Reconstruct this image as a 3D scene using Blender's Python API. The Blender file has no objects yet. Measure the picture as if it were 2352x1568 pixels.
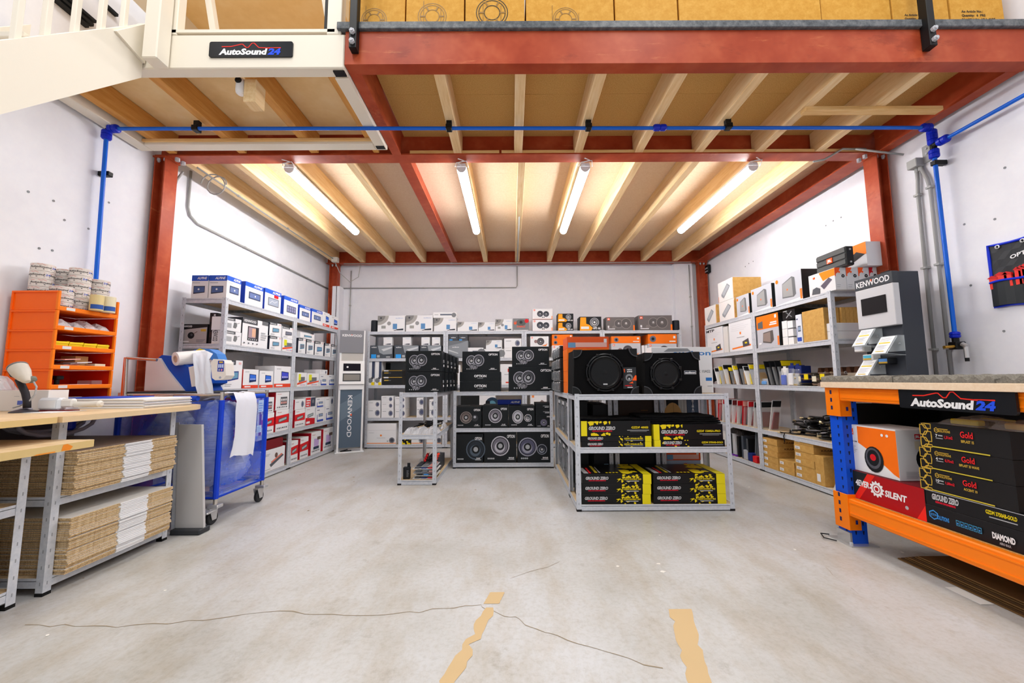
import bpy, math, random
from mathutils import Vector, Matrix
random.seed(11)
SC = bpy.context.scene
COL = SC.collection
PI = math.pi
# ------------------------------------------------------------ camera, world, exposure
CAM_H, CAM_F, CAM_PITCH, CAM_YAW, CAM_ROLL = 1.03, 905.0, 0.0970, -0.001, -0.005
_cp, _sp, _cy, _sy = math.cos(CAM_PITCH), math.sin(CAM_PITCH), math.cos(CAM_YAW), math.sin(CAM_YAW)
_F = Vector((-_sy * _cp, _cy * _cp, _sp)); _R0 = Vector((_cy, _sy, 0)); _U0 = _R0.cross(_F)
_c, _s = math.cos(CAM_ROLL), math.sin(CAM_ROLL)
_R = _c * _R0 + _s * _U0; _U = -_s * _R0 + _c * _U0
_O = Vector((0, 0, CAM_H))
cd = bpy.data.cameras.new('camera'); cam = bpy.data.objects.new('camera', cd); COL.objects.link(cam)
cd.sensor_fit = 'HORIZONTAL'; cd.sensor_width = 36.0; cd.lens = CAM_F / 2352 * 36.0
cd.clip_start = 0.02; cd.clip_end = 60
cam.matrix_world = Matrix(((_R.x, _U.x, -_F.x, _O.x), (_R.y, _U.y, -_F.y, _O.y), (_R.z, _U.z, -_F.z, _O.z), (0, 0, 0, 1)))
SC.camera = cam
SC.view_settings.view_transform = 'Standard'; SC.view_settings.look = 'None'
SC.view_settings.gamma = 1.0; SC.view_settings.use_curve_mapping = False
SC.view_settings.exposure = 0.25
W = bpy.data.worlds.new('hall_daylight'); SC.world = W; W.use_nodes = True
W.node_tree.nodes['Background'].inputs[0].default_value = (0.94, 0.97, 1.0, 1)
W.node_tree.nodes['Background'].inputs[1].default_value = 0.5
TUBE_EMIT = 50.0
def area(name, loc, rot, sx, sy, power, col=(1, 1, 1)):
    l = bpy.data.lights.new(name, 'AREA'); l.shape = 'RECTANGLE'; l.size = sx; l.size_y = sy; l.energy = power; l.color = col
    o = bpy.data.objects.new(name, l); COL.objects.link(o); o.location = loc; o.rotation_euler = rot; return o
# two rows of high-bay lamps hanging in the hall behind and above the photographer
area('hall_lamp', (-1.5, 0.4, 6.0), (0, 0, 0), 0.9, 4.0, 118, (1, .97, .93))
area('hall_lamp', (1.7, 0.4, 6.0), (0, 0, 0), 0.9, 4.0, 118, (1, .97, .93))

def at(px, py, ax, val):
    """point of the photograph put on a known real plane (x, y or z = val)"""
    d = (px - 1176) / CAM_F * _R - (py - 784) / CAM_F * _U + _F
    i = 'xyz'.index(ax)
    return _O + d * ((val - _O[i]) / d[i])
# ------------------------------------------------------------ materials
def lin(c):
    c = c / 255.0
    return c / 12.92 if c <= 0.04045 else ((c + 0.055) / 1.055) ** 2.4
def rgba(c): return (lin(c[0]), lin(c[1]), lin(c[2]), 1)
MATS = {}
def newmat(name):
    m = bpy.data.materials.new(name); m.use_nodes = True
    nt = m.node_tree; return m, nt, nt.nodes['Principled BSDF']
PAL = dict(white=(238, 238, 240), offwhite=(226, 224, 220), black=(10, 10, 12), ink=(22, 24, 28), grey=(128, 130, 134), lgrey=(176, 178, 182),
    dgrey=(70, 72, 78), silver=(188, 190, 196), red=(214, 22, 34), dred=(120, 16, 26), blue=(24, 78, 196), lblue=(60, 150, 230), navy=(20, 40, 110),
    orange=(255, 122, 12), jorange=(255, 92, 22), yellow=(240, 214, 20), gold=(206, 168, 60), tan=(214, 176, 112), kraft=(196, 152, 84),
    dkraft=(158, 116, 60), green=(70, 150, 60), brown=(90, 56, 36), teal=(40, 130, 150), optn=(30, 40, 48), cone=(168, 168, 178), steel=(150, 154, 160),
    slate=(66, 72, 82), pink=(240, 170, 160), cream=(230, 222, 196), purple=(110, 40, 160), aluminium=(196, 192, 186))
def M(c, rough=0.5, metal=0.0, emit=0.0, alpha=1.0, trans=0.0):
    if isinstance(c, bpy.types.Material): return c
    if isinstance(c, str) and c in MATS: return MATS[c]
    k = (c, rough, metal, emit, alpha, trans)
    if k in MATS: return MATS[k]
    col = PAL[c] if isinstance(c, str) else c
    m, nt, b = newmat('paint_%s' % (c if isinstance(c, str) else '%d_%d_%d' % c))
    b.inputs['Base Color'].default_value = rgba(col)
    b.inputs['Roughness'].default_value = rough; b.inputs['Metallic'].default_value = metal
    b.inputs['Specular IOR Level'].default_value = 0.3
    if emit: b.inputs['Emission Color'].default_value = rgba(col); b.inputs['Emission Strength'].default_value = emit
    if alpha < 1: b.inputs['Alpha'].default_value = alpha
    if trans: b.inputs['Transmission Weight'].default_value = trans
    MATS[k] = m; return m
def N(nt, t, **kw):
    n = nt.nodes.new(t)
    for k, v in kw.items(): setattr(n, k, v)
    return n
def ramp(nt, fac, stops):
    r = N(nt, 'ShaderNodeValToRGB'); e = r.color_ramp.elements
    while len(e) < len(stops): e.new(0.5)
    for i, (p, c) in enumerate(stops): e[i].position = p; e[i].color = rgba(c)
    nt.links.new(fac, r.inputs[0]); return r.outputs[0]
def coords(nt, scale=(1, 1, 1), kind='Object', rot=(0, 0, 0)):
    t = N(nt, 'ShaderNodeTexCoord'); m = N(nt, 'ShaderNodeMapping'); m.inputs['Scale'].default_value = scale; m.inputs['Rotation'].default_value = rot
    nt.links.new(t.outputs[kind], m.inputs[0]); return m.outputs[0]
def noise(nt, vec, scale, detail=4, rough=.6):
    n = N(nt, 'ShaderNodeTexNoise'); n.inputs['Scale'].default_value = scale; n.inputs['Detail'].default_value = detail; n.inputs['Roughness'].default_value = rough
    nt.links.new(vec, n.inputs['Vector']); return n.outputs['Fac']
def mix(nt, a, b, fac, mode='MIX'):
    m = N(nt, 'ShaderNodeMix', data_type='RGBA', blend_type=mode)
    for s, v in ((6, a), (7, b), (0, fac)):
        if isinstance(v, bpy.types.NodeSocket): nt.links.new(v, m.inputs[s])
        elif s == 0: m.inputs[0].default_value = v
        else: m.inputs[s].default_value = rgba(v)
    return m.outputs[2]
def bump(nt, b, h, strength=.3, dist=.01):
    n = N(nt, 'ShaderNodeBump'); n.inputs['Strength'].default_value = strength; n.inputs['Distance'].default_value = dist
    nt.links.new(h, n.inputs['Height']); nt.links.new(n.outputs[0], b.inputs['Normal'])
def wood(name, scale, dark, mid, light, rough=.6):
    m, nt, b = newmat(name); v = coords(nt, scale)
    f = noise(nt, v, 3.0, 5, .65)
    c = ramp(nt, f, [(.25, dark), (.5, mid), (.72, light)])
    v2 = coords(nt, (scale[0] * .35, scale[1] * .9, scale[2] * .35))
    k = N(nt, 'ShaderNodeTexVoronoi'); k.inputs['Scale'].default_value = .8; nt.links.new(v2, k.inputs['Vector'])
    kn = ramp(nt, k.outputs['Distance'], [(.0, (96, 62, 30)), (.05, (150, 104, 56)), (.09, (255, 255, 255))])
    c = mix(nt, c, kn, .6, 'MULTIPLY')
    nt.links.new(c, b.inputs['Base Color']); b.inputs['Roughness'].default_value = rough; b.inputs['Specular IOR Level'].default_value = .2
    bump(nt, b, f, .15, .004); MATS[name] = m
wood('pine', (14, 1.1, 14), (222, 182, 124), (238, 206, 156), (244, 218, 176))
wood('pine_x', (1.1, 14, 14), (212, 164, 98), (234, 192, 128), (242, 208, 152))
wood('pine_old', (14, 1.1, 14), (196, 134, 62), (214, 154, 80), (226, 172, 100))
wood('beech_top', (2, 9, 9), (208, 176, 132), (222, 194, 154), (232, 208, 172), .4)
def speck(name, base, dark, light, sc, rough=.7, big=None, bs=.25):
    m, nt, b = newmat(name); v = coords(nt)
    f = noise(nt, v, sc, 3, .7)
    c = ramp(nt, f, [(.3, dark), (.5, base), (.7, light)])
    if big:
        g = noise(nt, v, 1.3, 5, .6); c = mix(nt, c, ramp(nt, g, [(.35, big), (.62, (255, 255, 255))]), .55, 'MULTIPLY')
    nt.links.new(c, b.inputs['Base Color']); b.inputs['Roughness'].default_value = rough; b.inputs['Specular IOR Level'].default_value = .2
    bump(nt, b, f, bs, .003); MATS[name] = m
speck('chipboard', (208, 164, 96), (186, 140, 74), (226, 186, 120), 190)
speck('plywood', (244, 212, 156), (238, 204, 146), (248, 220, 170), 5, .6, None, .02)
speck('deckboard', (238, 212, 182), (233, 205, 172), (243, 220, 192), 60, .7, None, .08)
speck('shelfboard', (206, 182, 146), (190, 162, 120), (222, 200, 166), 120)
speck('deckcarton', (206, 152, 62), (198, 142, 52), (214, 162, 74), 30, .7, None, .05)
speck('cardboard', (205, 160, 88), (196, 150, 78), (214, 170, 98), 30)
speck('plaster', (235, 235, 241), (232, 232, 239), (238, 238, 243), 7, .75, None, .03)
speck('primer', (176, 75, 44), (162, 62, 34), (192, 94, 60), 4, .40, (226, 206, 196), .04)
def scuffed(name, sc, lo, hi, col, amt):
    m = MATS[name]; nt = m.node_tree; b = nt.nodes['Principled BSDF']; l = b.inputs['Base Color'].links[0]; c = l.from_socket
    f = noise(nt, coords(nt, sc), 2.0, 6, .75); k = ramp(nt, f, [(lo, (0, 0, 0)), (hi, (255, 255, 255))])
    mm = N(nt, 'ShaderNodeMath', operation='MULTIPLY'); mm.inputs[1].default_value = amt; nt.links.new(k, mm.inputs[0])
    nt.links.new(mix(nt, c, col, mm.outputs[0]), b.inputs['Base Color'])
scuffed('primer', (1.2, 1.2, 9), .60, .70, (214, 130, 84), .55)
scuffed('primer', (.9, .9, 2.2), .58, .66, (120, 40, 22), .4)
speck('galv', (208, 212, 220), (198, 203, 212), (218, 221, 227), 40, .38, None, .03)
MATS['galv'].node_tree.nodes['Principled BSDF'].inputs['Metallic'].default_value = .12
speck('galvdark', (120, 124, 126), (98, 104, 104), (150, 154, 154), 30, .45)
speck('foam', (128, 122, 112), (108, 102, 94), (146, 140, 128), 140, .95)
speck('felt', (6, 6, 8), (3, 3, 4), (12, 12, 14), 400, .95, None, .1)
speck('corrugated', (204, 174, 130), (152, 118, 74), (228, 204, 164), 160, .9)
speck('steelbar', (96, 100, 104), (70, 74, 78), (124, 126, 128), 24, .4)
def floor_mat():
    m, nt, b = newmat('concrete_floor'); v = coords(nt)
    a = noise(nt, v, .9, 8, .62); c = ramp(nt, a, [(.28, (166, 163, 155)), (.47, (188, 187, 185)), (.7, (200, 201, 204))])
    w = noise(nt, coords(nt, (1.6, .6, 1)), 2.4, 7, .7); c = mix(nt, c, ramp(nt, w, [(.36, (216, 196, 162)), (.54, (255, 255, 255))]), .4, 'MULTIPLY')
    s = noise(nt, v, 46, 3, .7); c = mix(nt, c, ramp(nt, s, [(.3, (226, 222, 214)), (.55, (255, 255, 255))]), .5, 'MULTIPLY')
    h = noise(nt, v, 5.5, 6, .75); c = mix(nt, c, ramp(nt, h, [(.3, (206, 198, 184)), (.42, (255, 255, 255))]), .5, 'MULTIPLY')
    nt.links.new(c, b.inputs['Base Color']); b.inputs['Specular IOR Level'].default_value = .4
    r = N(nt, 'ShaderNodeMapRange'); r.inputs[3].default_value = .22; r.inputs[4].default_value = .5; nt.links.new(a, r.inputs[0]); nt.links.new(r.outputs[0], b.inputs['Roughness'])
    bump(nt, b, s, .05, .002); MATS['floor'] = m
floor_mat()
def glassy(name, col, alpha, rough=.15):
    m, nt, b = newmat(name); b.inputs['Base Color'].default_value = rgba(col); b.inputs['Alpha'].default_value = alpha
    b.inputs['Roughness'].default_value = rough; b.inputs['Specular IOR Level'].default_value = .8; MATS[name] = m
glassy('film', (236, 238, 244), .62, .25); glassy('clear', (240, 244, 248), .14, .08); glassy('acrylic', (232, 240, 244), .38, .06)
glassy('foil', (206, 206, 204), .3, .08)
def mesh_bag():
    m, nt, b = newmat('blue_mesh'); v = coords(nt, kind='Object')
    f = noise(nt, coords(nt, (1, 1, .9)), 5.5, 4, .6)
    nt.links.new(ramp(nt, f, [(.3, (16, 84, 236)), (.6, (30, 104, 244))]), b.inputs['Base Color'])
    a_ = N(nt, 'ShaderNodeMapRange'); a_.inputs[1].default_value = .35; a_.inputs[2].default_value = .7; a_.inputs[3].default_value = .58; a_.inputs[4].default_value = .12; nt.links.new(f, a_.inputs[0]); nt.links.new(a_.outputs[0], b.inputs['Alpha']); b.inputs['Roughness'].default_value = .6; MATS['blue_mesh'] = m
mesh_bag()
def wrap():
    m, nt, b = newmat('bubble_wrap'); v = coords(nt); f = noise(nt, coords(nt, (3, 3, 40)), 2, 3, .6)
    nt.links.new(ramp(nt, f, [(.3, (206, 216, 236)), (.6, (236, 240, 248))]), b.inputs['Base Color'])
    b.inputs['Roughness'].default_value = .3; bump(nt, b, f, .5, .01); MATS['bubble_wrap'] = m
wrap()
CHROME = M((206, 200, 190), .2, .85); RUBBER = M((24, 24, 26), .7); SILVER = M((206, 206, 208), .3, .7)
# ------------------------------------------------------------ mesh building
class MB:
    def __init__(s): s.v = []; s.f = []; s.m = []; s.mats = []
    def mi(s, m):
        m = M(m)
        if m not in s.mats: s.mats.append(m)
        return s.mats.index(m)
    def add(s, vs, fs, m):
        o = len(s.v); i = s.mi(m); s.v += [tuple(v) for v in vs]
        for f in fs: s.f.append([o + k for k in f]); s.m.append(i)
    def box(s, x0, x1, y0, y1, z0, z1, m, ms=None, c=0.0):
        ms = ms or {}
        if c <= 0:
            v = [(x0, y0, z0), (x1, y0, z0), (x1, y1, z0), (x0, y1, z0), (x0, y0, z1), (x1, y0, z1), (x1, y1, z1), (x0, y1, z1)]
            for k, f in (('b', (3, 2, 1, 0)), ('t', (4, 5, 6, 7)), ('f', (0, 1, 5, 4)), ('k', (2, 3, 7, 6)), ('l', (3, 0, 4, 7)), ('r', (1, 2, 6, 5))):
                s.add([v[i] for i in f], [(0, 1, 2, 3)], ms.get(k, m))
            return s
        c = min(c, (x1 - x0) * .3, (y1 - y0) * .3, (z1 - z0) * .3)
        X = (x0, x1); Y = (y0, y1); Z = (z0, z1); base = len(s.v); idx = {}
        for i in (0, 1):
            for j in (0, 1):
                for k in (0, 1):
                    sx, sy, sz = 1 - 2 * i, 1 - 2 * j, 1 - 2 * k
                    for a, p in enumerate(((X[i], Y[j] + sy * c, Z[k] + sz * c), (X[i] + sx * c, Y[j], Z[k] + sz * c), (X[i] + sx * c, Y[j] + sy * c, Z[k]))):
                        idx[(i, j, k, a)] = len(s.v); s.v.append(p)
        def F(ks, mm): s.f.append([idx[k] for k in ks]); s.m.append(s.mi(mm))
        F([(0, 0, 0, 0), (0, 0, 1, 0), (0, 1, 1, 0), (0, 1, 0, 0)], ms.get('l', m)); F([(1, 0, 0, 0), (1, 1, 0, 0), (1, 1, 1, 0), (1, 0, 1, 0)], ms.get('r', m))
        F([(0, 0, 0, 1), (1, 0, 0, 1), (1, 0, 1, 1), (0, 0, 1, 1)], ms.get('f', m)); F([(0, 1, 0, 1), (0, 1, 1, 1), (1, 1, 1, 1), (1, 1, 0, 1)], ms.get('k', m))
        F([(0, 0, 0, 2), (0, 1, 0, 2), (1, 1, 0, 2), (1, 0, 0, 2)], ms.get('b', m)); F([(0, 0, 1, 2), (1, 0, 1, 2), (1, 1, 1, 2), (0, 1, 1, 2)], ms.get('t', m))
        for i in (0, 1):
            for j in (0, 1): F([(i, j, 0, 0), (i, j, 1, 0), (i, j, 1, 1), (i, j, 0, 1)], ms.get('f' if j == 0 else 'k', m))
            for k in (0, 1): F([(i, 0, k, 0), (i, 1, k, 0), (i, 1, k, 2), (i, 0, k, 2)], ms.get('t' if k else 'b', m))
        for j in (0, 1):
            for k in (0, 1): F([(0, j, k, 1), (1, j, k, 1), (1, j, k, 2), (0, j, k, 2)], ms.get('t' if k else 'b', m))
        for i in (0, 1):
            for j in (0, 1):
                for k in (0, 1): F([(i, j, k, 0), (i, j, k, 1), (i, j, k, 2)], m)
        return s
    def cyl(s, p0, p1, r, m, n=12, r2=None, mcap=None):
        p0 = Vector(p0); p1 = Vector(p1); d = (p1 - p0); d.normalize()
        a = d.orthogonal().normalized(); b = d.cross(a); r2 = r if r2 is None else r2
        vs = []
        for p, q in ((p0, r), (p1, r2)):
            for k in range(n):
                t = 2 * PI * k / n; vs.append(p + a * (q * math.cos(t)) + b * (q * math.sin(t)))
        s.add(vs, [(k, (k + 1) % n, n + (k + 1) % n, n + k) for k in range(n)], m)
        s.add(vs[:n], [tuple(reversed(range(n)))], mcap or m); s.add(vs[n:], [tuple(range(n))], mcap or m); return s
    def tube(s, pts, r, m, n=8, closed=False):
        pts = [Vector(p) for p in pts]; L = len(pts); vs = []; prev = None
        for i, p in enumerate(pts):
            if closed: d = pts[(i + 1) % L] - pts[i - 1]
            else: d = pts[min(i + 1, L - 1)] - pts[max(i - 1, 0)]
            d.normalize()
            a = d.orthogonal().normalized() if prev is None else (prev - d * prev.dot(d)).normalized()
            prev = a; b = d.cross(a)
            rr = r(i / (L - 1)) if callable(r) else r
            for k in range(n):
                t = 2 * PI * k / n; vs.append(p + a * (rr * math.cos(t)) + b * (rr * math.sin(t)))
        fs = []
        for i in range(L if closed else L - 1):
            j = (i + 1) % L
            for k in range(n): fs.append((i * n + k, i * n + (k + 1) % n, j * n + (k + 1) % n, j * n + k))
        if not closed: fs += [tuple(reversed(range(n))), tuple((L - 1) * n + k for k in range(n))]
        s.add(vs, fs, m); return s
    def lathe(s, prof, c, axis, m, n=20, ms=None):
        """prof: list of (radius, height) along axis from c"""
        d = Vector(axis).normalized(); a = d.orthogonal().normalized(); b = d.cross(a); c = Vector(c); vs = []
        for r, h in prof:
            for k in range(n):
                t = 2 * PI * k / n; vs.append(c + d * h + a * (r * math.cos(t)) + b * (r * math.sin(t)))
        for i in range(len(prof) - 1):
            s.add(vs[i * n:(i + 2) * n], [(k, (k + 1) % n, n + (k + 1) % n, n + k) for k in range(n)], ms[i] if ms else m)
        s.add(vs[:n], [tuple(reversed(range(n)))], ms[0] if ms else m); s.add(vs[-n:], [tuple(range(n))], ms[-1] if ms else m); return s
    def prism(s, poly, d, m, mcap=None):
        """closed planar 3-D polygon pushed along vector d"""
        d = Vector(d); p = [Vector(q) for q in poly]; n = len(p); q = [a + d for a in p]
        s.add(p + q, [(k, (k + 1) % n, n + (k + 1) % n, n + k) for k in range(n)], m)
        s.add(p, [tuple(reversed(range(n)))], mcap or m); s.add(q, [tuple(range(n))], mcap or m); return s
    def sheet(s, grid, m, th=0):
        R = len(grid); C = len(grid[0]); vs = [p for row in grid for p in row]
        s.add(vs, [(i * C + j, i * C + j + 1, (i + 1) * C + j + 1, (i + 1) * C + j) for i in range(R - 1) for j in range(C - 1)], m); return s
    def build(s, name, parent=None, smooth=False, org=None, bevel=0):
        if org is None:
            if parent is not None: org = wloc(parent)
            else: org = Vector((0, 0, 0))
        org = Vector(org)
        me = bpy.data.meshes.new(name); me.from_pydata([tuple(Vector(v) - org) for v in s.v], [], s.f); me.update()
        for m in s.mats: me.materials.append(m)
        me.polygons.foreach_set('material_index', s.m)
        if smooth: me.polygons.foreach_set('use_smooth', [True] * len(s.f))
        o = bpy.data.objects.new(name, me); COL.objects.link(o)
        if parent is not None: o.parent = parent; o.location = org - wloc(parent)
        else: o.location = org
        if bevel:
            b = o.modifiers.new('bevel', 'BEVEL'); b.width = bevel; b.segments = 2; b.limit_method = 'ANGLE'
        return o
def wloc(o):
    l = Vector(o.location)
    while o.parent is not None: o = o.parent; l = l + o.location
    return l
LABELS = {}
def tag(o, label, cat, group=None, kind=None):
    if label: o['label'] = label
    if cat: o['category'] = cat
    if group: o['group'] = group
    if kind: o['kind'] = kind
    return o
def thing(name, label, cat, loc, group=None, kind=None):
    o = bpy.data.objects.new(name, None); COL.objects.link(o); o.location = loc; o.empty_display_size = .05
    return tag(o, label, cat, group, kind)
def struct(name, mb, parent=None, **k):
    o = mb.build(name, parent, **k)
    if parent is None: o['kind'] = 'structure'
    return o
def part(name, mb, parent, label=None, **k):
    o = mb.build(name, parent, **k)
    if label: o['label'] = label
    return o
def solo(name, mb, label, cat, group=None, org=None, **k):
    if org is None:
        xs = [v[0] for v in mb.v]; ys = [v[1] for v in mb.v]; zs = [v[2] for v in mb.v]
        org = ((min(xs) + max(xs)) / 2, (min(ys) + max(ys)) / 2, min(zs))
    return tag(mb.build(name, None, org=org, **k), label, cat, group)
def twin(root, loc, label=None, group=None, rz=None):
    """copy of a thing with its parts and sub-parts"""
    r = root.copy(); COL.objects.link(r); r.location = loc
    if rz is not None: r.rotation_euler = (0, 0, rz)
    if label: r['label'] = label
    if group: r['group'] = group
    for ch in list(root.children):
        c = ch.copy(); COL.objects.link(c); c.parent = r
        for g in ch.children:
            d = g.copy(); COL.objects.link(d); d.parent = c
    return r
# ------------------------------------------------------------ flat print
_GL = {}
def glyphs(txt, bold=0.0, shear=0.0):
    k = (txt, bold, shear)
    if k in _GL: return _GL[k]
    cu = bpy.data.curves.new('txt', 'FONT'); cu.body = txt; cu.size = 1; cu.offset = bold; cu.shear = shear; cu.resolution_u = 2; cu.fill_mode = 'FRONT'
    o = bpy.data.objects.new('txt', cu); me = bpy.data.meshes.new_from_object(o)
    vs = [(v.co.x, v.co.y) for v in me.vertices]; fs = [tuple(p.vertices) for p in me.polygons]
    bpy.data.objects.remove(o); bpy.data.curves.remove(cu); bpy.data.meshes.remove(me)
    x0 = min(v[0] for v in vs); x1 = max(v[0] for v in vs)
    vs = [(v[0] - x0, v[1]) for v in vs]
    _GL[k] = (vs, fs, x1 - x0); return _GL[k]
class Print:
    """flat print on the plane (o; u, v): coordinates are fractions of w and h"""
    def __init__(s, o, u, v, w, h, part='print'):
        s.o = Vector(o); s.u = Vector(u); s.v = Vector(v); s.n = s.u.cross(s.v); s.w = w; s.h = h; s.k = 0; s.parts = {}; s.part = part
    def P(s, a, b): return s.o + s.u * (a * s.w) + s.v * (b * s.h) + s.n * (.0006 + .0002 * s.k)
    def mb(s): return s.parts.setdefault(s.part, MB())
    def rect(s, a0, b0, a1, b1, c):
        s.k += 1; s.mb().add([s.P(a0, b0), s.P(a1, b0), s.P(a1, b1), s.P(a0, b1)], [(0, 1, 2, 3)], c); return s
    def poly(s, pts, c):
        s.k += 1; s.mb().add([s.P(*p) for p in pts], [tuple(range(len(pts)))], c); return s
    def circ(s, a, b, r, c, ex=1.0, n=20, a0=0, a1=2 * PI):
        """r as a fraction of h"""
        q = s.h / s.w; m = n
        return s.poly([(a + r * q * ex * math.cos(a0 + (a1 - a0) * k / m), b + r * math.sin(a0 + (a1 - a0) * k / m)) for k in range(m)], c)
    def line(s, pts, wd, c):
        s.k += 1; q = s.h / s.w; n = len(pts); L = []; R = []
        for i, p in enumerate(pts):
            p0 = pts[max(i - 1, 0)]; p1 = pts[min(i + 1, n - 1)]
            dx = (p1[0] - p0[0]) / q; dy = p1[1] - p0[1]; l = math.hypot(dx, dy) or 1; nx, ny = -dy / l * wd / 2, dx / l * wd / 2
            L.append((p[0] + nx * q, p[1] + ny)); R.append((p[0] - nx * q, p[1] - ny))
        s.mb().add([s.P(*p) for p in L + R], [(i, i + 1, n + i + 1, n + i) for i in range(n - 1)], c); return s
    def text(s, t, a, b, hh, c, al='l', w=None, bold=.02, shear=0.0, vert=False):
        """cap height hh (fraction of h); w: forced width as a fraction of w; vert: reads top to bottom"""
        s.k += 1; vs, fs, tw = glyphs(t, bold, shear); sy = hh * s.h / .69; sx = sy
        if w: sx = w * (s.h if vert else s.w) / tw
        W_ = tw * sx; off = {'l': 0, 'c': -W_ / 2, 'r': -W_}[al]
        o = s.o + s.u * (a * s.w) + s.v * (b * s.h) + s.n * (.0006 + .0002 * s.k)
        if vert: s.mb().add([o - s.v * (x * sx + off) + s.u * (y * sy) for x, y in vs], fs, c)
        else: s.mb().add([o + s.u * (x * sx + off) + s.v * (y * sy) for x, y in vs], fs, c)
        return s
    def lines(s, a0, b0, a1, b1, n, c, fill=.45):
        for i in range(n):
            y = b0 + (b1 - b0) * i / n; s.rect(a0, y, a0 + (a1 - a0) * (.75 + .25 * ((i * 7) % 3) / 2), y + (b1 - b0) / n * fill, c)
        return s
    def done(s, parent):
        for nm, mb in s.parts.items(): mb.build(nm, parent)
def face(x0, x1, y0, y1, z0, z1, f, part='print'):
    if f == 'f': return Print((x0, y0, z0), (1, 0, 0), (0, 0, 1), x1 - x0, z1 - z0, part)
    if f == 'r': return Print((x1, y0, z0), (0, 1, 0), (0, 0, 1), y1 - y0, z1 - z0, part)
    if f == 'l': return Print((x0, y1, z0), (0, -1, 0), (0, 0, 1), y1 - y0, z1 - z0, part)
    if f == 't': return Print((x0, y0, z1), (1, 0, 0), (0, 1, 0), x1 - x0, y1 - y0, part)
def carton(name, label, cat, group, b, col, styles=(), ms=None, rz=0, c=.0015, flap=None):
    """b = (x0,x1,y0,y1,z0,z1); styles = [(face, function)]; flap: colour of the two top flaps"""
    x0, x1, y0, y1, z0, z1 = b
    org = ((x0 + x1) / 2, (y0 + y1) / 2, z0)
    mb = MB().box(*b, col, ms, c)
    o = tag(mb.build(name, None, org=org), label, cat, group)
    for f, fn in styles:
        p = face(*b, f); fn(p); p.done(o)
    if flap:
        fm = MB(); t = .0012; g = .0015
        if (x1 - x0) >= (y1 - y0):
            ym = (y0 + y1) / 2
            fm.box(x0 + .001, x1 - .001, y0 + .001, ym - g, z1, z1 + t, flap).box(x0 + .001, x1 - .001, ym + g, y1 - .001, z1, z1 + t, flap)
        else:
            xm = (x0 + x1) / 2
            fm.box(x0 + .001, xm - g, y0 + .001, y1 - .001, z1, z1 + t, flap).box(xm + g, x1 - .001, y0 + .001, y1 - .001, z1, z1 + t, flap)
        fm.build('top_flaps', o)
    if rz: o.rotation_euler = (0, 0, rz)
    return o
ORD = ['first', 'second', 'third', 'fourth', 'fifth', 'sixth', 'seventh', 'eighth', 'ninth', 'tenth', 'eleventh', 'twelfth']
# ------------------------------------------------------------ print styles for cartons
def s_autosound(p):
    p.part = 'wave_line'
    p.line([(.15, .66), (.26, .67), (.38, .815), (.40, .815), (.443, .61), (.47, .61), (.51, .88), (.537, .89), (.595, .60), (.73, .555)], .055, (236, 40, 24))
    p.poly([(.63, .57), (.71, .60), (.86, .61), (.86, .55), (.71, .57)], (236, 40, 24))
    p.part = 'lettering'
    p.text('AutoSound', .12, .15, .36, 'white', w=.58, bold=.05, shear=.15); p.text('24', .705, .15, .36, (30, 80, 230), w=.155, bold=.055, shear=.15)
def spk(p, a, b, r, rim='cone', cone='dgrey', cap='lgrey', ex=1.0):
    p.circ(a, b, r, rim, ex); p.circ(a, b, r * .88, 'ink', ex); p.circ(a, b, r * .8, cone, ex); p.circ(a - r * .05 * p.h / p.w, b - r * .12, r * .55, rim, ex); p.circ(a, b, r * .42, 'ink', ex); p.circ(a, b, r * .24, cap, ex)
def s_option(model='', pic='pair'):
    def f(p):
        p.part = 'speaker_picture'
        if pic == 'pair':
            spk(p, .245, .54, .27, ex=.95); spk(p, .44, .56, .29, ex=.95); spk(p, .26, .29, .12); spk(p, .345, .25, .125)
        elif pic == 'one': spk(p, .5, .54, .32, (196, 194, 204), (120, 116, 128), ex=.95)
        elif pic == 'woofer': spk(p, .74, .47, .36, (86, 98, 112), (40, 48, 58), 'lgrey', .95)
        elif pic == 'duo': spk(p, .31, .5, .30, (160, 160, 176), (84, 84, 108)); spk(p, .74, .42, .165, (150, 156, 170), (40, 44, 54))
        elif pic == 'dome': spk(p, .42, .5, .28, (150, 138, 134), (112, 100, 98)); p.circ(.75, .47, .16, (54, 56, 60)); p.circ(.75, .52, .06, 'silver')
        elif pic == 'oval': spk(p, .35, .5, .3, (206, 206, 212), (186, 186, 196), ex=.85); spk(p, .74, .45, .17, 'white', (70, 76, 84))
        elif pic == 'small': spk(p, .52, .4, .26, (130, 126, 150), (110, 106, 130), ex=1.0)
        if pic != 'flat':
            p.part = 'lettering'
            p.text('OPTION', .95, .80, .095 if p.w > p.h else .07, 'white', 'r', w=.24, bold=.03)
            p.rect(.72, .10, .93, .115, 'white'); p.text(model or 'AM62', .76, .135, .045, 'white', bold=.04)
            for k in range(4): p.circ(.13 + .055 * k, .14, .028, 'lgrey', n=10)
    return f
def s_option_flat(p):
    p.part = 'lettering'; p.text('OPTION', .5, .45, .24, 'white', 'c', w=.3, bold=.04); p.rect(.43, .3, .57, .34, 'lgrey')
def s_option_top(p):
    p.part = 'lettering'; p.text('OPTION', .88, .45, .14, 'lgrey', 'r', w=.4, bold=.03); p.rect(.6, .25, .88, .36, 'white')
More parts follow.
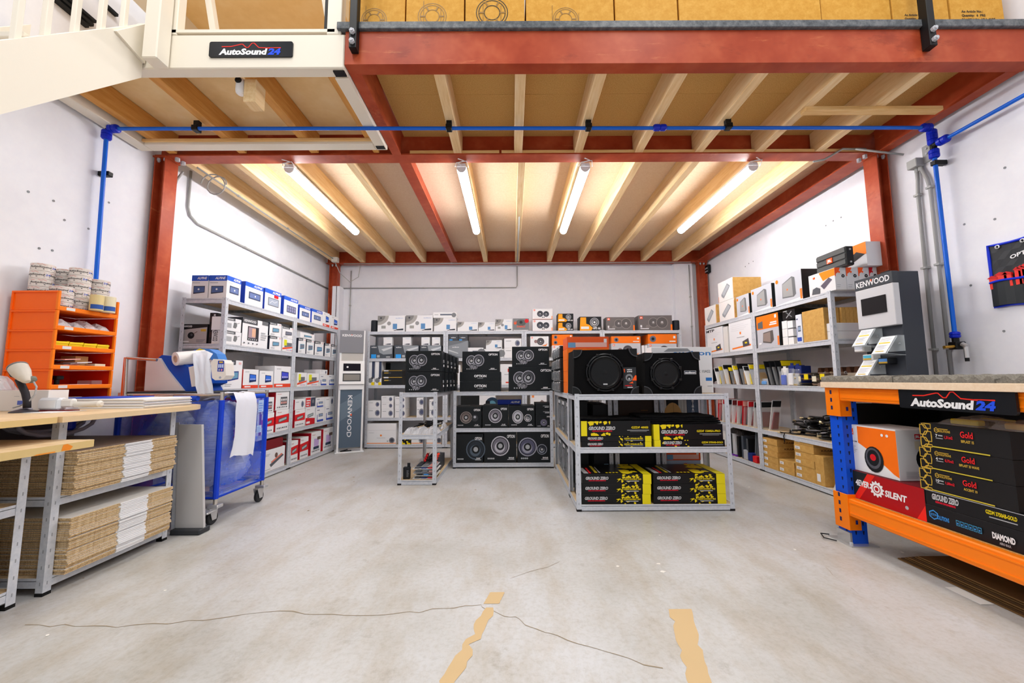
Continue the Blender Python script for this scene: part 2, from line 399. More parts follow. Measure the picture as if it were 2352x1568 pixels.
def s_alpine(v=0):
    def f(p):
        p.part = 'blue_band'; p.rect(0, .80, 1, 1, (44, 96, 210)); p.part = 'lettering'
        p.text('ALPINE', .94, .85, .10, 'white', 'r', w=.5, bold=.03, shear=.3); p.rect(.08, .70, .42, .715, 'lgrey')
        p.part = 'radio_picture'
        if v == 0: p.rect(.2, .28, .85, .60, (66, 78, 110)); p.rect(.25, .33, .8, .55, (110, 128, 178)); p.circ(.55, .44, .04, 'white')
        elif v == 1: p.rect(.2, .24, .86, .62, (120, 124, 134)); p.rect(.24, .28, .82, .58, (168, 178, 196)); p.line([(.3, .35), (.45, .48), (.6, .42), (.75, .52)], .02, 'white'); p.part = 'sale_sticker'; p.rect(.55, .66, .82, .80, 'red')
        else:
            p.rect(.2, .18, .86, .56, (96, 100, 124))
            for i in range(4):
                for j in range(2): p.rect(.25 + .15 * i, .24 + .15 * j, .36 + .15 * i, .36 + .15 * j, (150, 150, 190))
    return f
def s_alpine_end(p):
    p.part = 'blue_band'; p.rect(0, .76, 1, 1, (30, 84, 200)); p.part = 'lettering'; p.text('ALPINE', .92, .83, .10, 'white', 'r', w=.6, bold=.03, shear=.3); p.rect(.06, .66, .5, .69, 'lgrey')
    p.part = 'radio_picture'; p.poly([(.14, .2), (.82, .26), (.82, .54), (.14, .54)], (46, 48, 60)); p.poly([(.17, .25), (.79, .29), (.79, .51), (.17, .51)], (76, 100, 150)); p.circ(.45, .40, .04, 'white')
def s_radio(v=0, brand='KENWOOD'):
    cs = [(30, 34, 44), (40, 60, 130), (60, 130, 160), (90, 92, 98)]
    def f(p):
        c = cs[v % 4]
        if brand == 'KENWOOD':
            p.part = 'header_band'; p.poly([(0, .80), (.62, .84), (.62, 1), (0, 1)], (78, 80, 84)); p.part = 'lettering'; p.text('KENWOOD', .05, .87, .07, 'white', w=.48, bold=.03)
        elif brand: p.part = 'lettering'; p.text(brand, .08, .86, .05, 'grey', bold=.02)
        p.part = 'radio_picture'; p.poly([(.25, .26), (.8, .34), (.8, .62), (.25, .60)], c); p.poly([(.29, .32), (.76, .38), (.76, .58), (.29, .56)], (110, 160, 190) if v % 2 else (120, 124, 140))
        p.part = 'small_print'; p.lines(.1, .08, .5, .2, 2, 'lgrey'); p.rect(.78, .86, .92, .94, (236, 190, 190))
    return f
def s_kenbig(p):
    p.part = 'header_band'; p.rect(0, .80, .56, 1, (84, 84, 88)); p.rect(.74, .86, 1, 1, (110, 110, 112)); p.part = 'lettering'; p.text('KENWOOD', .06, .86, .08, 'white', w=.44, bold=.03)
    p.part = 'radio_picture'; p.rect(.2, .22, .62, .72, (52, 52, 58)); p.rect(.23, .32, .5, .69, (170, 150, 160)); p.rect(.36, .36, .5, .66, (226, 180, 150))
    for k in range(5): p.rect(.24 + .07 * k, .25, .27 + .07 * k, .29, 'white')
    p.part = 'small_print'; p.lines(.7, .3, .95, .62, 4, 'lgrey')
    for k in range(4): p.rect(.06 + .16 * k, .1, .11 + .16 * k, .14, 'dgrey')
def s_kencam(p):
    p.part = 'header_band'; p.rect(0, .78, .62, 1, (96, 98, 102)); p.part = 'lettering'; p.text('KENWOOD', .05, .84, .08, 'white', w=.46, bold=.03)
    p.part = 'camera_picture'; p.rect(.08, .22, .4, .58, (176, 178, 182)); p.poly([(.5, .3), (.66, .24), (.74, .46), (.7, .68), (.55, .7)], (120, 122, 124)); p.line([(.7, .6), (.88, .72)], .03, 'dgrey')
def s_kenblack(p):
    p.part = 'grey_panel'; p.poly([(.02, .02), (.98, .02), (.98, .84), (.02, .7)], (178, 172, 170)); p.part = 'lettering'; p.text('KENWOOD', .06, .84, .09, 'white', w=.38, bold=.03)
    p.part = 'camera_picture'; p.circ(.42, .42, .17, 'ink'); p.circ(.44, .45, .06, 'dgrey'); p.line([(.5, .5), (.64, .62)], .025, 'brown'); p.part = 'yellow_tag'; p.rect(.76, .62, .95, .74, 'gold')
    p.part = 'small_print'; p.lines(.62, .08, .94, .24, 3, 'grey'); p.rect(.06, .08, .36, .14, 'white')
def s_sony(v=0):
    def f(p):
        p.part = 'orange_band'; p.rect(0, 0, 1, .17, (232, 70, 40)); p.rect(.12, .05, .5, .12, 'white'); p.part = 'lettering'; p.text('SONY', .12, .84, .05, 'grey', w=.26, bold=.01)
        p.part = 'screen_picture'; p.poly([(.4, .30), (.86, .36), (.84, .72), (.4, .76)], (24, 40, 90)); p.poly([(.43, .42), (.83, .44), (.81, .69), (.43, .72)], (50, 110, 220) if v == 0 else (70, 80, 210))
        for k in range(4): p.rect(.46 + .09 * k, .45, .5 + .09 * k, .52, 'white')
    return f
def s_pioneer(v=0):
    def f(p):
        p.part = 'lettering'; p.text('Pioneer', .12, .86, .05, (196, 80, 80), w=.3, bold=.01)
        p.part = 'red_panel'
        if v == 0: p.poly([(0, .36), (1, .36), (1, .78), (0, .72)], (222, 24, 30))
        elif v == 1: p.poly([(0, .0), (1, .0), (1, .34), (0, .42)], (206, 22, 32)); p.rect(.08, .08, .46, .2, 'white')
        p.part = 'radio_picture'
        if v == 2:
            p.rect(.35, .25, .85, .72, (90, 92, 98))
            for i in range(4):
                for j in range(2): p.rect(.39 + .11 * i, .33 + .17 * j, .46 + .11 * i, .45 + .17 * j, 'white' if j else 'pink')
        elif v == 3: p.poly([(.3, .3), (.75, .36), (.8, .66), (.3, .7)], (196, 170, 220)); p.rect(.25, .22, .8, .34, (44, 60, 84)); p.rect(.6, .62, .95, .76, (110, 90, 80))
        else: p.poly([(.2, .4), (.82, .5), (.82, .66), (.2, .58)], (70, 74, 78)); p.poly([(.24, .44), (.78, .53), (.78, .63), (.24, .55)], (170, 186, 186)); p.circ(.3, .50, .045, 'silver')
        p.part = 'small_print'
        if v != 1:
            for k in range(6): p.rect(.1 + .13 * k, .12, .18 + .13 * k, .18, 'dgrey' if k % 2 else 'grey')
    return f
def s_whiteblue(p):
    p.part = 'lettering'; p.rect(.1, .82, .4, .87, (90, 100, 130)); p.part = 'radio_picture'; p.rect(.3, .4, .8, .6, (86, 94, 110)); p.rect(.34, .44, .76, .56, (150, 170, 200)); p.part = 'blue_band'; p.rect(.12, .06, .86, .2, (50, 80, 180)); p.rect(.1, .1, .16, .55, (40, 60, 150))
def s_redwhite(p):
    p.part = 'red_panel'; p.rect(.0, .05, .5, .95, (224, 50, 50)); p.part = 'small_print'; p.lines(.08, .15, .45, .85, 3, 'white'); p.part = 'picture'; p.rect(.52, .05, 1, .95, (60, 66, 86)); p.circ(.76, .55, .2, 'grey')
def s_yellowprice(p):
    p.part = 'radio_picture'; p.poly([(.15, .3), (.8, .42), (.8, .7), (.2, .68)], (110, 112, 120)); p.poly([(0, .12), (1, .34), (1, .44), (0, .26)], (240, 80, 40)); p.part = 'price_sticker'; p.rect(.12, .45, .36, .9, (226, 226, 40)); p.part = 'small_print'
    for k in range(5): p.rect(.3 + .12 * k, .08, .38 + .12 * k, .15, (150, 150, 200) if k % 2 else (230, 150, 160))
def s_audison(v=0):
    def f(p):
        p.part = 'speaker_picture'
        r = .95 if p.w > p.h * 1.3 else .8; q = p.h / p.w
        pts = [(0, 1)] + [(r * q * .9 * math.cos(-t) * .8, 1 - r * .62 * math.sin(t)) for t in [i * PI / 16 for i in range(9)]]
        p.poly(pts, (172, 168, 164)); pts = [(0, 1)] + [(r * q * .62 * math.cos(-t) * .8, 1 - r * .42 * math.sin(t)) for t in [i * PI / 16 for i in range(9)]]
        p.poly(pts, (132, 130, 128)); p.circ(.12, .86, .06, 'dgrey')
        if v == 1: p.circ(.42, .52, .12, (150, 150, 152)); p.rect(.14, .2, .3, .38, (160, 160, 156))
        p.part = 'blue_picture'; p.rect(.56, .16, .72, .5, (96, 146, 196)); p.part = 'small_print'; p.poly([(.58, .08), (.64, .06), (.72, .16), (.95, .2), (.95, .09)], (60, 70, 80)); p.part = 'lettering'; p.text('audison', .94, .82, .06, (150, 176, 220), 'r', w=.28, bold=.01)
    return f
def s_audgrey(p):
    p.part = 'amplifier_picture'; p.poly([(.34, .98), (.98, .98), (.98, .35), (.6, .3), (.42, .45)], (150, 156, 162)); p.poly([(.5, .7), (.98, .9), (.98, .8), (.6, .55)], (204, 208, 212)); p.part = 'blue_square'; p.rect(.06, .02, .28, .32, (50, 160, 240)); p.part = 'lettering'; p.text('audison', .07, .82, .09, 'white', w=.22, bold=.03); p.rect(.32, .08, .44, .26, 'lgrey'); p.rect(.72, .07, .9, .16, 'lgrey')
def s_audwhite(p):
    p.part = 'lettering'; p.text('audison', .85, .78, .07, (150, 176, 220), 'r', w=.5, bold=.01); p.part = 'small_print'; p.poly([(.12, .1), (.3, .14), (.5, .2), (.86, .22), (.86, .08)], (60, 66, 76))
def s_hertz(p):
    p.part = 'speaker_picture'; p.circ(.5, .66, .26, (96, 98, 98), ex=1.5); p.circ(.5, .7, .12, (50, 52, 52)); p.part = 'red_seal'; p.circ(.85, .8, .16, 'red'); p.part = 'lettering'; p.text('DIECI', .5, .3, .12, (240, 90, 50), 'c', w=.5, bold=.03); p.poly([(.05, .6), (.12, .8), (.15, .6), (.2, .82), (.24, .6), (.14, .5)], (240, 90, 40)); p.rect(.04, .04, .96, .09, 'white')
def logo_jbl(p, a, b, s, c='jorange'):
    q = p.h / p.w; p.rect(a, b, a + s * q * 1.15, b + s, c); p.text('JBL', a + s * q * .57, b + s * .3, s * .45, 'white', 'c', bold=.05)
def s_jblwhite(p):
    p.part = 'speaker_picture'; spk(p, .38, .52, .30, (110, 112, 124), (60, 62, 72)); spk(p, .68, .5, .28, (110, 112, 124), (60, 62, 72)); p.circ(.49, .18, .05, 'ink'); p.circ(.57, .18, .05, 'ink'); p.part = 'logo'; logo_jbl(p, .05, .8, .14); p.part = 'orange_stripe'; p.rect(0, 0, 1, .03, (240, 150, 110)); p.rect(.94, .03, 1, .3, (244, 170, 130))
def s_jblsingle(p):
    p.part = 'speaker_picture'; spk(p, .56, .5, .36, (130, 126, 130), (90, 86, 92)); p.circ(.3, .5, .16, (150, 120, 120)); p.part = 'logo'; logo_jbl(p, .05, .8, .13); p.part = 'orange_swirl'; p.poly([(.6, .1), (.85, .05), (.95, .35), (.85, .2)], (250, 140, 60))
def s_jblorange(p):
    p.part = 'speaker_picture'; p.circ(.17, .5, .33, (110, 112, 130)); p.circ(.17, .5, .16, 'ink'); p.part = 'logo'; p.rect(.88, .55, .95, .8, 'white'); p.rect(.74, .18, .95, .3, 'white')
def s_jblstack(p):
    p.part = 'lower_panel'; p.rect(0, 0, 1, .52, (206, 206, 212)); p.part = 'speaker_picture'; spk(p, .26, .3, .2, (90, 90, 100), 'ink'); p.circ(.15, .8, .14, (100, 110, 140)); p.circ(.34, .76, .13, (160, 150, 140)); p.part = 'logo'; p.rect(.9, .7, .95, .8, 'white'); p.rect(.76, .58, .95, .64, 'white')
def s_jblyellow(p):
    p.part = 'orange_print'; p.poly([(0, 0), (.52, 0), (.6, .2), (.45, .42), (.3, .5), (.3, .95), (.04, .95)], (250, 166, 20)); p.rect(.06, .12, .42, .3, 'white'); p.part = 'speaker_picture'; spk(p, .68, .6, .32, 'silver', 'grey', 'white'); p.part = 'lettering'; p.text('HPS 66', .95, .1, .16, 'white', 'r', w=.34, bold=.03)
def s_jblgrey(p):
    p.part = 'speaker_picture'
    for a, r in ((.44, .32), (.7, .38)): p.circ(a, .52, r, (168, 160, 156)); p.circ(a, .52, r * .94, (96, 92, 92)); p.circ(a, .52, r * .3, (140, 134, 132)); p.circ(a, .55, r * .12, 'white')
    p.circ(.27, .25, .13, (130, 124, 122)); p.part = 'logo'; logo_jbl(p, .04, .76, .17); p.part = 'orange_stripe'; p.rect(.95, 0, 1, .4, 'orange'); p.part = 'small_print'; p.rect(.05, .1, .3, .15, 'white'); p.rect(.05, .2, .1, .36, 'white')
def s_orange_foot(p):
    p.part = 'orange_stripe'; p.rect(.0, .07, 1, .12, (250, 140, 40)); p.part = 'logo'; p.rect(.46, .58, .52, .7, (244, 140, 50)); p.part = 'small_print'; p.rect(.35, .46, .64, .48, 'lgrey'); p.rect(.08, .82, .25, .84, 'lgrey')
    p.part = 'speaker_picture'; p.circ(.86, .3, .2, (120, 122, 130)); p.circ(.86, .3, .12, (70, 72, 84)); p.circ(.72, .24, .06, 'lgrey')
def s_smallspk(p):
    p.part = 'speaker_picture'; p.circ(.76, .5, .32, (140, 142, 152), .8); p.circ(.78, .5, .2, (84, 90, 120), .8); p.part = 'small_print'; p.rect(.1, .7, .4, .76, 'lgrey')
def s_amp_white(p):
    p.part = 'amplifier_picture'; p.poly([(.2, .36), (.62, .82), (.8, .66), (.76, .58), (.36, .14), (.22, .26)], (146, 150, 156)); p.poly([(.26, .38), (.62, .76), (.74, .64), (.38, .25)], (178, 182, 188)); p.part = 'orange_stripe'; p.rect(0, .02, .03, .3, (250, 170, 130)); p.rect(.97, .0, 1, .9, (248, 196, 170))
def s_jblamp(p):
    p.part = 'grey_swoosh'; p.poly([(0, 0), (1, .1), (1, 0)], 'white'); p.part = 'amplifier_picture'; p.poly([(.28, .2), (.7, .16), (.78, .24), (.76, .8), (.66, .86), (.3, .7)], (110, 112, 114)); p.poly([(.3, .24), (.67, .2), (.66, .82), (.31, .68)], (158, 158, 158)); p.circ(.48, .46, .035, (250, 120, 60)); p.part = 'logo'; p.circ(.1, .84, .07, 'orange'); p.part = 'orange_stripe'; p.rect(.92, .03, .99, .36, (255, 130, 50))
def s_jblhalf(p):
    p.part = 'orange_panel'; p.rect(0, .58, 1, 1, 'orange'); p.part = 'logo'; p.rect(.84, .86, .92, .96, 'white'); p.rect(.6, .66, .92, .7, 'white'); p.rect(.64, .72, .92, .76, 'white'); p.part = 'amplifier_picture'; p.poly([(.06, .62), (.3, .6), (.3, .84), (.06, .8)], (96, 98, 100)); p.poly([(.26, .16), (.64, .1), (.76, .2), (.74, .5), (.3, .46)], (96, 90, 88)); p.poly([(.29, .2), (.62, .14), (.62, .46), (.31, .43)], (150, 132, 124)); p.part = 'orange_stripe'; p.rect(.92, .03, .99, .3, (255, 130, 50)); p.part = 'small_print'; p.rect(.08, .1, .2, .16, 'white')
def s_stadium(p):
    p.part = 'orange_panel'; p.poly([(.36, .98), (1, .98), (1, .05), (.92, .1), (.5, .52), (.36, .62)], (255, 116, 8)); p.part = 'logo'; logo_jbl(p, .17, .78, .14); p.part = 'lettering'; p.text('STADIUM', .14, .62, .03, 'dgrey', w=.2, bold=.01); p.lines(.14, .38, .34, .56, 5, 'lgrey', .3)
    p.part = 'crowd_picture'; p.poly([(0, .0), (.22, .0), (.24, .2), (.19, .3), (.15, .27), (.1, .36), (.05, .31), (0, .36)], (50, 52, 54)); p.part = 'speaker_picture'; p.circ(.62, .32, .27, 'ink', .82); p.circ(.61, .34, .22, (84, 84, 92), .82); p.circ(.61, .35, .17, 'ink', .82); p.circ(.61, .36, .07, 'red'); p.part = 'badges'; p.circ(.79, .86, .03, 'white'); p.circ(.87, .86, .03, 'white')
def s_stadium_end(p):
    p.part = 'logo'; logo_jbl(p, .42, .82, .1, 'red'); p.part = 'speaker_picture'; p.circ(.65, .42, .24, 'ink', .9); p.circ(.66, .44, .06, (150, 30, 40)); p.part = 'small_print'; p.lines(.15, .06, .5, .2, 5, 'lgrey', .3); p.poly([(.4, .62), (.7, .62), (.7, .78), (.4, .78)], 'cream')
def s_4ever(p):
    p.part = 'red_panel'; p.poly([(.16, 0), (1, 0), (1, 1), (.42, 1)], (170, 8, 20)); p.poly([(.12, 0), (.34, 1), (.44, 1), (.2, 0)], (232, 40, 26)); p.poly([(.9, 0), (1, 0), (1, .5)], (236, 40, 30)); p.part = 'lettering'; p.text('4EVER', .165, .5, .2, 'white', w=.19, bold=.04, shear=.15); p.text('SILENT', .55, .40, .2, 'white', w=.26, bold=.04, shear=.15); p.circ(.80, .24, .06, 'lgrey', n=10)
    p.part = 'gear_logo'; q = p.h / p.w; a, b = .452, .55
    p.poly([(a + q * (.28 if k % 4 < 2 else .225) * math.cos(2 * PI * k / 48), b + (.28 if k % 4 < 2 else .225) * math.sin(2 * PI * k / 48)) for k in range(48)], 'white'); p.circ(a, b, .15, (176, 10, 22)); p.circ(a, b, .12, 'white'); p.circ(a, b, .07, (176, 10, 22))
def s_gold(sub, num, m2):
    def f(p):
        q = p.h / p.w; p.part = 'hexagon_pattern'
        for cx, cy in ((.03, .72), (.03, .18), (.105, .45), (.105, 1.0), (.105, -.1)):
            R = .24
            ring = [(min(max(cx + R * q * math.cos(PI / 3 * k), 0), .145), min(max(cy + R * math.sin(PI / 3 * k), .01), .99)) for k in range(7)]
            p.line(ring, .045, 'gold')
        p.part = 'lettering'
        p.poly([(.215 + .1 * q * math.cos(PI / 3 * k + PI / 6), .76 + .12 * math.sin(PI / 3 * k + PI / 6)) for k in range(6)], 'gold'); p.poly([(.215 + .075 * q * math.cos(PI / 3 * k + PI / 6), .76 + .085 * math.sin(PI / 3 * k + PI / 6)) for k in range(6)], 'ink')
        p.text('STP', .215, .73, .06, 'gold', 'c', bold=.02); p.text('SOLUTIONS', .245, .69, .09, 'gold', w=.14, bold=.03); p.rect(.245, .81, .36, .84, 'gold')
        p.text(num, .20, .47, .12, 'white', bold=.02); p.rect(.235, .52, .29, .57, 'lgrey'); p.rect(.205, .41, .29, .44, 'lgrey'); p.text(m2, .31, .45, .11, (230, 20, 40), w=.1, bold=.03)
        p.text('Gold', .50, .58, .24, (232, 30, 34), w=.14, bold=.02); p.text(sub, .575, .38, .1, 'gold', 'c', w=.14 if len(sub) < 12 else .21, bold=.03)
        p.part = 'gold_stripe'; p.rect(.15, .02, .8, .07, (206, 186, 60))
    return f
def gz_logo(p, a, b, hh, w):
    p.part = 'logo_lettering'; p.text('GROUND ZERO', a, b, hh, 'white', w=w, bold=.05, shear=.2); p.text('GROUND ZERO', a + w * .012, b + hh * .06, hh * .88, 'ink', w=w * .975, bold=-.012, shear=.2); p.text('GERMAN ENGINEERING', a + w * .12, b - hh * .62, hh * .36, (214, 20, 50), w=w * .76, bold=.05)
def splat(p, a0, a1, b0=0.0, b1=1.0, n=9, seed=1, col='yellow'):
    R = random.Random(seed); p.part = 'yellow_splatter'
    for i in range(n):
        a = R.uniform(a0, a1); b = R.uniform(b0, b1); r = R.uniform(.08, .2); q = p.h / p.w; kk = R.randint(7, 10)
        p.poly([(min(max(a + q * r * R.uniform(.5, 1.5) * math.cos(2 * PI * k / kk), a0 - .03), a1), min(max(b + r * R.uniform(.5, 1.3) * math.sin(2 * PI * k / kk), 0.01), .99)) for k in range(kk)], col)
def s_gz_door(p):
    splat(p, .56, .86, 0, 1, 15, 5); p.poly([(.5, .5), (.56, .6), (.55, .52), (.6, .5), (.55, .45), (.5, .2), (.53, .42)], 'yellow'); p.part = 'yellow_end'; p.rect(.88, 0, 1, 1, (238, 220, 20)); gz_logo(p, .05, .48, .26, .33); p.part = 'title_lettering'; p.rect(.6, .28, .86, .62, 'ink'); p.text('GZDM DOORKIT PRO', .61, .42, .16, 'yellow', w=.245, bold=.03); p.rect(.64, .28, .82, .33, 'white')
def s_gz_thin(title, flip=False):
    def f(p):
        if not flip: splat(p, .5, .9, 0, 1, 11, 8); p.part = 'yellow_end'; p.rect(.91, 0, 1, 1, (238, 220, 20)); gz_logo(p, .09, .42, .36, .22); p.part = 'title_lettering'; p.rect(.6, .2, .9, .75, 'ink'); p.text(title, .61, .42, .26, 'yellow', w=.27, bold=.03); p.rect(.63, .2, .88, .28, 'lgrey')
        else: splat(p, .07, .5, 0, 1, 9, 9); p.part = 'yellow_end'; p.rect(0, 0, .09, 1, (238, 220, 20)); gz_logo(p, .13, .42, .36, .26); p.part = 'title_lettering'; p.text(title, .97, .5, .26, 'yellow', 'r', w=.3, bold=.03); p.rect(.69, .24, .97, .32, 'lgrey')
    return f
def s_gz_big(title):
    def f(p):
        splat(p, .09, .42, 0, .18, 8, 3); splat(p, .09, .42, .82, 1, 8, 4); p.part = 'yellow_end'; p.rect(0, 0, .085, 1, (238, 220, 20)); gz_logo(p, .11, .42, .2, .38); p.part = 'title_lettering'; p.text(title, .96, .5, .13, 'yellow', 'r', w=.24 if len(title) < 11 else .34, bold=.03); p.rect(.66, .36, .97, .4, 'lgrey'); p.rect(.7, .28, .94, .31, 'grey')
    return f
def s_diamond(p):
    q = p.h / p.w; p.part = 'lettering'; p.poly([(.09 + .26 * q * math.cos(PI / 3 * k + PI / 6), .52 + .26 * math.sin(PI / 3 * k + PI / 6)) for k in range(6)], 'lblue'); p.poly([(.09 + .2 * q * math.cos(PI / 3 * k + PI / 6), .52 + .2 * math.sin(PI / 3 * k + PI / 6)) for k in range(6)], 'ink'); p.text('STP', .09, .46, .12, 'lblue', 'c'); p.text('SOLUTIONS', .125, .36, .2, 'lblue', w=.14, bold=.03)
    for k in range(6): p.rect(.34 + .045 * k, .34, .378 + .045 * k, .62, (60, 140, 180)); p.rect(.345 + .045 * k, .38, .373 + .045 * k, .58, 'ink'); p.rect(.35 + .045 * k, .42, .365 + .045 * k, .5, 'lblue')
    p.text('DIAMOND', .7, .34, .26, 'white', w=.2, bold=.05); p.text('AERO BULK', .76, .14, .1, 'lgrey', w=.1, bold=.03)
def s_kraftlabel(p): p.part = 'paper_label'; p.rect(.06, .3, .32, .72, 'white'); p.lines(.09, .4, .28, .64, 2, 'grey')
def s_kraftprint(p): p.part = 'lettering'; p.text('KRAMER', .2, .4, .25, (80, 56, 30), w=.45, bold=.02)
# ============================================================ the room
WL, WR, WB, ZB, ZT = -3.12, 3.32, 6.62, 2.985, 3.205
struct('floor', MB().box(WL - .1, WR + .1, -2.2, WB + .1, -.1, 0, 'floor'))
struct('wall_left', MB().box(WL - .12, WL, -2.2, WB, 0, 5.6, 'plaster'))
struct('wall_right', MB().box(WR, WR + .12, -2.2, WB, 0, 5.6, 'plaster'))
struct('wall_back', MB().box(WL - .12, WR + .12, WB, WB + .12, 0, 5.6, 'plaster'))
FLOOR = bpy.data.objects['floor']
# worn tape residue and hairline cracks on the concrete
def floor_patch(name, pts, m, label):
    mb = MB(); mb.add([(x, y, .0012) for x, y in pts], [tuple(range(len(pts)))], m); o = mb.build(name, FLOOR); o['label'] = label; return o
def strip_ragged(x0, y0, x1, y1, w0, w1, seed, cut=.3):
    R = random.Random(seed); n = 16; L = []; Rr = []
    for i in range(n + 1):
        t = i / n; w = w0 + (w1 - w0) * t; x = x0 + (x1 - x0) * t; y = y0 + (y1 - y0) * t
        L.append((x - w / 2 + R.uniform(0, cut) * w * (.4 if i % 3 else 1), y)); Rr.append((x + w / 2 - R.uniform(0, cut) * w * (.35 if i % 4 else 1), y))
    return L + Rr[::-1]
tape_c = M((196, 168, 124), .55)
floor_patch('tape_mark', strip_ragged(-.075, 2.03, -.1, 1.93, .075, .075, 2, .08), tape_c, 'worn ochre tape residue, upper stub of the left strip')
floor_patch('tape_mark', strip_ragged(-.1, 1.9, -.245, 1.40, .06, .09, 3, .6), tape_c, 'worn ochre tape residue, long left strip')
floor_patch('tape_mark', strip_ragged(.75, 1.88, .62, 1.40, .11, .085, 4, .2), tape_c, 'worn ochre tape residue, right strip')
def crack(pts, seed, w=.0035):
    R = random.Random(seed); mb = MB(); P_ = []
    for (a, b) in zip(pts[:-1], pts[1:]):
        A = at(*a, 'z', 0); B = at(*b, 'z', 0)
        for k in range(8):
            q = A.lerp(B, k / 8); P_.append((q.x + R.uniform(-.012, .012), q.y + R.uniform(-.012, .012)))
    vs = []; 
    for x, y in P_: ww = w * R.uniform(.3, 1); vs += [(x, y - ww, .001), (x, y + ww, .001)]
    mb.add(vs, [(2 * i, 2 * i + 2, 2 * i + 3, 2 * i + 1) for i in range(len(P_) - 1)], (150, 134, 110)); o = mb.build('floor_crack', FLOOR)
crack([(60, 1435), (300, 1438), (640, 1405), (880, 1415), (1090, 1388), (1180, 1420), (1300, 1470), (1550, 1545)], 3, .003)
crack([(1170, 1330), (1300, 1285)], 5, .002); crack([(490, 1275), (640, 1185)], 6, .004); crack([(1880, 1292), (1990, 1375)], 7, .004)
R = random.Random(5)
mb = MB()
for i in range(46):
    x, y = R.uniform(-2.4, 3), R.uniform(1.2, 5.5); r = R.uniform(.004, .014); n = R.randint(4, 7)
    mb.add([(x + r * R.uniform(.4, 1.4) * math.cos(2 * PI * k / n), y + r * R.uniform(.4, 1.2) * math.sin(2 * PI * k / n), .0014) for k in range(n)], [tuple(range(n))], R.choice([(240, 238, 232), (150, 128, 92), (226, 222, 214)]))
o = mb.build('paint_flecks', FLOOR); o['kind'] = 'stuff'
# nail holes and scuffs in the walls
for nm, X, sg, pts in (('wall_right', WR - .001, -1, [(2285, 503), (2230, 655), (2308, 385), (2215, 515), (1897, 518), (1914, 507), (1932, 499), (1720, 605), (1730, 600), (1712, 612), (2306, 760)]),
                       ('wall_left', WL + .001, 1, [(65, 440), (123, 461), (250, 465), (203, 525), (148, 505), (90, 570), (120, 575), (235, 660)])):
    mb = MB()
    for a in pts:
        q = at(*a, 'x', X); r = .008
        mb.cyl((X, q.y, q.z), (X + sg * .002, q.y, q.z), r, 'grey', 7)
    mb.build('nail_holes', bpy.data.objects[nm])['kind'] = 'stuff'
struct('trim_1', MB().box(2.76, 3.06, WB - .10, WB, 0, 2.98, 'plaster'))        # boxed-in pipe on the back wall
struct('trim_2', MB().box(-2.98, -2.86, 6.45, WB, 0, 2.6, 'plaster'))
# ============================================================ mezzanine: red steel, pine joists, board decks
mz = thing('mezzanine', 'red primed steel mezzanine with pine joists, carrying cartons, over the shop', 'mezzanine', (0, 3.3, 0))
RED = 'primer'
def ibeam(axis, c, a0, a1, w=.12, z0=ZB, z1=ZT, t=.012, name='steel_beam'):
    mb = MB()
    def bx(u0, u1, zz0, zz1):
        if axis == 'x': mb.box(a0, a1, c + u0, c + u1, zz0, zz1, RED)
        else: mb.box(c + u0, c + u1, a0, a1, zz0, zz1, RED)
    bx(-w / 2, w / 2, z0, z0 + t); bx(-w / 2, w / 2, z1 - t, z1); bx(-.004, .004, z0 + t, z1 - t)
    return part(name, mb, mz)
def channel(axis, c, side, a0, a1, w=.085, t=.011):
    mb = MB(); f = (0, w) if side > 0 else (-w, 0); g = (0, .009) if side > 0 else (-.009, 0)
    for u, z in ((f, (ZB, ZB + t)), (f, (ZT - t, ZT)), (g, (ZB + t, ZT - t))):
        if axis == 'x': mb.box(a0, a1, c + u[0], c + u[1], z[0], z[1], RED)
        else: mb.box(c + u[0], c + u[1], a0, a1, z[0], z[1], RED)
    return part('steel_beam', mb, mz)
channel('x', 2.27, 1, -1.03, 3.29).__setitem__('label', 'scuffed red edge beam above the shop front')
channel('y', -.955, -1, 2.356, 3.262, .075)
channel('y', 3.19, 1, 2.356, 3.265, .09)
ibeam('x', 3.325, -3.1, 3.29, .13)
ibeam('y', -.955, 3.392, 6.44, .105)
ibeam('y', 3.18, 3.392, 6.44, .17)
ibeam('x', 6.50, -3.1, 3.29, .12)
def column(x, y, w=.096, d=.13, label=None):
    mb = MB(); z1 = ZB
    mb.box(x - w / 2, x - w / 2 + .01, y - d / 2, y + d / 2, .012, z1, RED).box(x + w / 2 - .01, x + w / 2, y - d / 2, y + d / 2, .012, z1, RED).box(x - w / 2 + .01, x + w / 2 - .01, y - .004, y + .004, .012, z1, RED)
    mb.box(x - w / 2 - .02, x + w / 2 + .02, y - d / 2 - .02, y + d / 2 + .02, 0, .012, RED).box(x - w / 2 - .01, x + w / 2 + .01, y - d / 2 - .01, y + d / 2 + .01, z1 - .012, z1, RED)
    o = part('steel_column', mb, mz, label)
    for sx in (-1, 1):
        b = MB()
        b.cyl((x + sx * .03, y - d / 2 + .02, z1 - .035), (x + sx * .03, y - d / 2 + .02, z1 - .012), .014, 'silver', 6).cyl((x + sx * .03, y - d / 2 + .02, z1 - .045), (x + sx * .03, y - d / 2 + .02, z1 - .035), .008, 'silver', 8)
        b.build('bolt', o)
column(-3.05, 3.325, label='front left red column'); column(3.235, 3.325, label='front right red column')
column(-2.975, 6.5, .14, .1); column(3.21, 6.5, .14, .1)
for sx in (-2.93, 3.12):                                              # end plates with silver bolts under the front beam
    for dy in (-.03, .03):
        part('bolt', MB().cyl((sx, 3.325 + dy, ZB - .03), (sx, 3.325 + dy, ZB), .018, 'silver', 6), mz)
def joist(x, y0, y1, w=.07, z0=ZB + .012, z1=3.19):
    return part('timber_joist', MB().box(x - w / 2, x + w / 2, y0, y1, z0, z1, 'pine', c=.003), mz)
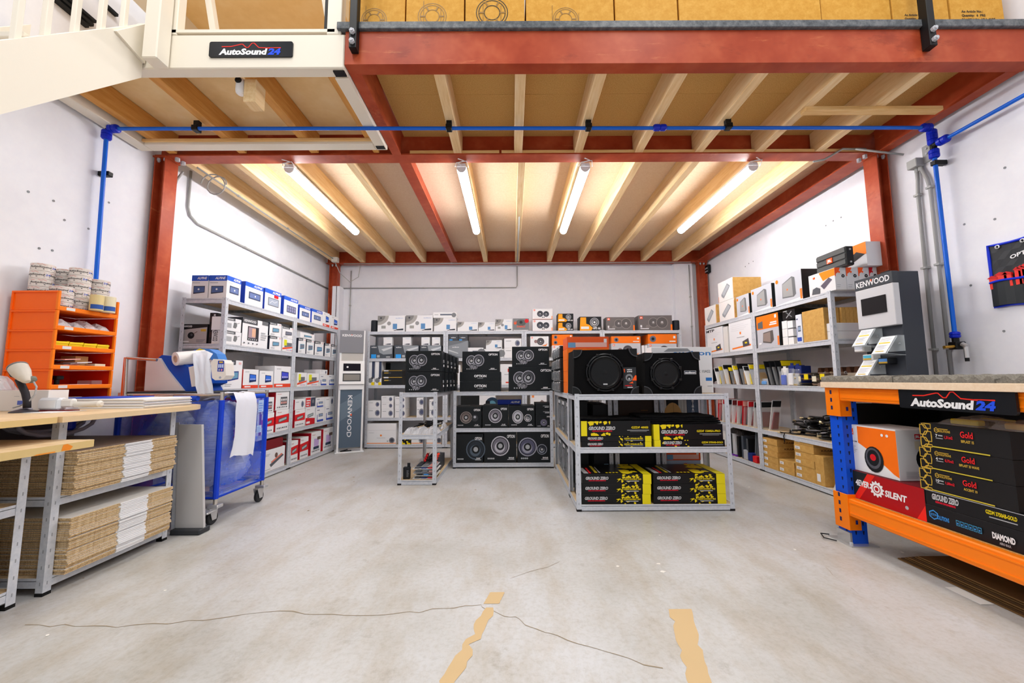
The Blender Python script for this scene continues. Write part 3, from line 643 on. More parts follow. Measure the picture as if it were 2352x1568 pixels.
for x in (-.461, .066, .59, 1.115, 1.64, 2.167, 2.69): joist(x, 2.36, 3.31)
for x in (-2.94, -2.49, -1.99, -1.465, -.43, .1, .636, 1.166, 1.69, 2.22, 2.75): joist(x, 3.34, 6.49)
for y0, y1 in ((2.30, 2.80), (2.802, 3.32)): part('deck_panel', MB().box(-.95, 3.2, y0, y1, 3.19, 3.21, 'chipboard'), mz)
for i in range(5):
    y0 = 3.322 + i * .63; part('deck_panel', MB().box(-3.1, 3.29, y0, y0 + .628, 3.19, 3.21, 'deckboard'), mz)
part('timber_strip', MB().box(-.88, -.1, 3.262, 3.285, ZB + .013, ZB + .04, 'pine_x'), mz)
part('timber_strip', MB().box(-.08, 3.1, 3.262, 3.285, ZB + .013, ZB + .04, 'pine_x'), mz)
a = at(1845, 256, 'z', 2.975); b_ = at(2155, 256, 'z', 2.975)
part('timber_batten', MB().box(a.x, b_.x, a.y - .03, a.y + .03, 2.965, 2.996, 'pine_x', c=.002), mz, 'loose batten screwed across two joists')
part('toe_rail', MB().box(-1.08, 3.3, 2.25, 2.30, 3.208, 3.258, 'steelbar', c=.004), mz, 'bare grey steel tube along the deck edge')
for px in (814, 2132):
    q = at(px, 70, 'y', 2.24); o = part('rail_post', MB().box(q.x - .022, q.x + .022, 2.215, 2.268, 3.05, 4.15, 'black', c=.003), mz, 'black square rail post bolted to the red beam')
    for z in (3.085, 3.15):
        part('bolt', MB().cyl((q.x, 2.215, z), (q.x, 2.200, z), .017, 'silver', 6).cyl((q.x, 2.2, z), (q.x, 2.192, z), .01, 'silver', 8), o)
part('rail_handrail', MB().box(-1.08, 3.3, 2.215, 2.268, 4.15, 4.2, 'black'), mz)
# ------------------------------------------------------------ white landing bay beside it
ld = thing('stair_landing', 'white framed stair landing with plywood underside beside the red mezzanine', 'landing', (-2.05, 2.7, 2.96))
CR = M((238, 230, 214), .55)
part('fascia', MB().box(-3.0, -1.035, 2.27, 2.35, 2.962, 3.19, CR, c=.006), ld, 'cream fascia carrying the black shop sign')
part('edge_rail', MB().box(-3.10, -3.0, 2.27, 3.14, 2.955, 3.19, CR, c=.004), ld)
part('edge_rail', MB().box(-1.125, -1.035, 2.352, 3.14, 2.955, 3.19, CR, c=.004), ld)
part('edge_rail', MB().box(-2.998, -1.128, 3.05, 3.14, 2.955, 2.99, CR, c=.004), ld)
part('timber_strip', MB().box(-2.998, -1.128, 3.03, 3.048, 2.975, 2.995, 'pine_x'), ld)
for x, w in ((-2.93, .07), (-2.325, .07), (-1.70, .07), (-1.165, .05)): part('timber_joist', MB().box(x - w / 2, x + w / 2, 2.352, 3.25, 2.998, 3.165, 'pine_old', c=.003), ld)
part('deck_panel', MB().box(-3.0, -1.04, 2.352, 3.25, 3.167, 3.188, 'plywood'), ld)
for px, py, Y in ((778, 159, 2.31), (876, 338, 3.1)):
    q = at(px, py, 'z', 2.96); part('end_cap', MB().box(q.x - .04, q.x + .03, Y - .022, Y + .022, 2.952, 2.96, 'black'), ld, 'open black tube end')
part('threshold_rail', MB().box(-2.14, -1.10, 2.27, 2.30, 3.205, 3.225, CR), ld)
part('threshold_board', MB().box(-2.13, -1.11, 2.30, 2.34, 3.19, 3.21, 'pine_x'), ld)
part('gate_post', MB().box(-2.15, -2.09, 2.27, 2.33, 3.19, 4.2, CR, c=.004), ld)
part('gate_post', MB().box(-1.15, -1.06, 2.27, 2.33, 3.19, 4.2, CR, c=.004), ld)
part('gate_brace', MB().tube([(-2.05, 2.6, 3.2), (-2.2, 2.5, 4.2)], .03, CR, 4), ld); part('gate_brace', MB().tube([(-1.2, 2.5, 3.2), (-1.32, 2.4, 4.0)], .022, CR, 4), ld)
part('black_seal', MB().box(-1.172, -1.155, 2.28, 2.31, 3.22, 4.1, 'black'), ld)
part('ceiling_board', MB().box(-2.75, -1.30, 2.4, 3.9, 4.12, 4.14, 'plywood'), ld, 'plywood board over the landing')
part('ceiling_frame', MB().box(-2.85, -2.75, 2.4, 3.9, 3.9, 4.14, CR).box(-1.30, -1.22, 2.4, 3.9, 3.9, 4.14, CR), ld)
# sign plate on the fascia
def sign(x0, x1, z0, z1, y, label, th=.008, fr=None):
    n = 5; r = (z1 - z0) * .12; pts = []
    for cx, cz, a0 in ((x1 - r, z1 - r, 0), (x0 + r, z1 - r, 90), (x0 + r, z0 + r, 180), (x1 - r, z0 + r, 270)):
        for k in range(n): t = math.radians(a0 + 90 * k / (n - 1)); pts.append((cx + r * math.cos(t), y, cz + r * math.sin(t)))
    o = solo('shop_sign', MB().prism(pts[::-1], (0, -th, 0), M('ink', .25)), label, 'sign', None, ((x0 + x1) / 2, y, z0))
    p = Print((x0, y - th, z0), (1, 0, 0), (0, 0, 1), x1 - x0, z1 - z0); s_autosound(p); p.done(o); return o
q0 = at(479, 131, 'y', 2.262); q1 = at(673, 95, 'y', 2.262)
sign(q0.x, q1.x, q0.z, q1.z, 2.2695, 'black shop sign with red wave on the cream landing fascia')
# small security camera on a wood block
q = at(553, 195, 'y', 2.40)
sc_ = thing('security_camera', 'small white security camera on a wood block under the landing', 'camera', (q.x, 2.4, 2.84))
part('mount_block', MB().box(q.x + .02, q.x + .10, 2.40, 2.50, 2.84, 2.998, 'pine', c=.003), sc_)
prof = [(.0, -.055), (.018, -.053), (.027, -.045), (.03, -.03), (.03, .03), (.027, .045), (.018, .053), (0, .055)]
part('camera_body', MB().lathe(prof, (q.x - .012, 2.42, q.z), (0, 0, 1), 'white', 16), sc_, smooth=True)
part('lens', MB().lathe([(.021, 0), (.021, .006), (.014, .01), (0, .01)], (q.x - .012, 2.393, q.z + .028), (0, -1, 0), 'black', 16), sc_)
# ------------------------------------------------------------ staircase coming down towards the photographer
st = thing('staircase', 'cream wooden staircase coming down along the left wall', 'staircase', (-2.6, -.6, 0))
sl = 1.105
def zst(y): return 3.264 + (y - 2.27) * sl
for X in (-2.32, -3.04):
    y1 = 2.26; y0 = y1 - (zst(y1) - .37) / sl
    part('stringer', MB().prism([(X, y0 - .3, 0), (X, y0, 0), (X, 2.262, zst(2.262) - .36), (X, 2.262, zst(2.262)), (X, y0 - .3, zst(y0 - .3) if zst(y0 - .3) > 0 else .02)], (.045, 0, 0), CR), st)
n = 14
for k in range(n):
    z = .225 * (k + 1); y = 2.27 + (z - 3.264 + .1) / sl
    if y > 2.05: break
    part('tread', MB().box(-2.995, -2.325, y - .12, y + .14, z - .03, z, CR, c=.004), st)
for px in (38, 105, 172, 232, 283):
    q = at(px, 60, 'x', -2.30); part('baluster', MB().box(-2.315, -2.285, q.y - .013, q.y + .013, zst(q.y) - .03, zst(q.y) + .85, CR, c=.003), st)
part('handrail', MB().prism([(-2.33, .2, zst(.2) + .85), (-2.27, .2, zst(.2) + .85), (-2.27, .2, zst(.2) + .91), (-2.33, .2, zst(.2) + .91)], (0, 2.1, 2.1 * sl), CR), st)
q = at(365, 150, 'y', 2.24)
part('newel_post', MB().box(q.x - .045, q.x + .045, 2.17, 2.262, 2.95, 4.3, CR, c=.006), st, 'thick cream newel post at the stair head')
part('stair_cheek', MB().prism([(-2.32, 2.08, zst(2.08) - .02), (-2.32, 2.262, 2.99), (-2.32, 2.262, 3.26)], (.06, 0, 0), CR), st)
# black rails on the wall behind the balusters
for k, (a, b) in enumerate((((128, -2), (205, 60)), ((142, -2), (216, 56)), ((158, -2), (222, 48)), ((236, 2), (272, 36)))):
    A = at(*a, 'x', WL + .03); B = at(*b, 'x', WL + .03); z = (A.z + B.z) / 2
    solo('wall_rail', MB().box(WL + .002, WL + .03, A.y, B.y, z - .011, z + .011, 'black'), ['black wall rail behind the stair balusters, lowest of three', 'black wall rail behind the stair balusters, middle of three', 'black wall rail behind the stair balusters, highest of three', 'short separate black wall rail high behind the balusters'][k], 'rail', 'black rails above the stairs')
# ============================================================ LED battens
lights = []
LBL = ['LED batten light hung nearest the left wall', 'LED batten light beside the red middle beam', 'LED batten light right of the room centre', 'LED batten light hung nearest the right wall']
for k, x in enumerate((-2.01, -.448, .676, 2.20)):
    t = thing('batten_light', LBL[k], 'light', (x, 4.17, 2.895), 'LED battens under the mezzanine')
    y0, y1 = 3.40, 4.95; xx = x
    hous = [(xx - .045, 0, 2.955), (xx + .045, 0, 2.955), (xx + .035, 0, 2.985), (xx - .035, 0, 2.985)]
    part('housing', MB().prism([(a, y0, c) for a, _, c in hous], (0, y1 - y0, 0), 'white'), t)
    pr = [(xx + .045 * math.cos(PI + PI * k2 / 8), y0 + .012, 2.953 + .05 * math.sin(PI + PI * k2 / 8)) for k2 in range(9)]
    part('diffuser', MB().prism(pr, (0, y1 - y0 - .024, 0), M('white', .4, 0, TUBE_EMIT)), t)
    for yy in (y0, y1 - .012):
        part('end_cap', MB().prism([(a, yy, c) for a, b, c in pr], (0, .012, 0), 'white'), t)
    part('hanging_wire', MB().tube([(xx - .06, y0 + .01, 2.96), (xx - .04, y0 - .03, 2.975), (xx + .05, y0 - .05, 2.978), (xx + .065, y0 + .01, 2.955)], .004, 'white', 6), t)
    part('power_cord', MB().tube([(xx, y0, 2.965), (xx - .03, y0 - .02, 2.978), (xx + .03, y0 - .05, 2.982), (xx - .02, y0 - .08, 2.983)], .005, 'white', 6), t)
# ============================================================ blue compressed-air line
PB = M((16, 100, 216), .28); PF = M((10, 40, 190), .35)
ap = thing('air_pipe', 'blue compressed air pipe running across under the joists between the walls', 'pipe', (0, 2.82, 2.9))
xl, xr, yp, zp = -3.06, 3.24, 2.82, 2.94
part('pipe_run', MB().cyl((xl + .06, yp, zp), (xr - .06, yp + .03, zp), .0135, PB, 12), ap, smooth=True)
part('pipe_run', MB().cyl((xl, yp, zp - .06), (xl, yp + .03, 1.62), .0135, PB, 12), ap, 'blue drop pipe on the left wall', smooth=True)
part('pipe_run', MB().cyl((xr, yp + .04, zp - .05), (xr, yp + .04, 1.335), .0135, PB, 12), ap, 'blue drop pipe on the right wall', smooth=True)
part('pipe_run', MB().cyl((xr, yp, 2.80), (xr, 1.2, 2.80), .0135, PB, 12), ap, 'blue branch pipe running forward on the right wall', smooth=True)
def coupling(c, d, L=.075, r=.031):
    d = Vector(d).normalized(); c = Vector(c) - d * L / 2
    mb = MB().lathe([(.016, 0), (r * .85, .004), (r, .012), (r, L * .45), (r * .8, L * .5), (r, L * .55), (r, L - .012), (r * .85, L - .004), (.016, L)], c, d, PF, 14)
    return part('coupling', mb, ap)
coupling((xl + .05, yp, zp), (1, 0, 0)); coupling((xl, yp, zp - .05), (0, 0, 1)); coupling((xr - .05, yp + .03, zp), (1, 0, 0)); coupling((xr, yp + .04, zp - .05), (0, 0, 1))
coupling((xr, yp + .04, 2.845), (0, 0, 1)); coupling((xr, yp + .04, 2.735), (0, 0, 1)); coupling((xr, yp - .03, 2.80), (0, 1, 0)); coupling((xr, yp + .04, 1.34), (0, 0, 1), .05, .03)
part('elbow', MB().tube([(xl + .03, yp, zp), (xl + .008, yp, zp - .008), (xl, yp, zp - .03)], .017, 'black', 10), ap); part('elbow', MB().tube([(xr - .03, yp + .03, zp), (xr - .008, yp + .035, zp - .008), (xr, yp + .04, zp - .03)], .017, 'black', 10), ap)
part('tee', MB().cyl((xr, yp + .04, 2.76), (xr, yp + .04, 2.82), .02, 'black', 12).cyl((xr, yp + .04, 2.80), (xr, yp, 2.80), .02, 'black', 12), ap)
q = at(1517, 289, 'y', yp); coupling((q.x, yp + .015, zp), (1, 0, 0), .10, .025)
for px in (450, 1031, 1352, 1674):
    q = at(px, 285, 'y', yp); part('pipe_clip', MB().box(q.x - .022, q.x + .022, yp - .02, yp + .035, zp - .02, zp + .02, 'black', c=.004).box(q.x - .02, q.x + .02, yp, yp + .03, zp + .02, ZB + .02, 'black'), ap)
for X, z, s in ((xl, 2.60, -1), (xr, 2.66, 1)):
    part('pipe_clip', MB().box(min(X - .02 * s, X + .075 * s), max(X - .02 * s, X + .075 * s), yp + .02, yp + .06, z - .018, z + .018, 'black', c=.004), ap)
v = MB().box(xr - .03, xr + .045, yp + .01, yp + .07, 1.235, 1.29, 'black', c=.006).cyl((xr, yp + .04, 1.29), (xr, yp + .04, 1.33), .02, 'black', 12)
o = part('outlet_block', v, ap, 'black outlet block at the foot of the right drop')
part('coupler', MB().cyl((xr, yp + .0, 1.27), (xr, yp - .03, 1.25), .016, SILVER, 10).cyl((xr, yp - .02, 1.25), (xr, yp - .02, 1.17), .014, SILVER, 10).cyl((xr, yp - .02, 1.17), (xr, yp - .02, 1.145), .012, 'black', 10), o)
part('brass_nipple', MB().cyl((xr - .03, yp + .03, 1.255), (xr - .10, yp + .03, 1.25), .011, M((196, 150, 60), .3, .7), 10), o)
# ------------------------------------------------------------ grey conduits and cables
GC = M((168, 168, 166), .5)
def conduit(pts, label, r=.009, clips=(), name='conduit'):
    pts = [Vector(p) for p in pts]
    if not clips: return solo(name, MB().tube(pts, r, GC, 8), label, 'conduit', None, pts[-1], smooth=True)
    t = thing(name, label, 'conduit', pts[-1])
    part('tube', MB().tube(pts, r, GC, 8), t, smooth=True)
    for c in clips:
        c = Vector(c); part('clip', MB().box(c.x - r * 1.6, c.x + r * 1.6, c.y - r * 1.6, c.y + r * 1.6, c.z - .008, c.z + .008, GC), t)
    return t
x = WR - .022
conduit([(x, 3.05, 2.72), (x, 3.05, 2.62), (x, 3.06, 2.5), (x, 3.07, .92)], 'grey vertical conduit on the right wall, the farther of two', .0125, [(x, 3.06, 2.5), (x, 3.065, 1.9), (x, 3.07, 1.25)])
conduit([(x, 3.02, 2.72), (x, 2.98, 2.6), (x, 2.965, 2.5), (x, 2.965, .92)], 'grey vertical conduit on the right wall beside the blue pipe', .0125, [(x, 2.965, 2.52), (x, 2.965, 1.9), (x, 2.965, 1.25)])
jb = thing('cable_bracket', 'grey angled cable bracket above the two wall conduits', 'bracket', (x, 3.03, 2.72))
part('box', MB().box(x - .05, x + .02, 3.0, 3.08, 2.72, 2.79, GC, c=.004), jb); part('angle_plate', MB().box(x + .005, x + .02, 2.94, 3.0, 2.735, 2.87, GC), jb); part('gland', MB().cyl((x, 3.05, 2.69), (x, 3.05, 2.72), .014, GC, 8).cyl((x, 3.02, 2.69), (x, 3.02, 2.72), .014, GC, 8), jb)
for z in (2.80, 2.84): part('screw', MB().cyl((x + .005, 2.965, z), (x - .004, 2.965, z), .008, 'silver', 8), jb)
a = at(1885, 368, 'y', 3.25); b2 = at(1935, 342, 'y', 3.25); c2 = at(1990, 342, 'y', 3.25); d2 = at(2075, 355, 'y', 3.12)
conduit([(a.x - .05, 3.27, a.z - .0), (a.x + .03, 3.25, a.z + .005), tuple(b2), tuple(c2), (2.0 + (d2.x - 2.0) * .75, 3.2, 2.985), tuple(d2)], 'grey cable looping over the red beam at its right end', .009, (), 'cable')
xw = WL + .018
conduit([(-2.98, 3.42, 2.93), (-3.05, 3.44, 2.86), (xw, 3.46, 2.74), (xw, 3.46, 1.15)], 'grey conduit running down behind the front left column', .010, [(xw, 3.46, 2.7), (xw, 3.46, 2.2), (xw, 3.46, 1.7), (xw, 3.46, 1.3)])
q1 = at(437, 415, 'x', xw); q2 = at(437, 478, 'x', xw); q3 = at(470, 522, 'x', xw); q4 = at(757, 655, 'x', xw)
conduit([(xw, q1.y, q1.z + .1), (xw, q1.y, q2.z), (xw, q1.y + .03, q2.z - .07), (xw, q1.y + .12, q3.z), (xw, q4.y, q3.z)], 'grey conduit bending to run back along the left wall', .011, [(xw, q3.y + .6, q3.z), (xw, q3.y + 1.3, q3.z), (xw, q3.y + 2, q3.z)])
conduit([(-2.88, 3.45, 2.985), (-2.88, 4.4, 2.98), (-2.86, 6.2, 2.98)], 'grey cable pipe along the left wall joist', .008, [(-2.88, 4.0, 2.98), (-2.87, 4.9, 2.98), (-2.87, 5.7, 2.98)])
lp = []
for k in range(22):
    t = 2 * PI * k / 21 * 1.5; lp.append((-2.83 - .02 * k / 21 + .10 * math.cos(t), 3.62 + .03 * math.sin(t * .5), 2.91 + .09 * math.sin(t)))
conduit(lp, 'loose loop of grey cable hanging by the left joist', .006, (), 'cable_loop')
jb2 = thing('junction_box', 'small grey junction box at the back left joist end', 'junction box', (-2.84, 6.2, 2.93)); part('box', MB().box(-2.89, -2.79, 6.17, 6.24, 2.93, 3.01, (196, 190, 180), c=.005), jb2); part('lid', MB().box(-2.885, -2.795, 6.163, 6.17, 2.935, 3.005, (206, 200, 190)), jb2)
conduit([(-2.84, 6.2, 2.93), (-2.80, 6.3, 2.78), (-2.68, 6.42, 2.66), (-2.55, 6.44, 2.75), (-2.52, 6.43, 2.95)], 'slack grey cable drooping at the back left column', .006, (), 'cable')
yb = WB - .02
conduit([(-2.8, 6.435, 2.975), (3.0, 6.435, 2.975)], 'grey conduit along the back beam', .010, [(x_, 6.435, 2.975) for x_ in (-2, -1, 0, 1, 2)])
q = at(1188, 660, 'y', yb); q5 = at(785, 661, 'y', yb)
conduit([(q5.x, yb, q.z), (q.x - .02, yb, q.z), (q.x, yb, q.z + .03), (q.x, yb, 2.97)], 'grey conduit running across the back wall then up', .009, [(-1.5, yb, q.z), (-.7, yb, q.z)])
q = at(806, 650, 'y', yb); conduit([(q.x, yb, 2.9), (q.x, yb, 1.6)], 'grey vertical conduit behind the white kiosk', .009, [(q.x, yb, 2.3)])
q = at(1587, 700, 'y', yb - .1); conduit([(q.x, WB - .115, 2.95), (q.x, WB - .115, .1)], 'thin grey conduit on the boxed trim of the back wall', .008, [(q.x, WB - .115, 2.4), (q.x, WB - .115, 1.9)])
conduit([(0.1, 4.6, 2.99), (0.1, 5.5, 2.99), (0.1, 6.43, 2.99)], 'white cable duct under the middle joist', .009)
q = at(1625, 618, 'x', WR - .04)
bc = thing('wall_lamp', 'small black wall fitting beside the back right column', 'wall fitting', (WR - .03, q.y, q.z - .05))
part('body', MB().box(WR - .06, WR - .004, q.y - .05, q.y + .05, q.z - .07, q.z + .07, 'black', c=.01), bc); part('ribs', MB().box(WR - .066, WR - .06, q.y - .04, q.y + .04, q.z - .05, q.z - .03, 'lgrey').box(WR - .066, WR - .06, q.y - .04, q.y + .04, q.z, q.z + .02, 'lgrey'), bc)
# ============================================================ cartons up on the deck
xs = (-1.058, -.682, -.295, .101, .685, 1.101, 2.036, 2.5, 2.874, 3.23)
def s_deckspk(n, big=False):
    def f(p):
        p.part = 'speaker_drawing'
        c = (150, 112, 52)
        for r in (.20, .17, .10): p.line([(.45 + r * p.h / p.w * math.cos(2 * PI * k / 24), .40 + r * math.sin(2 * PI * k / 24)) for k in range(25)], .012, c if not big else (70, 56, 34))
        p.line([(.3, .64), (.3, .17), (.6, .12), (.6, .5)], .008, c)
        for k in range(6): p.line([(.45 + .1 * p.h / p.w * math.cos(PI / 3 * k), .4 + .1 * math.sin(PI / 3 * k)), (.45 + .17 * p.h / p.w * math.cos(PI / 3 * k), .4 + .17 * math.sin(PI / 3 * k))], .02, c)
        p.part = 'lettering'; p.text(n, .03, .09, .035, (60, 46, 26), bold=.03); p.rect(.03, .05, .1, .065, (60, 46, 26)); p.rect(.92, .04, .97, .14, (50, 40, 24))
    return f
def s_deckbar(p):
    p.part = 'barcode'
    for k in range(18): p.rect(.4 + .012 * k, .16, .4 + .012 * k + .004 + .004 * (k % 3), .24, (90, 66, 34))
def s_decklabel(p):
    p.part = 'printed_panel'; p.rect(.05, .03, .95, .24, (196, 150, 74)); p.lines(.08, .05, .5, .2, 5, (150, 112, 52), .3)
    for r in range(3):
        for k in range(10): p.rect(.72 + .014 * k, .05 + .06 * r, .725 + .014 * k + .003 * (k % 2), .09 + .06 * r, (70, 52, 28))
    p.rect(.07, .215, .16, .232, (150, 112, 52)); p.rect(.9, .1, .93, .22, 'white')
def s_deckmade(p):
    p.part = 'lettering'
    for k, t in enumerate(('Made in China', 'C/No.:', 'Gross Weight:  10.8  KGS', 'Net Weight:  10.1  KGS', 'Quantity:  6  PRS', 'Ae Article No.:')): p.text(t, .2, .10 + .055 * k, .03, (60, 46, 20), bold=.03)
dl = [('kraft carton with speaker drawing behind the left rail post', s_deckspk('200W')), ('kraft carton with faint speaker drawing, second along the deck', s_deckspk('200W')), ('kraft carton with dark round speaker drawing on the deck', s_deckspk('300W', True)),
      ('wide kraft carton with large speaker drawing on the deck', s_deckspk('1000W')), ('kraft carton with printed barcode panel on the deck', s_decklabel), ('plain long kraft carton in the middle of the deck', None),
      ('kraft carton with a lone barcode on the deck', s_deckbar), ('kraft carton with weight lettering behind the right rail post', s_deckmade), ('kraft carton with weight lettering at the right deck end', s_deckmade)]
for k in range(9):
    x0, x1 = xs[k] + .004, xs[k + 1] - .006
    carton('carton', dl[k][0], 'carton', 'kraft cartons on the mezzanine deck', (x0, x1, 2.36 - .004 * (k % 3), 2.78, 3.21, 3.62 + .05 * (k % 3)), 'deckcarton', [('f', dl[k][1])] if dl[k][1] else (), flap='deckcarton')
# ============================================================ boltless racks
GV = 'galv'
def rack(label, group, x0, x1, y0, y1, levels, H, axis, open_ends=True, board='shelfboard', frontlip=None):
    """axis: the long direction ('x' or 'y')"""
    t = thing('storage_rack', label, 'rack', ((x0 + x1) / 2, (y0 + y1) / 2, 0), group)
    w = .036; th = .0022
    for (x, sx) in ((x0, 1), (x1, -1)):
        for (y, sy) in ((y0, 1), (y1, -1)):
            mb = MB()
            mb.box(min(x, x + sx * w), max(x, x + sx * w), min(y, y + sy * th), max(y, y + sy * th), .012, H, GV)
            mb.box(min(x, x + sx * th), max(x, x + sx * th), min(y + sy * th, y + sy * w), max(y + sy * th, y + sy * w), .012, H, GV)
            n = int(H / .075)
            for k in range(n):                                        # keyhole slots in both flanges
                z = .05 + k * .075
                for s2 in (-1, 1):
                    yy = y - sy * .0003 * 1
                    mb.add([(x + sx * .014, yy, z), (x + sx * .019, yy, z), (x + sx * .019, yy, z + .016), (x + sx * .014, yy, z + .016)], [(0, 1, 2, 3)], 'steel'); break
                xx = x - sx * .0003
                mb.add([(xx, y + sy * .014, z), (xx, y + sy * .019, z), (xx, y + sy * .019, z + .016), (xx, y + sy * .014, z + .016)], [(0, 1, 2, 3)], 'steel')
            o = part('post', mb, t)
            part('foot_cap', MB().box(min(x - .001 * sx, x + sx * (w + .001)), max(x - .001 * sx, x + sx * (w + .001)), min(y - .001 * sy, y + sy * (w + .001)), max(y - .001 * sy, y + sy * (w + .001)), 0, .016, 'black'), o)
    bh = .045
    for z in levels:
        part('shelf_board', MB().box(x0 + .004, x1 - .004, y0 + .004, y1 - .004, z - .009, z, board), t)
        for yy, s in ((y0, 1), (y1, -1)):
            a, b = (yy + s * .0025, yy + s * .0045); L = (yy + s * .0025, yy + s * .022)
            part('beam', MB().box(x0 + .003, x1 - .003, min(a, b), max(a, b), z - bh, z + .003, GV).box(x0 + .003, x1 - .003, min(L), max(L), z - .012, z - .0095, GV).box(x0 + .003, x1 - .003, min(L), max(L), z - bh, z - bh + .002, GV), t)
        for xx, s in ((x0, 1), (x1, -1)):
            a, b = (xx + s * .0025, xx + s * .0045); L = (xx + s * .0025, xx + s * .022)
            part('beam', MB().box(min(a, b), max(a, b), y0 + .003, y1 - .003, z - bh, z + .003, GV).box(min(L), max(L), y0 + .003, y1 - .003, z - .012, z - .0095, GV), t)
        if axis == 'x': part('centre_brace', MB().box((x0 + x1) / 2 - .012, (x0 + x1) / 2 + .012, y0 + .006, y1 - .006, z - .035, z - .0095, 'galvdark'), t)
        else: part('centre_brace', MB().box(x0 + .006, x1 - .006, (y0 + y1) / 2 - .012, (y0 + y1) / 2 + .012, z - .035, z - .0095, 'galvdark'), t)
    return t
LV = [.055, .46, .955, 1.37, 1.79]
BX = [-2.254, -1.03, .196, 1.42, 2.66]
for k in range(4):
    rack('tall galvanised rack on the back wall, %s from the left' % ['first', 'second', 'third', 'last'][k], 'tall racks along the back wall', BX[k] + .002, BX[k + 1] - .002, 6.13, 6.53, LV, 1.80, 'x')
LYs = [3.57, 4.745, 5.93]
for k in range(2): rack(['tall galvanised rack on the left wall, near unit by the blue trolley', 'tall galvanised rack on the left wall, far unit by the white kiosk'][k], 'tall racks along the left wall', -3.03, -2.625, LYs[k] + .002, LYs[k + 1] - .002, LV, 1.80, 'y')
RYs = [3.41, 4.54, 5.68]
for k in range(2): rack(['tall galvanised rack on the right wall, near unit by the dark display column', 'tall galvanised rack on the right wall, far unit'][k], 'tall racks along the right wall', 2.807, 3.21, RYs[k] + .002, RYs[k + 1] - .002, LV, 1.80, 'y')
HL = [.05, .49, .908]
rack('low galvanised rack at the front of the island with the two subwoofers on top', 'low island racks', .506, 1.745, 3.20, 3.60, HL, .915, 'x')
rack('low galvanised rack facing front, full of black speaker cartons', 'low island racks', -.695, .485, 4.73, 5.13, [.06, .462, .89], .90, 'x')
rack('narrow low galvanised rack end on at the left of the island', 'low island racks', -1.135, -.755, 4.01, 5.15, [.045, .487, .905], .912, 'y')
for k, x in enumerate((.506, .925, 1.345)):
    rack('low galvanised rack end on behind the front island rack, %s' % ['left one with the aisle side', 'middle one', 'right one'][k], 'low island racks', x, x + .40, 3.61, 4.72, [.05, .47, .90], .91, 'y')
# ============================================================ cartons on shelves
def namer(items, where, order='from left'):
    """one label each: the description, with its place among look-alikes"""
    tot = {}; cur = {}; out = []
    for d in items: tot[d] = tot.get(d, 0) + 1
    for d in items:
        k = cur.get(d, 0); cur[d] = k + 1
        out.append('%s, %s' % (d, where) if tot[d] == 1 else '%s, %s, %s %s' % (d, where, ORD[k], order))
    return out
def shelf_x(rows, Y, z, where, group, depth=.3, gap=0.0, order='from left'):
    """rows: (px0, px1, py_top, py_bottom or None, colour, style, description[, depth]) on a shelf facing the camera at plane Y"""
    labs = namer([r[6] for r in rows], where, order)
    for r, lab in zip(rows, labs):
        a = at(r[0], r[2], 'y', Y); b = at(r[1], r[2], 'y', Y)
        z0 = z if r[3] is None else at((r[0] + r[1]) / 2, r[3], 'y', Y).z
        z1 = (a.z + b.z) / 2; d = r[7] if len(r) > 7 else depth
        if z1 < z0 + .01: z1 = z0 + .01
        carton(r[8] if len(r) > 8 else 'carton', lab, 'carton', group, (a.x, b.x, Y, Y + d, z0 + .001, z1), r[4], [('f', r[5])] if r[5] else ())
def shelf_y(rows, X, z, side, where, group, depth=.3, order='from near end'):
    """rows facing +X (side 'r') or -X (side 'l'): (px0, px1, height, base, colour, style, description, side colours[, depth])"""
    labs = namer([r[6] for r in rows], where, order)
    for r, lab in zip(rows, labs):
        ym = z + r[3] + r[2] / 2
        def yy(px):
            q = at(px, 871 - (ym - CAM_H) * 220, 'x', X)
            for _ in range(3):                                        # the ray is bent by the camera tilt: follow the right height
                py = 784 - CAM_F * ((Vector((X, q.y, ym)) - _O).dot(_U) / (Vector((X, q.y, ym)) - _O).dot(_F)); q = at(px, py, 'x', X)
            return q.y
        y0, y1 = sorted((yy(r[0]), yy(r[1]))); d = r[8] if len(r) > 8 else depth
        b = (X - d, X, y0, y1, z + r[3] + .001, z + r[3] + r[2]) if side == 'r' else (X, X + d, y0, y1, z + r[3] + .001, z + r[3] + r[2])
        carton('carton', lab, 'carton', group, b, r[4], [(side, r[5])] if r[5] else (), ms=r[7])
YB_ = 6.145
wt = 'white'
aw = 'white carton with grey speaker cone corner picture'
shelf_x([
    (868, 930, 725, None, wt, s_audison(1), aw, .2), (933, 994, 724, None, wt, s_audison(1), aw, .2), (997, 1048, 730, None, wt, s_audison(0), 'white carton with grey speaker corner under a thin one', .2),
    (1051, 1098, 739, None, wt, s_audison(0), 'low white carton with grey speaker corner', .2), (1099, 1137, 740, None, wt, s_audison(0), 'small white carton with grey speaker corner', .2), (1138, 1176, 733, None, wt, s_audison(1), 'white carton with dark oval speaker picture', .2),
    (1178, 1215, 731, None, 'grey', s_hertz, 'dark grey carton with red seal and red lettering', .2)], YB_, 1.79, 'back top shelf', 'cartons on the top shelf of the back wall')
q0 = at(995, 717, 'y', YB_); q1 = at(1049, 730, 'y', YB_)
def s_thin(p): p.part = 'lettering'; p.rect(.3, .45, .85, .7, (96, 104, 120)); p.part = 'speaker_picture'; p.circ(.88, .5, .4, 'grey'); p.rect(.06, .5, .22, .6, 'lgrey')
carton('carton', 'thin white carton lying on top of the tallest white speaker carton, back shelf', 'carton', 'cartons on the top shelf of the back wall', (q0.x, q1.x, YB_ - .004, YB_ + .2, q1.z + .002, q0.z), wt, [('f', s_thin)])
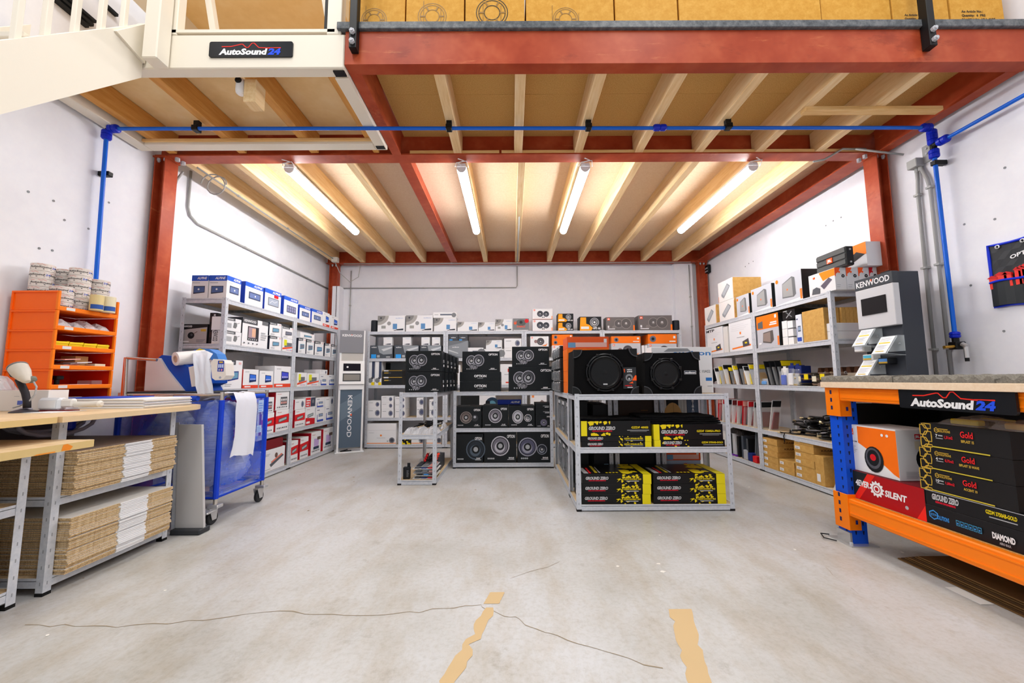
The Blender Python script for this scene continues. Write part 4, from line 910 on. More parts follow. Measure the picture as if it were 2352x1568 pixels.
shelf_x([
    (1223, 1269, 734, None, wt, s_jblwhite, 'white carton with two dark speakers, lower of the pair', .18), (1223, 1269, 709, 733, wt, s_jblwhite, 'white carton with two dark speakers, upper of the pair', .18),
    (1281, 1317, 740, None, 'ink', s_jblyellow, 'small orange and black speaker carton, lower of two', .2), (1281, 1317, 720, 739, 'ink', s_jblyellow, 'small orange and black speaker carton, upper of two', .2),
    (1331, 1381, 727, None, 'ink', s_jblyellow, 'larger orange and black carton with silver speaker', .22), (1392, 1457, 728, None, (112, 106, 106), s_jblgrey, 'grey carton with outlined speakers and orange edge', .2), (1466, 1543, 724, None, (112, 106, 106), s_jblgrey, 'wider grey carton with outlined speakers', .22)], YB_, 1.79, 'right half of back top shelf', 'cartons on the top shelf of the back wall')
for px, lab in ((859, 'small black cylindrical speaker at the left end of the back top shelf'), (1554, 'small black cylindrical speaker at the right end of the back top shelf')):
    a = at(px - 8, 736, 'y', 6.2); b = at(px + 8, 736, 'y', 6.2); r = (b.x - a.x) / 2
    s = thing('cylinder_speaker', lab, 'speaker', ((a.x + b.x) / 2, 6.24, 1.79), 'black cylinder speakers')
    h = a.z - 1.79
    part('body', MB().lathe([(r * .9, 0), (r, .006), (r, h - .01), (r * .94, h)], ((a.x + b.x) / 2, 6.24, 1.791), (0, 0, 1), (34, 38, 46), 18), s, smooth=True); part('top_ring', MB().lathe([(r * .9, 0), (r * .9, .004), (r * .7, .004)], ((a.x + b.x) / 2, 6.24, 1.791 + h), (0, 0, 1), 'black', 18), s)
# second shelf
gA = 'grey carton with silver amplifier picture'
shelf_x([(850, 902, 793, None, (78, 84, 92), s_audgrey, gA), (906, 962, 793, None, (78, 84, 92), s_audgrey, gA), (965, 1014, 793, None, (78, 84, 92), s_audgrey, gA)], YB_, 1.37, 'back second shelf', 'grey amplifier cartons')
wl_ = 'small white carton on the grey ones'
shelf_x([(881, 901, 774, 793, wt, s_audwhite, wl_, .08), (925, 944, 774, 793, wt, s_audwhite, wl_, .08), (968, 987, 774, 793, wt, s_audwhite, wl_, .08), (992, 1011, 774, 793, wt, s_audwhite, wl_, .08)], YB_ + .03, 1.37, 'back second shelf', 'small white cartons on the grey ones')
def s_audbig(p): p.part = 'amplifier_picture'; p.poly([(0, .7), (.6, .85), (1, 1), (1, .0), (.5, .1), (0, .3)], (140, 146, 152)); p.poly([(0, .5), (.5, .3), (.5, .25), (0, .42)], (196, 200, 204)); p.part = 'lettering'; p.text('audison', .2, .6, .06, 'white', w=.34)
def s_auddark(p): p.part = 'lettering'; p.text('audison', .5, .42, .16, 'white', 'c', w=.5); p.part = 'blue_square'; p.rect(.08, .02, .4, .2, (60, 160, 240))
shelf_x([(1030, 1075, 782, None, (112, 118, 124), s_audbig, 'large grey carton with silver amplifier photo', .32), (1031, 1052, 768, 782, (76, 78, 84), s_auddark, 'small dark grey carton with a blue square, left one', .2), (1053, 1074, 768, 782, (76, 78, 84), s_auddark, 'small dark grey carton with a blue square, right one', .2),
    (1075, 1110, 798, None, wt, s_thin, 'low white carton beside the grey one'), (1112, 1157, 801, None, wt, s_thin, 'wide low white carton under another'), (1116, 1153, 781, 801, wt, s_audison(0), 'white carton with grey speaker corner, stacked', .2),
    (1158, 1198, 799, None, wt, s_smallspk, 'white carton with round speaker, lower'), (1158, 1198, 777, 799, wt, s_smallspk, 'white carton with round speaker, upper')], YB_, 1.37, 'back second shelf', 'cartons on the second shelf of the back wall')
shelf_x([(1218, 1260, 796, None, wt, s_jblsingle, 'white carton with one large speaker, lower'), (1218, 1260, 772, 796, wt, s_jblsingle, 'white carton with one large speaker, upper'),
    (1268, 1315, 793, None, wt, s_jblwhite, 'white carton with speakers under orange ones'), (1268, 1315, 780, 793, 'orange', s_jblorange, 'flat orange carton, lower of two'), (1268, 1315, 768, 780, 'orange', s_jblorange, 'flat orange carton, upper of two'),
    (1322, 1373, 776, None, 'orange', None, 'plain orange carton mostly hidden by the red one')], YB_, 1.37, 'back second shelf', 'cartons on the second shelf of the back wall')
shelf_x([(1404, 1471, 788, None, (204, 204, 210), s_jblsingle, 'grey carton with speaker under the left orange one', .34), (1404, 1471, 772, 788, 'orange', s_jblorange, 'orange carton with two small speakers, left one', .34),
    (1488, 1554, 789, None, (204, 204, 210), s_jblsingle, 'grey carton with speaker under the right orange one', .34), (1488, 1554, 767, 789, 'orange', s_jblorange, 'orange carton with two small speakers, right one', .34),
    (1474, 1480, 793, None, wt, None, 'slim white pack with black rings, left', .1), (1481, 1487, 793, None, wt, None, 'slim white pack with black rings, right', .1)], YB_, 1.37, 'back second shelf', 'cartons on the second shelf of the back wall')
# third shelf
def s_slim(p): p.part = 'dark_strip'; p.rect(.6, .3, 1, 1, (60, 70, 96)); p.part = 'speaker_picture'; p.circ(.4, .2, .1, 'grey'); p.circ(.7, .3, .05, 'dgrey'); p.part = 'yellow_tag'; p.rect(.55, 0, 1, .13, (244, 214, 20))
def s_blkyel(p): p.part = 'gold_line'; p.rect(0, .9, 1, .96, 'gold'); p.part = 'lettering'; p.rect(.08, .52, .3, .64, 'gold'); p.rect(.3, .55, .42, .58, 'lgrey'); p.rect(.06, .84, .3, .98, 'white')
shelf_x([(846, 861, 829, None, wt, s_slim, 'slim upright white pack with yellow tag, left one', .2), (862, 877, 829, None, wt, s_slim, 'slim upright white pack with yellow tag, right one', .2),
    (879, 924, 865, None, (30, 32, 34), s_blkyel, 'flat black carton with gold line, lower', .28), (879, 924, 850, 865, (30, 32, 34), s_blkyel, 'flat black carton with gold line, upper', .28)], YB_, .955, 'back middle shelf', 'cartons on the middle shelf of the back wall')
def s_audred(p): p.part = 'red_mark'; p.rect(.55, .62, .7, .78, (236, 60, 30)); p.rect(.4, .08, .9, .14, (236, 60, 30)); p.rect(.3, .48, .7, .51, 'lgrey')
shelf_x([(879, 896, 833, 848, 'ink', None, 'dark carton standing behind the gold lined ones', .1), (897, 935, 833, 848, (120, 128, 134), None, 'grey carton standing behind the gold lined ones', .1)], YB_ + .29, .955, 'middle back shelf', 'cartons on the middle shelf of the back wall')
shelf_x([(1044, 1057, 851, None, wt, None, 'white carton stack edge behind the black ones, low'), (1044, 1057, 838, 851, wt, None, 'white carton stack edge behind the black ones, high'), (1149, 1180, 836, None, wt, s_audred, 'white carton with small red marks'), (1270, 1290, 840, None, wt, None, 'plain white carton beside the dark packs')], YB_, .955, 'middle shelf of the back wall', 'cartons on the middle shelf of the back wall')
# fourth shelf
cs = 'small white speaker carton'
rows = []
for px0, px1, n, yt in ((845, 874, 2, 920), (876, 904, 3, 909), (907, 931, 3, 911), (957, 972, 2, 913), (986, 999, 2, 917)):
    for k in range(n):
        h = (954 - yt) / n; rows.append((px0, px1, 954 - h * (k + 1), None if k == 0 else 954 - h * k, wt, s_smallspk, '%s, %s of pile' % (cs, ['lowest', 'middle' if n == 3 else 'top', 'top'][k])))
shelf_x(rows, YB_, .46, 'left back rack', 'small white speaker cartons', .26)
def s_blackgreen(p): p.part = 'lettering'; p.rect(.2, .3, .5, .45, (120, 190, 60)); p.rect(.48, .36, .66, .4, 'lgrey'); p.part = 'white_corner'; p.poly([(0, 0), (.18, 0), (.08, .35), (0, .5)], 'white')
def s_whitespk(p): p.part = 'speaker_picture'; p.circ(.8, .55, .3, (40, 60, 80)); p.circ(.8, .55, .16, (90, 140, 160)); p.rect(.4, .45, .66, .7, 'ink'); p.part = 'small_print'; p.rect(.08, .3, .3, .34, (240, 150, 140))
def s_wedge(p): p.part = 'speaker_picture'; p.poly([(.4, .1), (1, .1), (1, .5), (.6, .75), (.42, .6)], (128, 110, 106)); p.part = 'orange_mark'; p.rect(.08, .85, .2, 1, (250, 150, 80))
shelf_x([(1052, 1100, 907, None, (26, 28, 28), s_blackgreen, 'black carton with green lettering'), (1101, 1138, 904, None, wt, s_whitespk, 'white carton with dark blue speaker'), (1218, 1262, 905, None, wt, s_wedge, 'white carton with wedge speaker and orange mark')], YB_, .46, 'seen through the low speaker rack', 'cartons on the fourth shelf of the back wall')
# bottom shelf
def s_yb(p): splat(p, 0, 1, 0, .7, 6, 3)
shelf_x([(842, 910, 988, None, wt, s_orange_foot, 'white carton with orange foot stripe, front left', .34), (842, 910, 972, 988, wt, None, 'white carton lid lying on the orange striped one', .34),
    (921, 932, 1004, None, 'ink', s_yb, 'small black and yellow carton, left', .2), (933, 944, 1004, None, 'ink', s_yb, 'small black and yellow carton, right', .2), (945, 972, 990, None, wt, s_orange_foot, 'white orange striped carton behind the narrow rack, left', .34), (980, 1013, 990, None, wt, s_orange_foot, 'white orange striped carton behind the narrow rack, right', .34),
    (1054, 1090, 996, None, wt, s_orange_foot, 'white carton with orange mark behind black cartons', .34)], YB_, .055, 'bottom back shelf', 'cartons on the bottom shelf of the back wall')
# ------------------------------------------------------------ low speaker rack
OP = (32, 42, 50); OW = M((15, 20, 24), .4)
og = 'black speaker cartons'
YO = 4.745
SNAP = {898.5: .891, 980.5: .463, 1057: .061}
oc = lambda lab, px0, px1, py0, py1, st, col=OP, Y=YO, d=.34, rz=0: (lambda a, b: carton('speaker_carton', lab, 'carton', og, (a.x, b.x, Y, Y + d, SNAP.get(py1) or at((px0 + px1) / 2, py1, 'y', Y).z, (a.z + at(px1, py0, 'y', Y).z) / 2), OW if col is OP else col, [('f', st), ('t', s_option_top)], rz=rz, flap=(24, 32, 38)))(at(px0, py0, 'y', Y), at(px1, py0, 'y', Y))
oc('black carton with speaker pair, alone on two flat cartons', 1062, 1147, 807, 853.5, s_option('AM130'))
oc('flat black carton with white lettering, upper of two on the low rack', 1056, 1150, 854, 875.5, s_option_flat); oc('flat black carton with white lettering, lower of two on the low rack', 1056, 1150, 876, 898.5, s_option_flat)
oc('black carton with speaker pair, upper of the right hand pair', 1176, 1261, 796, 841.5, s_option('AM165')); oc('bigger black carton with speaker pair, lower of the right hand pair', 1168, 1271, 842, 898.5, s_option('AM200'))
oc('black carton with speaker and dome picture, middle shelf of the low rack', 1045, 1106, 934, 980.5, s_option('P-165', 'dome')); oc('black carton with one grey speaker, middle shelf of the low rack', 1108, 1167, 931, 980.5, s_option('P-165', 'one')); oc('black carton with white oval speaker and tweeter, low rack', 1168, 1228, 932, 980.5, s_option('P-165', 'oval'))
oc('small black carton with tiny speaker, bottom of the short stack', 1230, 1266, 952, 980.5, s_option('M-25', 'small')); oc('small flat black carton, middle of the short stack', 1230, 1266, 939, 951.5, s_option_top); oc('small flat black carton, top of the short stack', 1230, 1265, 926, 938.5, s_option_top)
oc('black carton with dark woofer, bottom shelf of the low rack', 1044, 1110, 997, 1057, s_option('SW8', 'woofer'), d=.3); oc('black carton with silver coaxial speaker, bottom shelf of the low rack', 1112, 1186, 991, 1057, s_option('SH165', 'one'), d=.3); oc('black carton with purple speaker and tweeter, bottom shelf of the low rack', 1188, 1264, 990, 1057, s_option('SH165', 'duo'), d=.3)
a = at(1143, 918, 'y', 4.9); b = at(1197, 929, 'y', 4.9)
def s_alpflat(p): p.part = 'lettering'; p.text('ALPINE', .95, .3, .4, 'white', 'r', w=.4, bold=.04, shear=.3)
carton('carton', 'flat blue carton with white lettering on the middle black cartons', 'carton', None, (a.x, b.x, 4.9, 5.05, at(1170, 931, 'y', 4.745).z + .004, a.z), (26, 62, 190), [('f', s_alpflat)])
# cartons on the narrow rack, in two layers going back
YS = 4.03
for r in range(2):
    for k in range(5):
        y0 = YS + k * .19
        a = at(932, 806 if r else 854, 'y', YS); b = at(1014, 853 if r else 901, 'y', YS)
        x0 = a.x + .012 * k * (1 if r else .8) - (.004 if r == 0 else 0); x1 = x0 + b.x - a.x
        wh = ['front', 'second', 'third', 'fourth', 'rearmost'][k]
        carton('speaker_carton', 'black carton with speaker pair on the narrow rack, %s layer, %s one' % ('upper' if r else 'lower', wh), 'carton', 'black speaker cartons on the narrow rack', (x0, x1, y0, y0 + .185, .907 if r == 0 else at(970, 853.4, 'y', YS).z, at(970, 854, 'y', YS).z if r == 0 else a.z - .006 * k), OW, [('f', s_option('AM62' if r else 'AM100')), ('r', s_option_top)], flap=(24, 32, 38) if r else None)
# ============================================================ front island rack
YF_ = 3.215
gzd = 'yellow and black damping kits'
def fr(px0, px1, py0, py1, Y=YF_): a = at(px0, py0, 'y', Y); b = at(px1, py1, 'y', Y); return a.x, b.x, b.z, a.z
BK = M((10, 11, 14), .35)
def s_gztop(p):
    p.part = 'yellow_end'; p.rect(.88, 0, 1, 1, (238, 220, 20)); splat(p, .62, .86, 0, 1, 8, 12); p.part = 'small_print'; p.poly([(.03, .05), (.10, .05), (.08, .6), (.02, .6)], 'lgrey'); p.rect(.11, .06, .14, .6, 'red'); p.rect(.2, .1, .24, .8, (200, 180, 40)); p.rect(.26, .1, .28, .7, 'lgrey')
    for k in range(4): p.rect(.36 + .05 * k, .08, .39 + .05 * k, .14, 'yellow')
for side, (pa, pb) in enumerate(((1338, 1498), (1501, 1667))):
    for k in range(3):
        x0, x1, z0, z1 = fr(pa - 1 * (2 - k) + (2 - k) * (1.5 if side else 0) - 1, pb - 3 + (2 - k) * (1.5 if side else -.5), 1136 - 23 * k, 1136 - 23 * k)
        z0 = .051 + .077 * k; z1 = z0 + .076
        carton('kit_carton', 'black and yellow damping kit carton, %s stack, %s of three' % ('right' if side else 'left', ['bottom', 'middle', 'top'][k]), 'carton', gzd, (x0, x1, YF_, YF_ + .36, z0, z1), BK, [('f', s_gz_door)] + ([('t', s_gztop)] if k == 2 else []), ms={'r': M((232, 214, 24), .5)})
# upper shelf
def fcart(lab, px0, px1, py0, py1, st, z0, z1, d=.34, yl=None, extra=()):
    x0, x1, _, _ = fr(px0, px1, py0, py1); carton('kit_carton', lab, 'carton', 'sound foam cartons', (x0, x1, YF_, YF_ + d, z0, z1), BK, [('f', st)] + list(extra), ms=yl)
fcart('flat black and yellow carton, bottom left on the front rack upper shelf', 1335, 1496, 1008, 1020, s_gz_thin('GZDM 3750AB-SILVER'), .491, .533)
fcart('flat black and yellow carton, second from bottom left on the front rack', 1335, 1496, 995, 1008, s_gz_thin('GZDM 3750AB-SILVER'), .534, .578)
fcart('tall black carton with yellow left end, left on the front rack upper shelf', 1334, 1495, 962, 995, s_gz_big('GZDF 400SI'), .579, .697)
fcart('flat black carton with yellow left end, bottom right on the front rack', 1502, 1665, 1004, 1018, s_gz_thin('GZDM 3750AB-GOLD', True), .491, .545, yl={'l': M((232, 214, 24), .5)})
fcart('tall black carton with yellow left end, right on the front rack upper shelf', 1500, 1661, 970, 1004, s_gz_big('GZDF 1500SA-PRO'), .546, .668, yl={'l': M((232, 214, 24), .5)})
def wavy_sheet(name, lab, x0, x1, y0, y1, z, th, amp, seed, m='felt', droop=0):
    R = random.Random(seed); nx = 24; ny = 8; ph = R.uniform(0, 6)
    def h(i, j): return z + amp * (math.sin(i * .9 + ph) * .5 + math.sin(j * 1.3 + ph * 2) * .3 + .5) + droop * (max(0, 4 - i) / 4) ** 2
    V = [[(x0 + (x1 - x0) * i / nx + R.uniform(-.003, .003), y0 + (y1 - y0) * j / ny + .004 * math.sin(i * 1.7 + ph), h(i, j)) for i in range(nx + 1)] for j in range(ny + 1)]
    mb = MB(); mb.sheet([[(a, b, c + th) for a, b, c in r] for r in V], m); mb.sheet([r[::-1] for r in V], m)
    for r, f in ((V[0], 1), (V[-1], -1)):
        for i in range(nx): mb.add([r[i], r[i + 1], (r[i + 1][0], r[i + 1][1], r[i + 1][2] + th), (r[i][0], r[i][1], r[i][2] + th)], [(0, 1, 2, 3)], m)
    for c_ in (0, nx):
        for j in range(ny): a, b = V[j][c_], V[j + 1][c_]; mb.add([a, b, (b[0], b[1], b[2] + th), (a[0], a[1], a[2] + th)], [(0, 1, 2, 3)], m)
    return solo(name, mb, lab, 'foam sheet', 'black foam sheets on the front rack')
for k in range(4):
    x0, x1, _, _ = fr([1490, 1486, 1480, 1474][k], [1656, 1656, 1654, 1646][k], 960, 960)
    wavy_sheet('foam_sheet', 'limp black foam sheet on the right carton of the front rack, %s of four' % ['lowest', 'second', 'third', 'top'][k], x0, x1, YF_ + .005 + .01 * k, 3.56, .6705 + .0155 * k, .012, .003 + .002 * (k == 3), 20 + k)
x0, x1, _, _ = fr(1336, 1500, 960, 960)
wavy_sheet('foam_sheet', 'thin black foam sheet on the left carton of the front rack', x0, x1, YF_ + .03, 3.55, .699, .012, .005, 31)
# subwoofers
FELT = 'felt'
def subwoofer(lab, x0, x1, z0, z1, Y, d, cx, cz, r, skew=0.0, extra=None):
    t = thing('subwoofer', lab, 'subwoofer', ((x0 + x1) / 2, Y + d / 2, z0), 'boxed subwoofers on the front rack')
    part('enclosure', MB().prism([(x0, Y, z0), (x1, Y, z0), (x1 - .004, Y, z1 + skew), (x0 + .012, Y, z1 - skew)], (0, d, 0), FELT), t)
    mb = MB(); n = 40
    RG = M((16, 17, 20), .3)
    o = part('surround_ring', MB().lathe([(r, 0), (r, .012), (r * .985, .022), (r * .93, .026), (r * .9, .018), (r * .88, .006)], (cx, Y, cz), (0, -1, 0), RG, 44), t, smooth=True)
    for k in range(8):
        a = PI / 8 + PI / 4 * k; part('rim_lug', MB().box(cx + r * .95 * math.cos(a) - .012, cx + r * .95 * math.cos(a) + .012, Y - .028, Y, cz + r * .95 * math.sin(a) - .012, cz + r * .95 * math.sin(a) + .012, RG, c=.004), o)
    part('cone', MB().lathe([(r * .9, 0), (r * .86, .012), (r * .8, .016), (r * .76, .008), (r * .7, .001), (r * .45, -.004), (r * .2, -.001), (0, .003)], (cx, Y - .008, cz), (0, -1, 0), M((10, 11, 14), .35), 40), t, smooth=True)
    R2 = .07
    for sx, zz, X in ((1, z0, x0), (-1, z0, x1), (1, z1 - skew, x0 + .012), (-1, z1 + skew, x1 - .004)):
        sz = 1 if zz == z0 else -1; q = [(X - sx * .006, Y - .010, zz - sz * .004)]
        for k in range(9): aa = PI / 2 * k / 8; q.append((X - sx * .006 + sx * R2 * math.cos(aa), Y - .010, zz - sz * .004 + sz * R2 * math.sin(aa)))
        if sx * sz < 0: q = q[::-1]
        o2 = part('corner_guard', MB().prism(q[::-1], (0, .05, 0), M((16, 17, 20), .45)), t)
        part('guard_rib', MB().tube([(X - sx * .006 + sx * R2 * .93 * math.cos(PI / 2 * k / 8), Y - .012, zz - sz * .004 + sz * R2 * .93 * math.sin(PI / 2 * k / 8)) for k in range(9)], .004, M((70, 72, 76), .3), 6), o2)
    return t
x0, x1, z0, z1 = fr(1316, 1466, 803, 905)
c = at(1389, 855, 'y', YF_); e = at(1432, 855, 'y', YF_)
t = subwoofer('black felt subwoofer box with a hanging product card, left on the front rack', x0, x1, .909, z1, YF_ + .01, .33, c.x, c.z, e.x - c.x + .004, .004)
p = Print((c.x - .035, YF_ - .0105, c.z - .105), (1, 0, 0), (0, 0, 1), .07, .02, 'badge'); p.rect(.25, .2, .75, .8, 'lgrey'); p.done(t)
a = at(1432, 884, 'y', YF_ - .005); b = at(1461, 843, 'y', YF_ - .005)
cardo = solo('product_card', MB().box(a.x, b.x, YF_ - .004, YF_ + .006, a.z - .03, b.z, M((40, 42, 46), .5), c=.002), 'dark product card with orange flash on the left subwoofer', 'card', None)
p = face(a.x, b.x, YF_ - .004, 0, a.z - .03, b.z, 'f')
p.part = 'lettering'; p.text('HPX', .3, .86, .05, 'white', w=.4, bold=.04); p.text('690', .3, .77, .05, 'white', w=.4, bold=.04); p.rect(.06, .76, .14, .92, 'jorange'); p.text('HERTZ', .12, .12, .05, 'red', w=.55, bold=.04); p.rect(.3, .05, .7, .08, 'white'); p.part = 'speaker_picture'; p.circ(.45, .52, .17, 'grey'); p.circ(.45, .5, .1, 'ink'); p.circ(.45, .46, .05, 'lgrey'); p.part = 'orange_flash'; p.poly([(.65, .38), (1, .38), (1, .62), (.9, .62)], 'jorange'); p.poly([(.4, .25), (.75, .25), (.7, .34)], 'jorange'); p.done(cardo)
x0, x1, z0, z1 = fr(1478, 1611, 810, 905); c = at(1529, 858, 'y', YF_); e = at(1565, 858, 'y', YF_)
t = subwoofer('black felt subwoofer box with white lettered badge, right on the front rack', x0, x1, .909, z1, YF_ + .01, .24, c.x, c.z, e.x - c.x + .002, .003)
a = at(1573, 859, 'y', YF_); b = at(1600, 851, 'y', YF_)
p = Print((a.x, YF_ + .0095, a.z), (1, 0, 0), (0, 0, 1), b.x - a.x, b.z - a.z, 'badge'); p.rect(0, 0, 1, 1, 'white'); p.rect(.02, .06, .98, .94, (60, 66, 80)); p.text('audison', .5, .22, .5, 'white', 'c', w=.86, bold=.04); p.done(t)
q = at(1529, 868, 'y', YF_)
x0, x1, z0, z1 = fr(1497, 1641, 797, 905, 3.46)
def s_auds(p): p.part = 'lettering'; p.text('audison', .98, .82, .10, (60, 130, 200), 'r', w=.62, bold=.02); p.text('APBX 10AS2', .96, .44, .055, 'grey', 'r', w=.3); p.rect(.88, .26, .98, .33, (40, 120, 200)); p.rect(.9, .14, .98, .15, 'grey'); p.part = 'speaker_picture'; p.poly([(.2, .9), (.28, .97), (.6, .97), (.66, .9)], (150, 152, 156))
carton('subwoofer_carton', 'large white carton with blue lettering behind the right subwoofer', 'carton', None, (x0, x1, 3.47, 3.60, .909, z1), wt, [('f', s_auds)])
# things stacked on the aisle-side rack behind the left subwoofer
def s_redblur(p): p.part = 'orange_panel'; p.rect(0, 0, 1, 1, (240, 92, 30)); p.part = 'pale_panel'; p.rect(.15, .1, .95, .5, (242, 190, 180)); p.part = 'blue_picture'; p.rect(.02, .05, .2, .5, (110, 160, 200)); p.part = 'logo'; p.rect(.88, .5, .95, .82, 'white')
def s_orangetrap(p): p.part = 'black_print'; p.poly([(.03, 0), (.12, .62), (1, .62), (1, 0)], (24, 24, 26)); p.circ(.09, .28, .05, 'white')
X0, X1 = .513, .90
for k in range(4): carton('carton', 'orange carton with black wedge print, %s of the four stacked behind the left subwoofer' % ['lowest', 'second', 'third', 'highest'][k], 'carton', 'orange stacked cartons', (X0, X1, 3.63, 3.93, .901 + .104 * k, 1.004 + .104 * k), (244, 116, 22), [('f', s_orangetrap)])
carton('carton', 'red orange carton with pale panel on top of the orange stack', 'carton', None, (X0 + .002, X1 + .002, 3.64, 3.93, 1.3185, 1.425), (236, 96, 40), [('f', s_redblur)])
def blister(name, lab, b, col='black', grp='black blister packs on the aisle rack'):
    x0, x1, y0, y1, z0, z1 = b
    t = thing(name, lab, 'blister pack', ((x0 + x1) / 2, (y0 + y1) / 2, z0), grp)
    part('backing_card', MB().box(x0 + .02, x1, y0, y1, z0, z1, M((30, 32, 34), .5), c=.001), t)
    part('clear_shell', MB().box(x0, x0 + .02, y0 + .006, y1 - .006, z0 + .008, z1 - .012, 'clear', c=.008), t)
    part('content', MB().lathe([(.0, 0), ((z1 - z0) * .28, .002), ((z1 - z0) * .3, .014), (0, .016)], (x0 + .02, (y0 + y1) / 2, (z0 + z1) / 2), (-1, 0, 0), M((100, 102, 108), .3), 12), t)
    p = Print((x0 + .0195, y1, z0), (0, -1, 0), (0, 0, 1), y1 - y0, z1 - z0, 'print'); p.rect(.1, .82, .6, .92, 'white'); p.rect(.1, .08, .4, .16, 'lgrey'); p.done(t)
    return t
cols = []
for j in range(4):
    for k in range(4):
        y0 = 3.96 + .19 * j; blister('blister_pack', 'black blister pack, %s row up, %s column from the front, aisle rack top' % (ORD[k], ORD[j]), (.47, .62, y0, y0 + .18, .901 + .118 * k, 1.016 + .118 * k - (.003 * ((j + k) % 3))))
for lev, nm in ((.05, 'bottom'), (.47, 'middle')):
    for j in range(3):
        y0 = 3.70 + .335 * j; blister('blister_pack', 'tall clear pack with dark contents, aisle rack %s shelf, %s from the front' % (nm, ORD[j]), (.525, .70, y0, y0 + .31, lev + .001, lev + (.33 if lev < .2 else .36)), grp='tall clear packs in the aisle rack')
# contents of the three end-on racks, seen through the front rack
def s_barcode(p): p.part = 'barcode_label'; p.rect(.55, .3, .8, .6, (150, 190, 220)); [p.rect(.57 + .022 * k, .34, .58 + .022 * k, .56, 'ink') for k in range(9)]; p.rect(.2, .36, .5, .4, (60, 130, 200))
def s_brown(p): p.part = 'small_print'; p.rect(.62, .22, .86, .3, 'lgrey'); p.lines(.6, .4, .85, .8, 4, (110, 70, 30), .2)
def s_oval(p): p.part = 'tan_oval'; p.circ(.5, .55, .36, (222, 170, 104), .62); p.rect(.56, .2, .58, .9, (120, 84, 40)); p.part = 'edge_stripe'
def s_mobile(p): p.part = 'lettering'; p.text('MOBILE', .42, .95, .16 * p.w / p.h, 'white', vert=True, w=.85, bold=.04)
def s_bluefade(p): p.part = 'picture'; p.poly([(0, 0), (1, 0), (1, .3), (0, .5)], (60, 110, 160))
GI = 'cartons inside the end on racks'
def incart(lab, x0, x1, z0, z1, col, st=None, y0=3.63, d=.4): return carton('carton', lab, 'carton', GI, (x0, x1, y0, y0 + d, z0, z1), col, [('f', st)] if st else ())
incart('black carton with pale blue barcode label behind the front rack', .74, .90, .471, .80, (20, 20, 24), s_barcode, 3.64, .5)
incart('dark brown carton behind the front rack, middle bay', .975, 1.31, .471, .86, (52, 34, 22), s_brown, 3.64, .5)
incart('orange edged pale carton strip at the right bay', 1.388, 1.412, .471, .84, (236, 226, 220), s_bluefade, 3.64, .4)
incart('black carton with tan oval cutout in the right bay', 1.416, 1.52, .471, .85, (16, 16, 20), s_oval, 3.64, .4)
for k in range(3): incart('thin white upright carton in the right bay, %s of three' % ORD[k], 1.522 + .026 * k, 1.546 + .026 * k, .471, .84, (220, 216, 208), None, 3.64, .35)
incart('slate carton with white vertical lettering in the right bay', 1.60, 1.705, .471, .86, (84, 100, 120), s_mobile, 3.64, .4)
incart('black carton low behind the front rack, left bay', .74, .90, .051, .42, (18, 18, 22), s_barcode, 3.64, .5); incart('black carton low behind the front rack, middle bay', .975, 1.31, .051, .42, (14, 14, 17), None, 3.64, .6)
def s_jblflat(p): p.part = 'logo'; p.circ(.06, .6, .2, 'red'); p.part = 'red_blur'; p.rect(.5, .2, .6, .9, (220, 110, 110))
incart('flat pale blue carton with red logo low in the right bay', 1.39, 1.70, .051, .30, (170, 186, 210), s_jblflat, 3.64, .4); incart('red and white carton low in the right bay', 1.39, 1.70, .3015, .40, (224, 140, 120), s_redblur, 3.64, .4)
# ============================================================ narrow rack: loose goods
def cable_coil(lab, c, r, n, th, m, grp, seed, flat=.35, name='cable_coil'):
    R = random.Random(seed); pts = []
    ax = R.uniform(0, PI)
    for k in range(n * 12 + 1):
        t = 2 * PI * k / 12; rr = r * (1 + .10 * math.sin(t * .37 + seed)); x = rr * math.cos(t); y = rr * .62 * math.sin(t)
        pts.append((c[0] + x * math.cos(ax) - y * math.sin(ax), c[1] + x * math.sin(ax) + y * math.cos(ax), c[2] + th + flat * r * (.5 + .5 * math.sin(t * .5 + seed)) * .9))
    t_ = thing(name, lab, 'cable', c, grp)
    part('cable', MB().tube(pts, th, m, 6), t_, smooth=True)
    e = pts[-1]; part('plug', MB().cyl(e, (e[0] + .03 * math.cos(ax), e[1] + .03 * math.sin(ax), e[2] + .004), th * 1.7, M((206, 190, 150), .3, .6), 8), t_)
    part('tie', MB().tube([(pts[6][0] + .01 * math.cos(a), pts[6][1], pts[6][2] + .012 * math.sin(a)) for a in [2 * PI * k / 8 for k in range(9)]], .003, 'lgrey', 5), t_)
    return t_
for k in range(5): cable_coil('black cable with orange plug on the narrow rack shelf, part of the heap', (-1.02 + .05 * k, 4.36 + .06 * (k % 3), .488 + .012 * k), .075, 2, .006, 'black', 'black cables heaped on the narrow rack', 40 + k, .8)
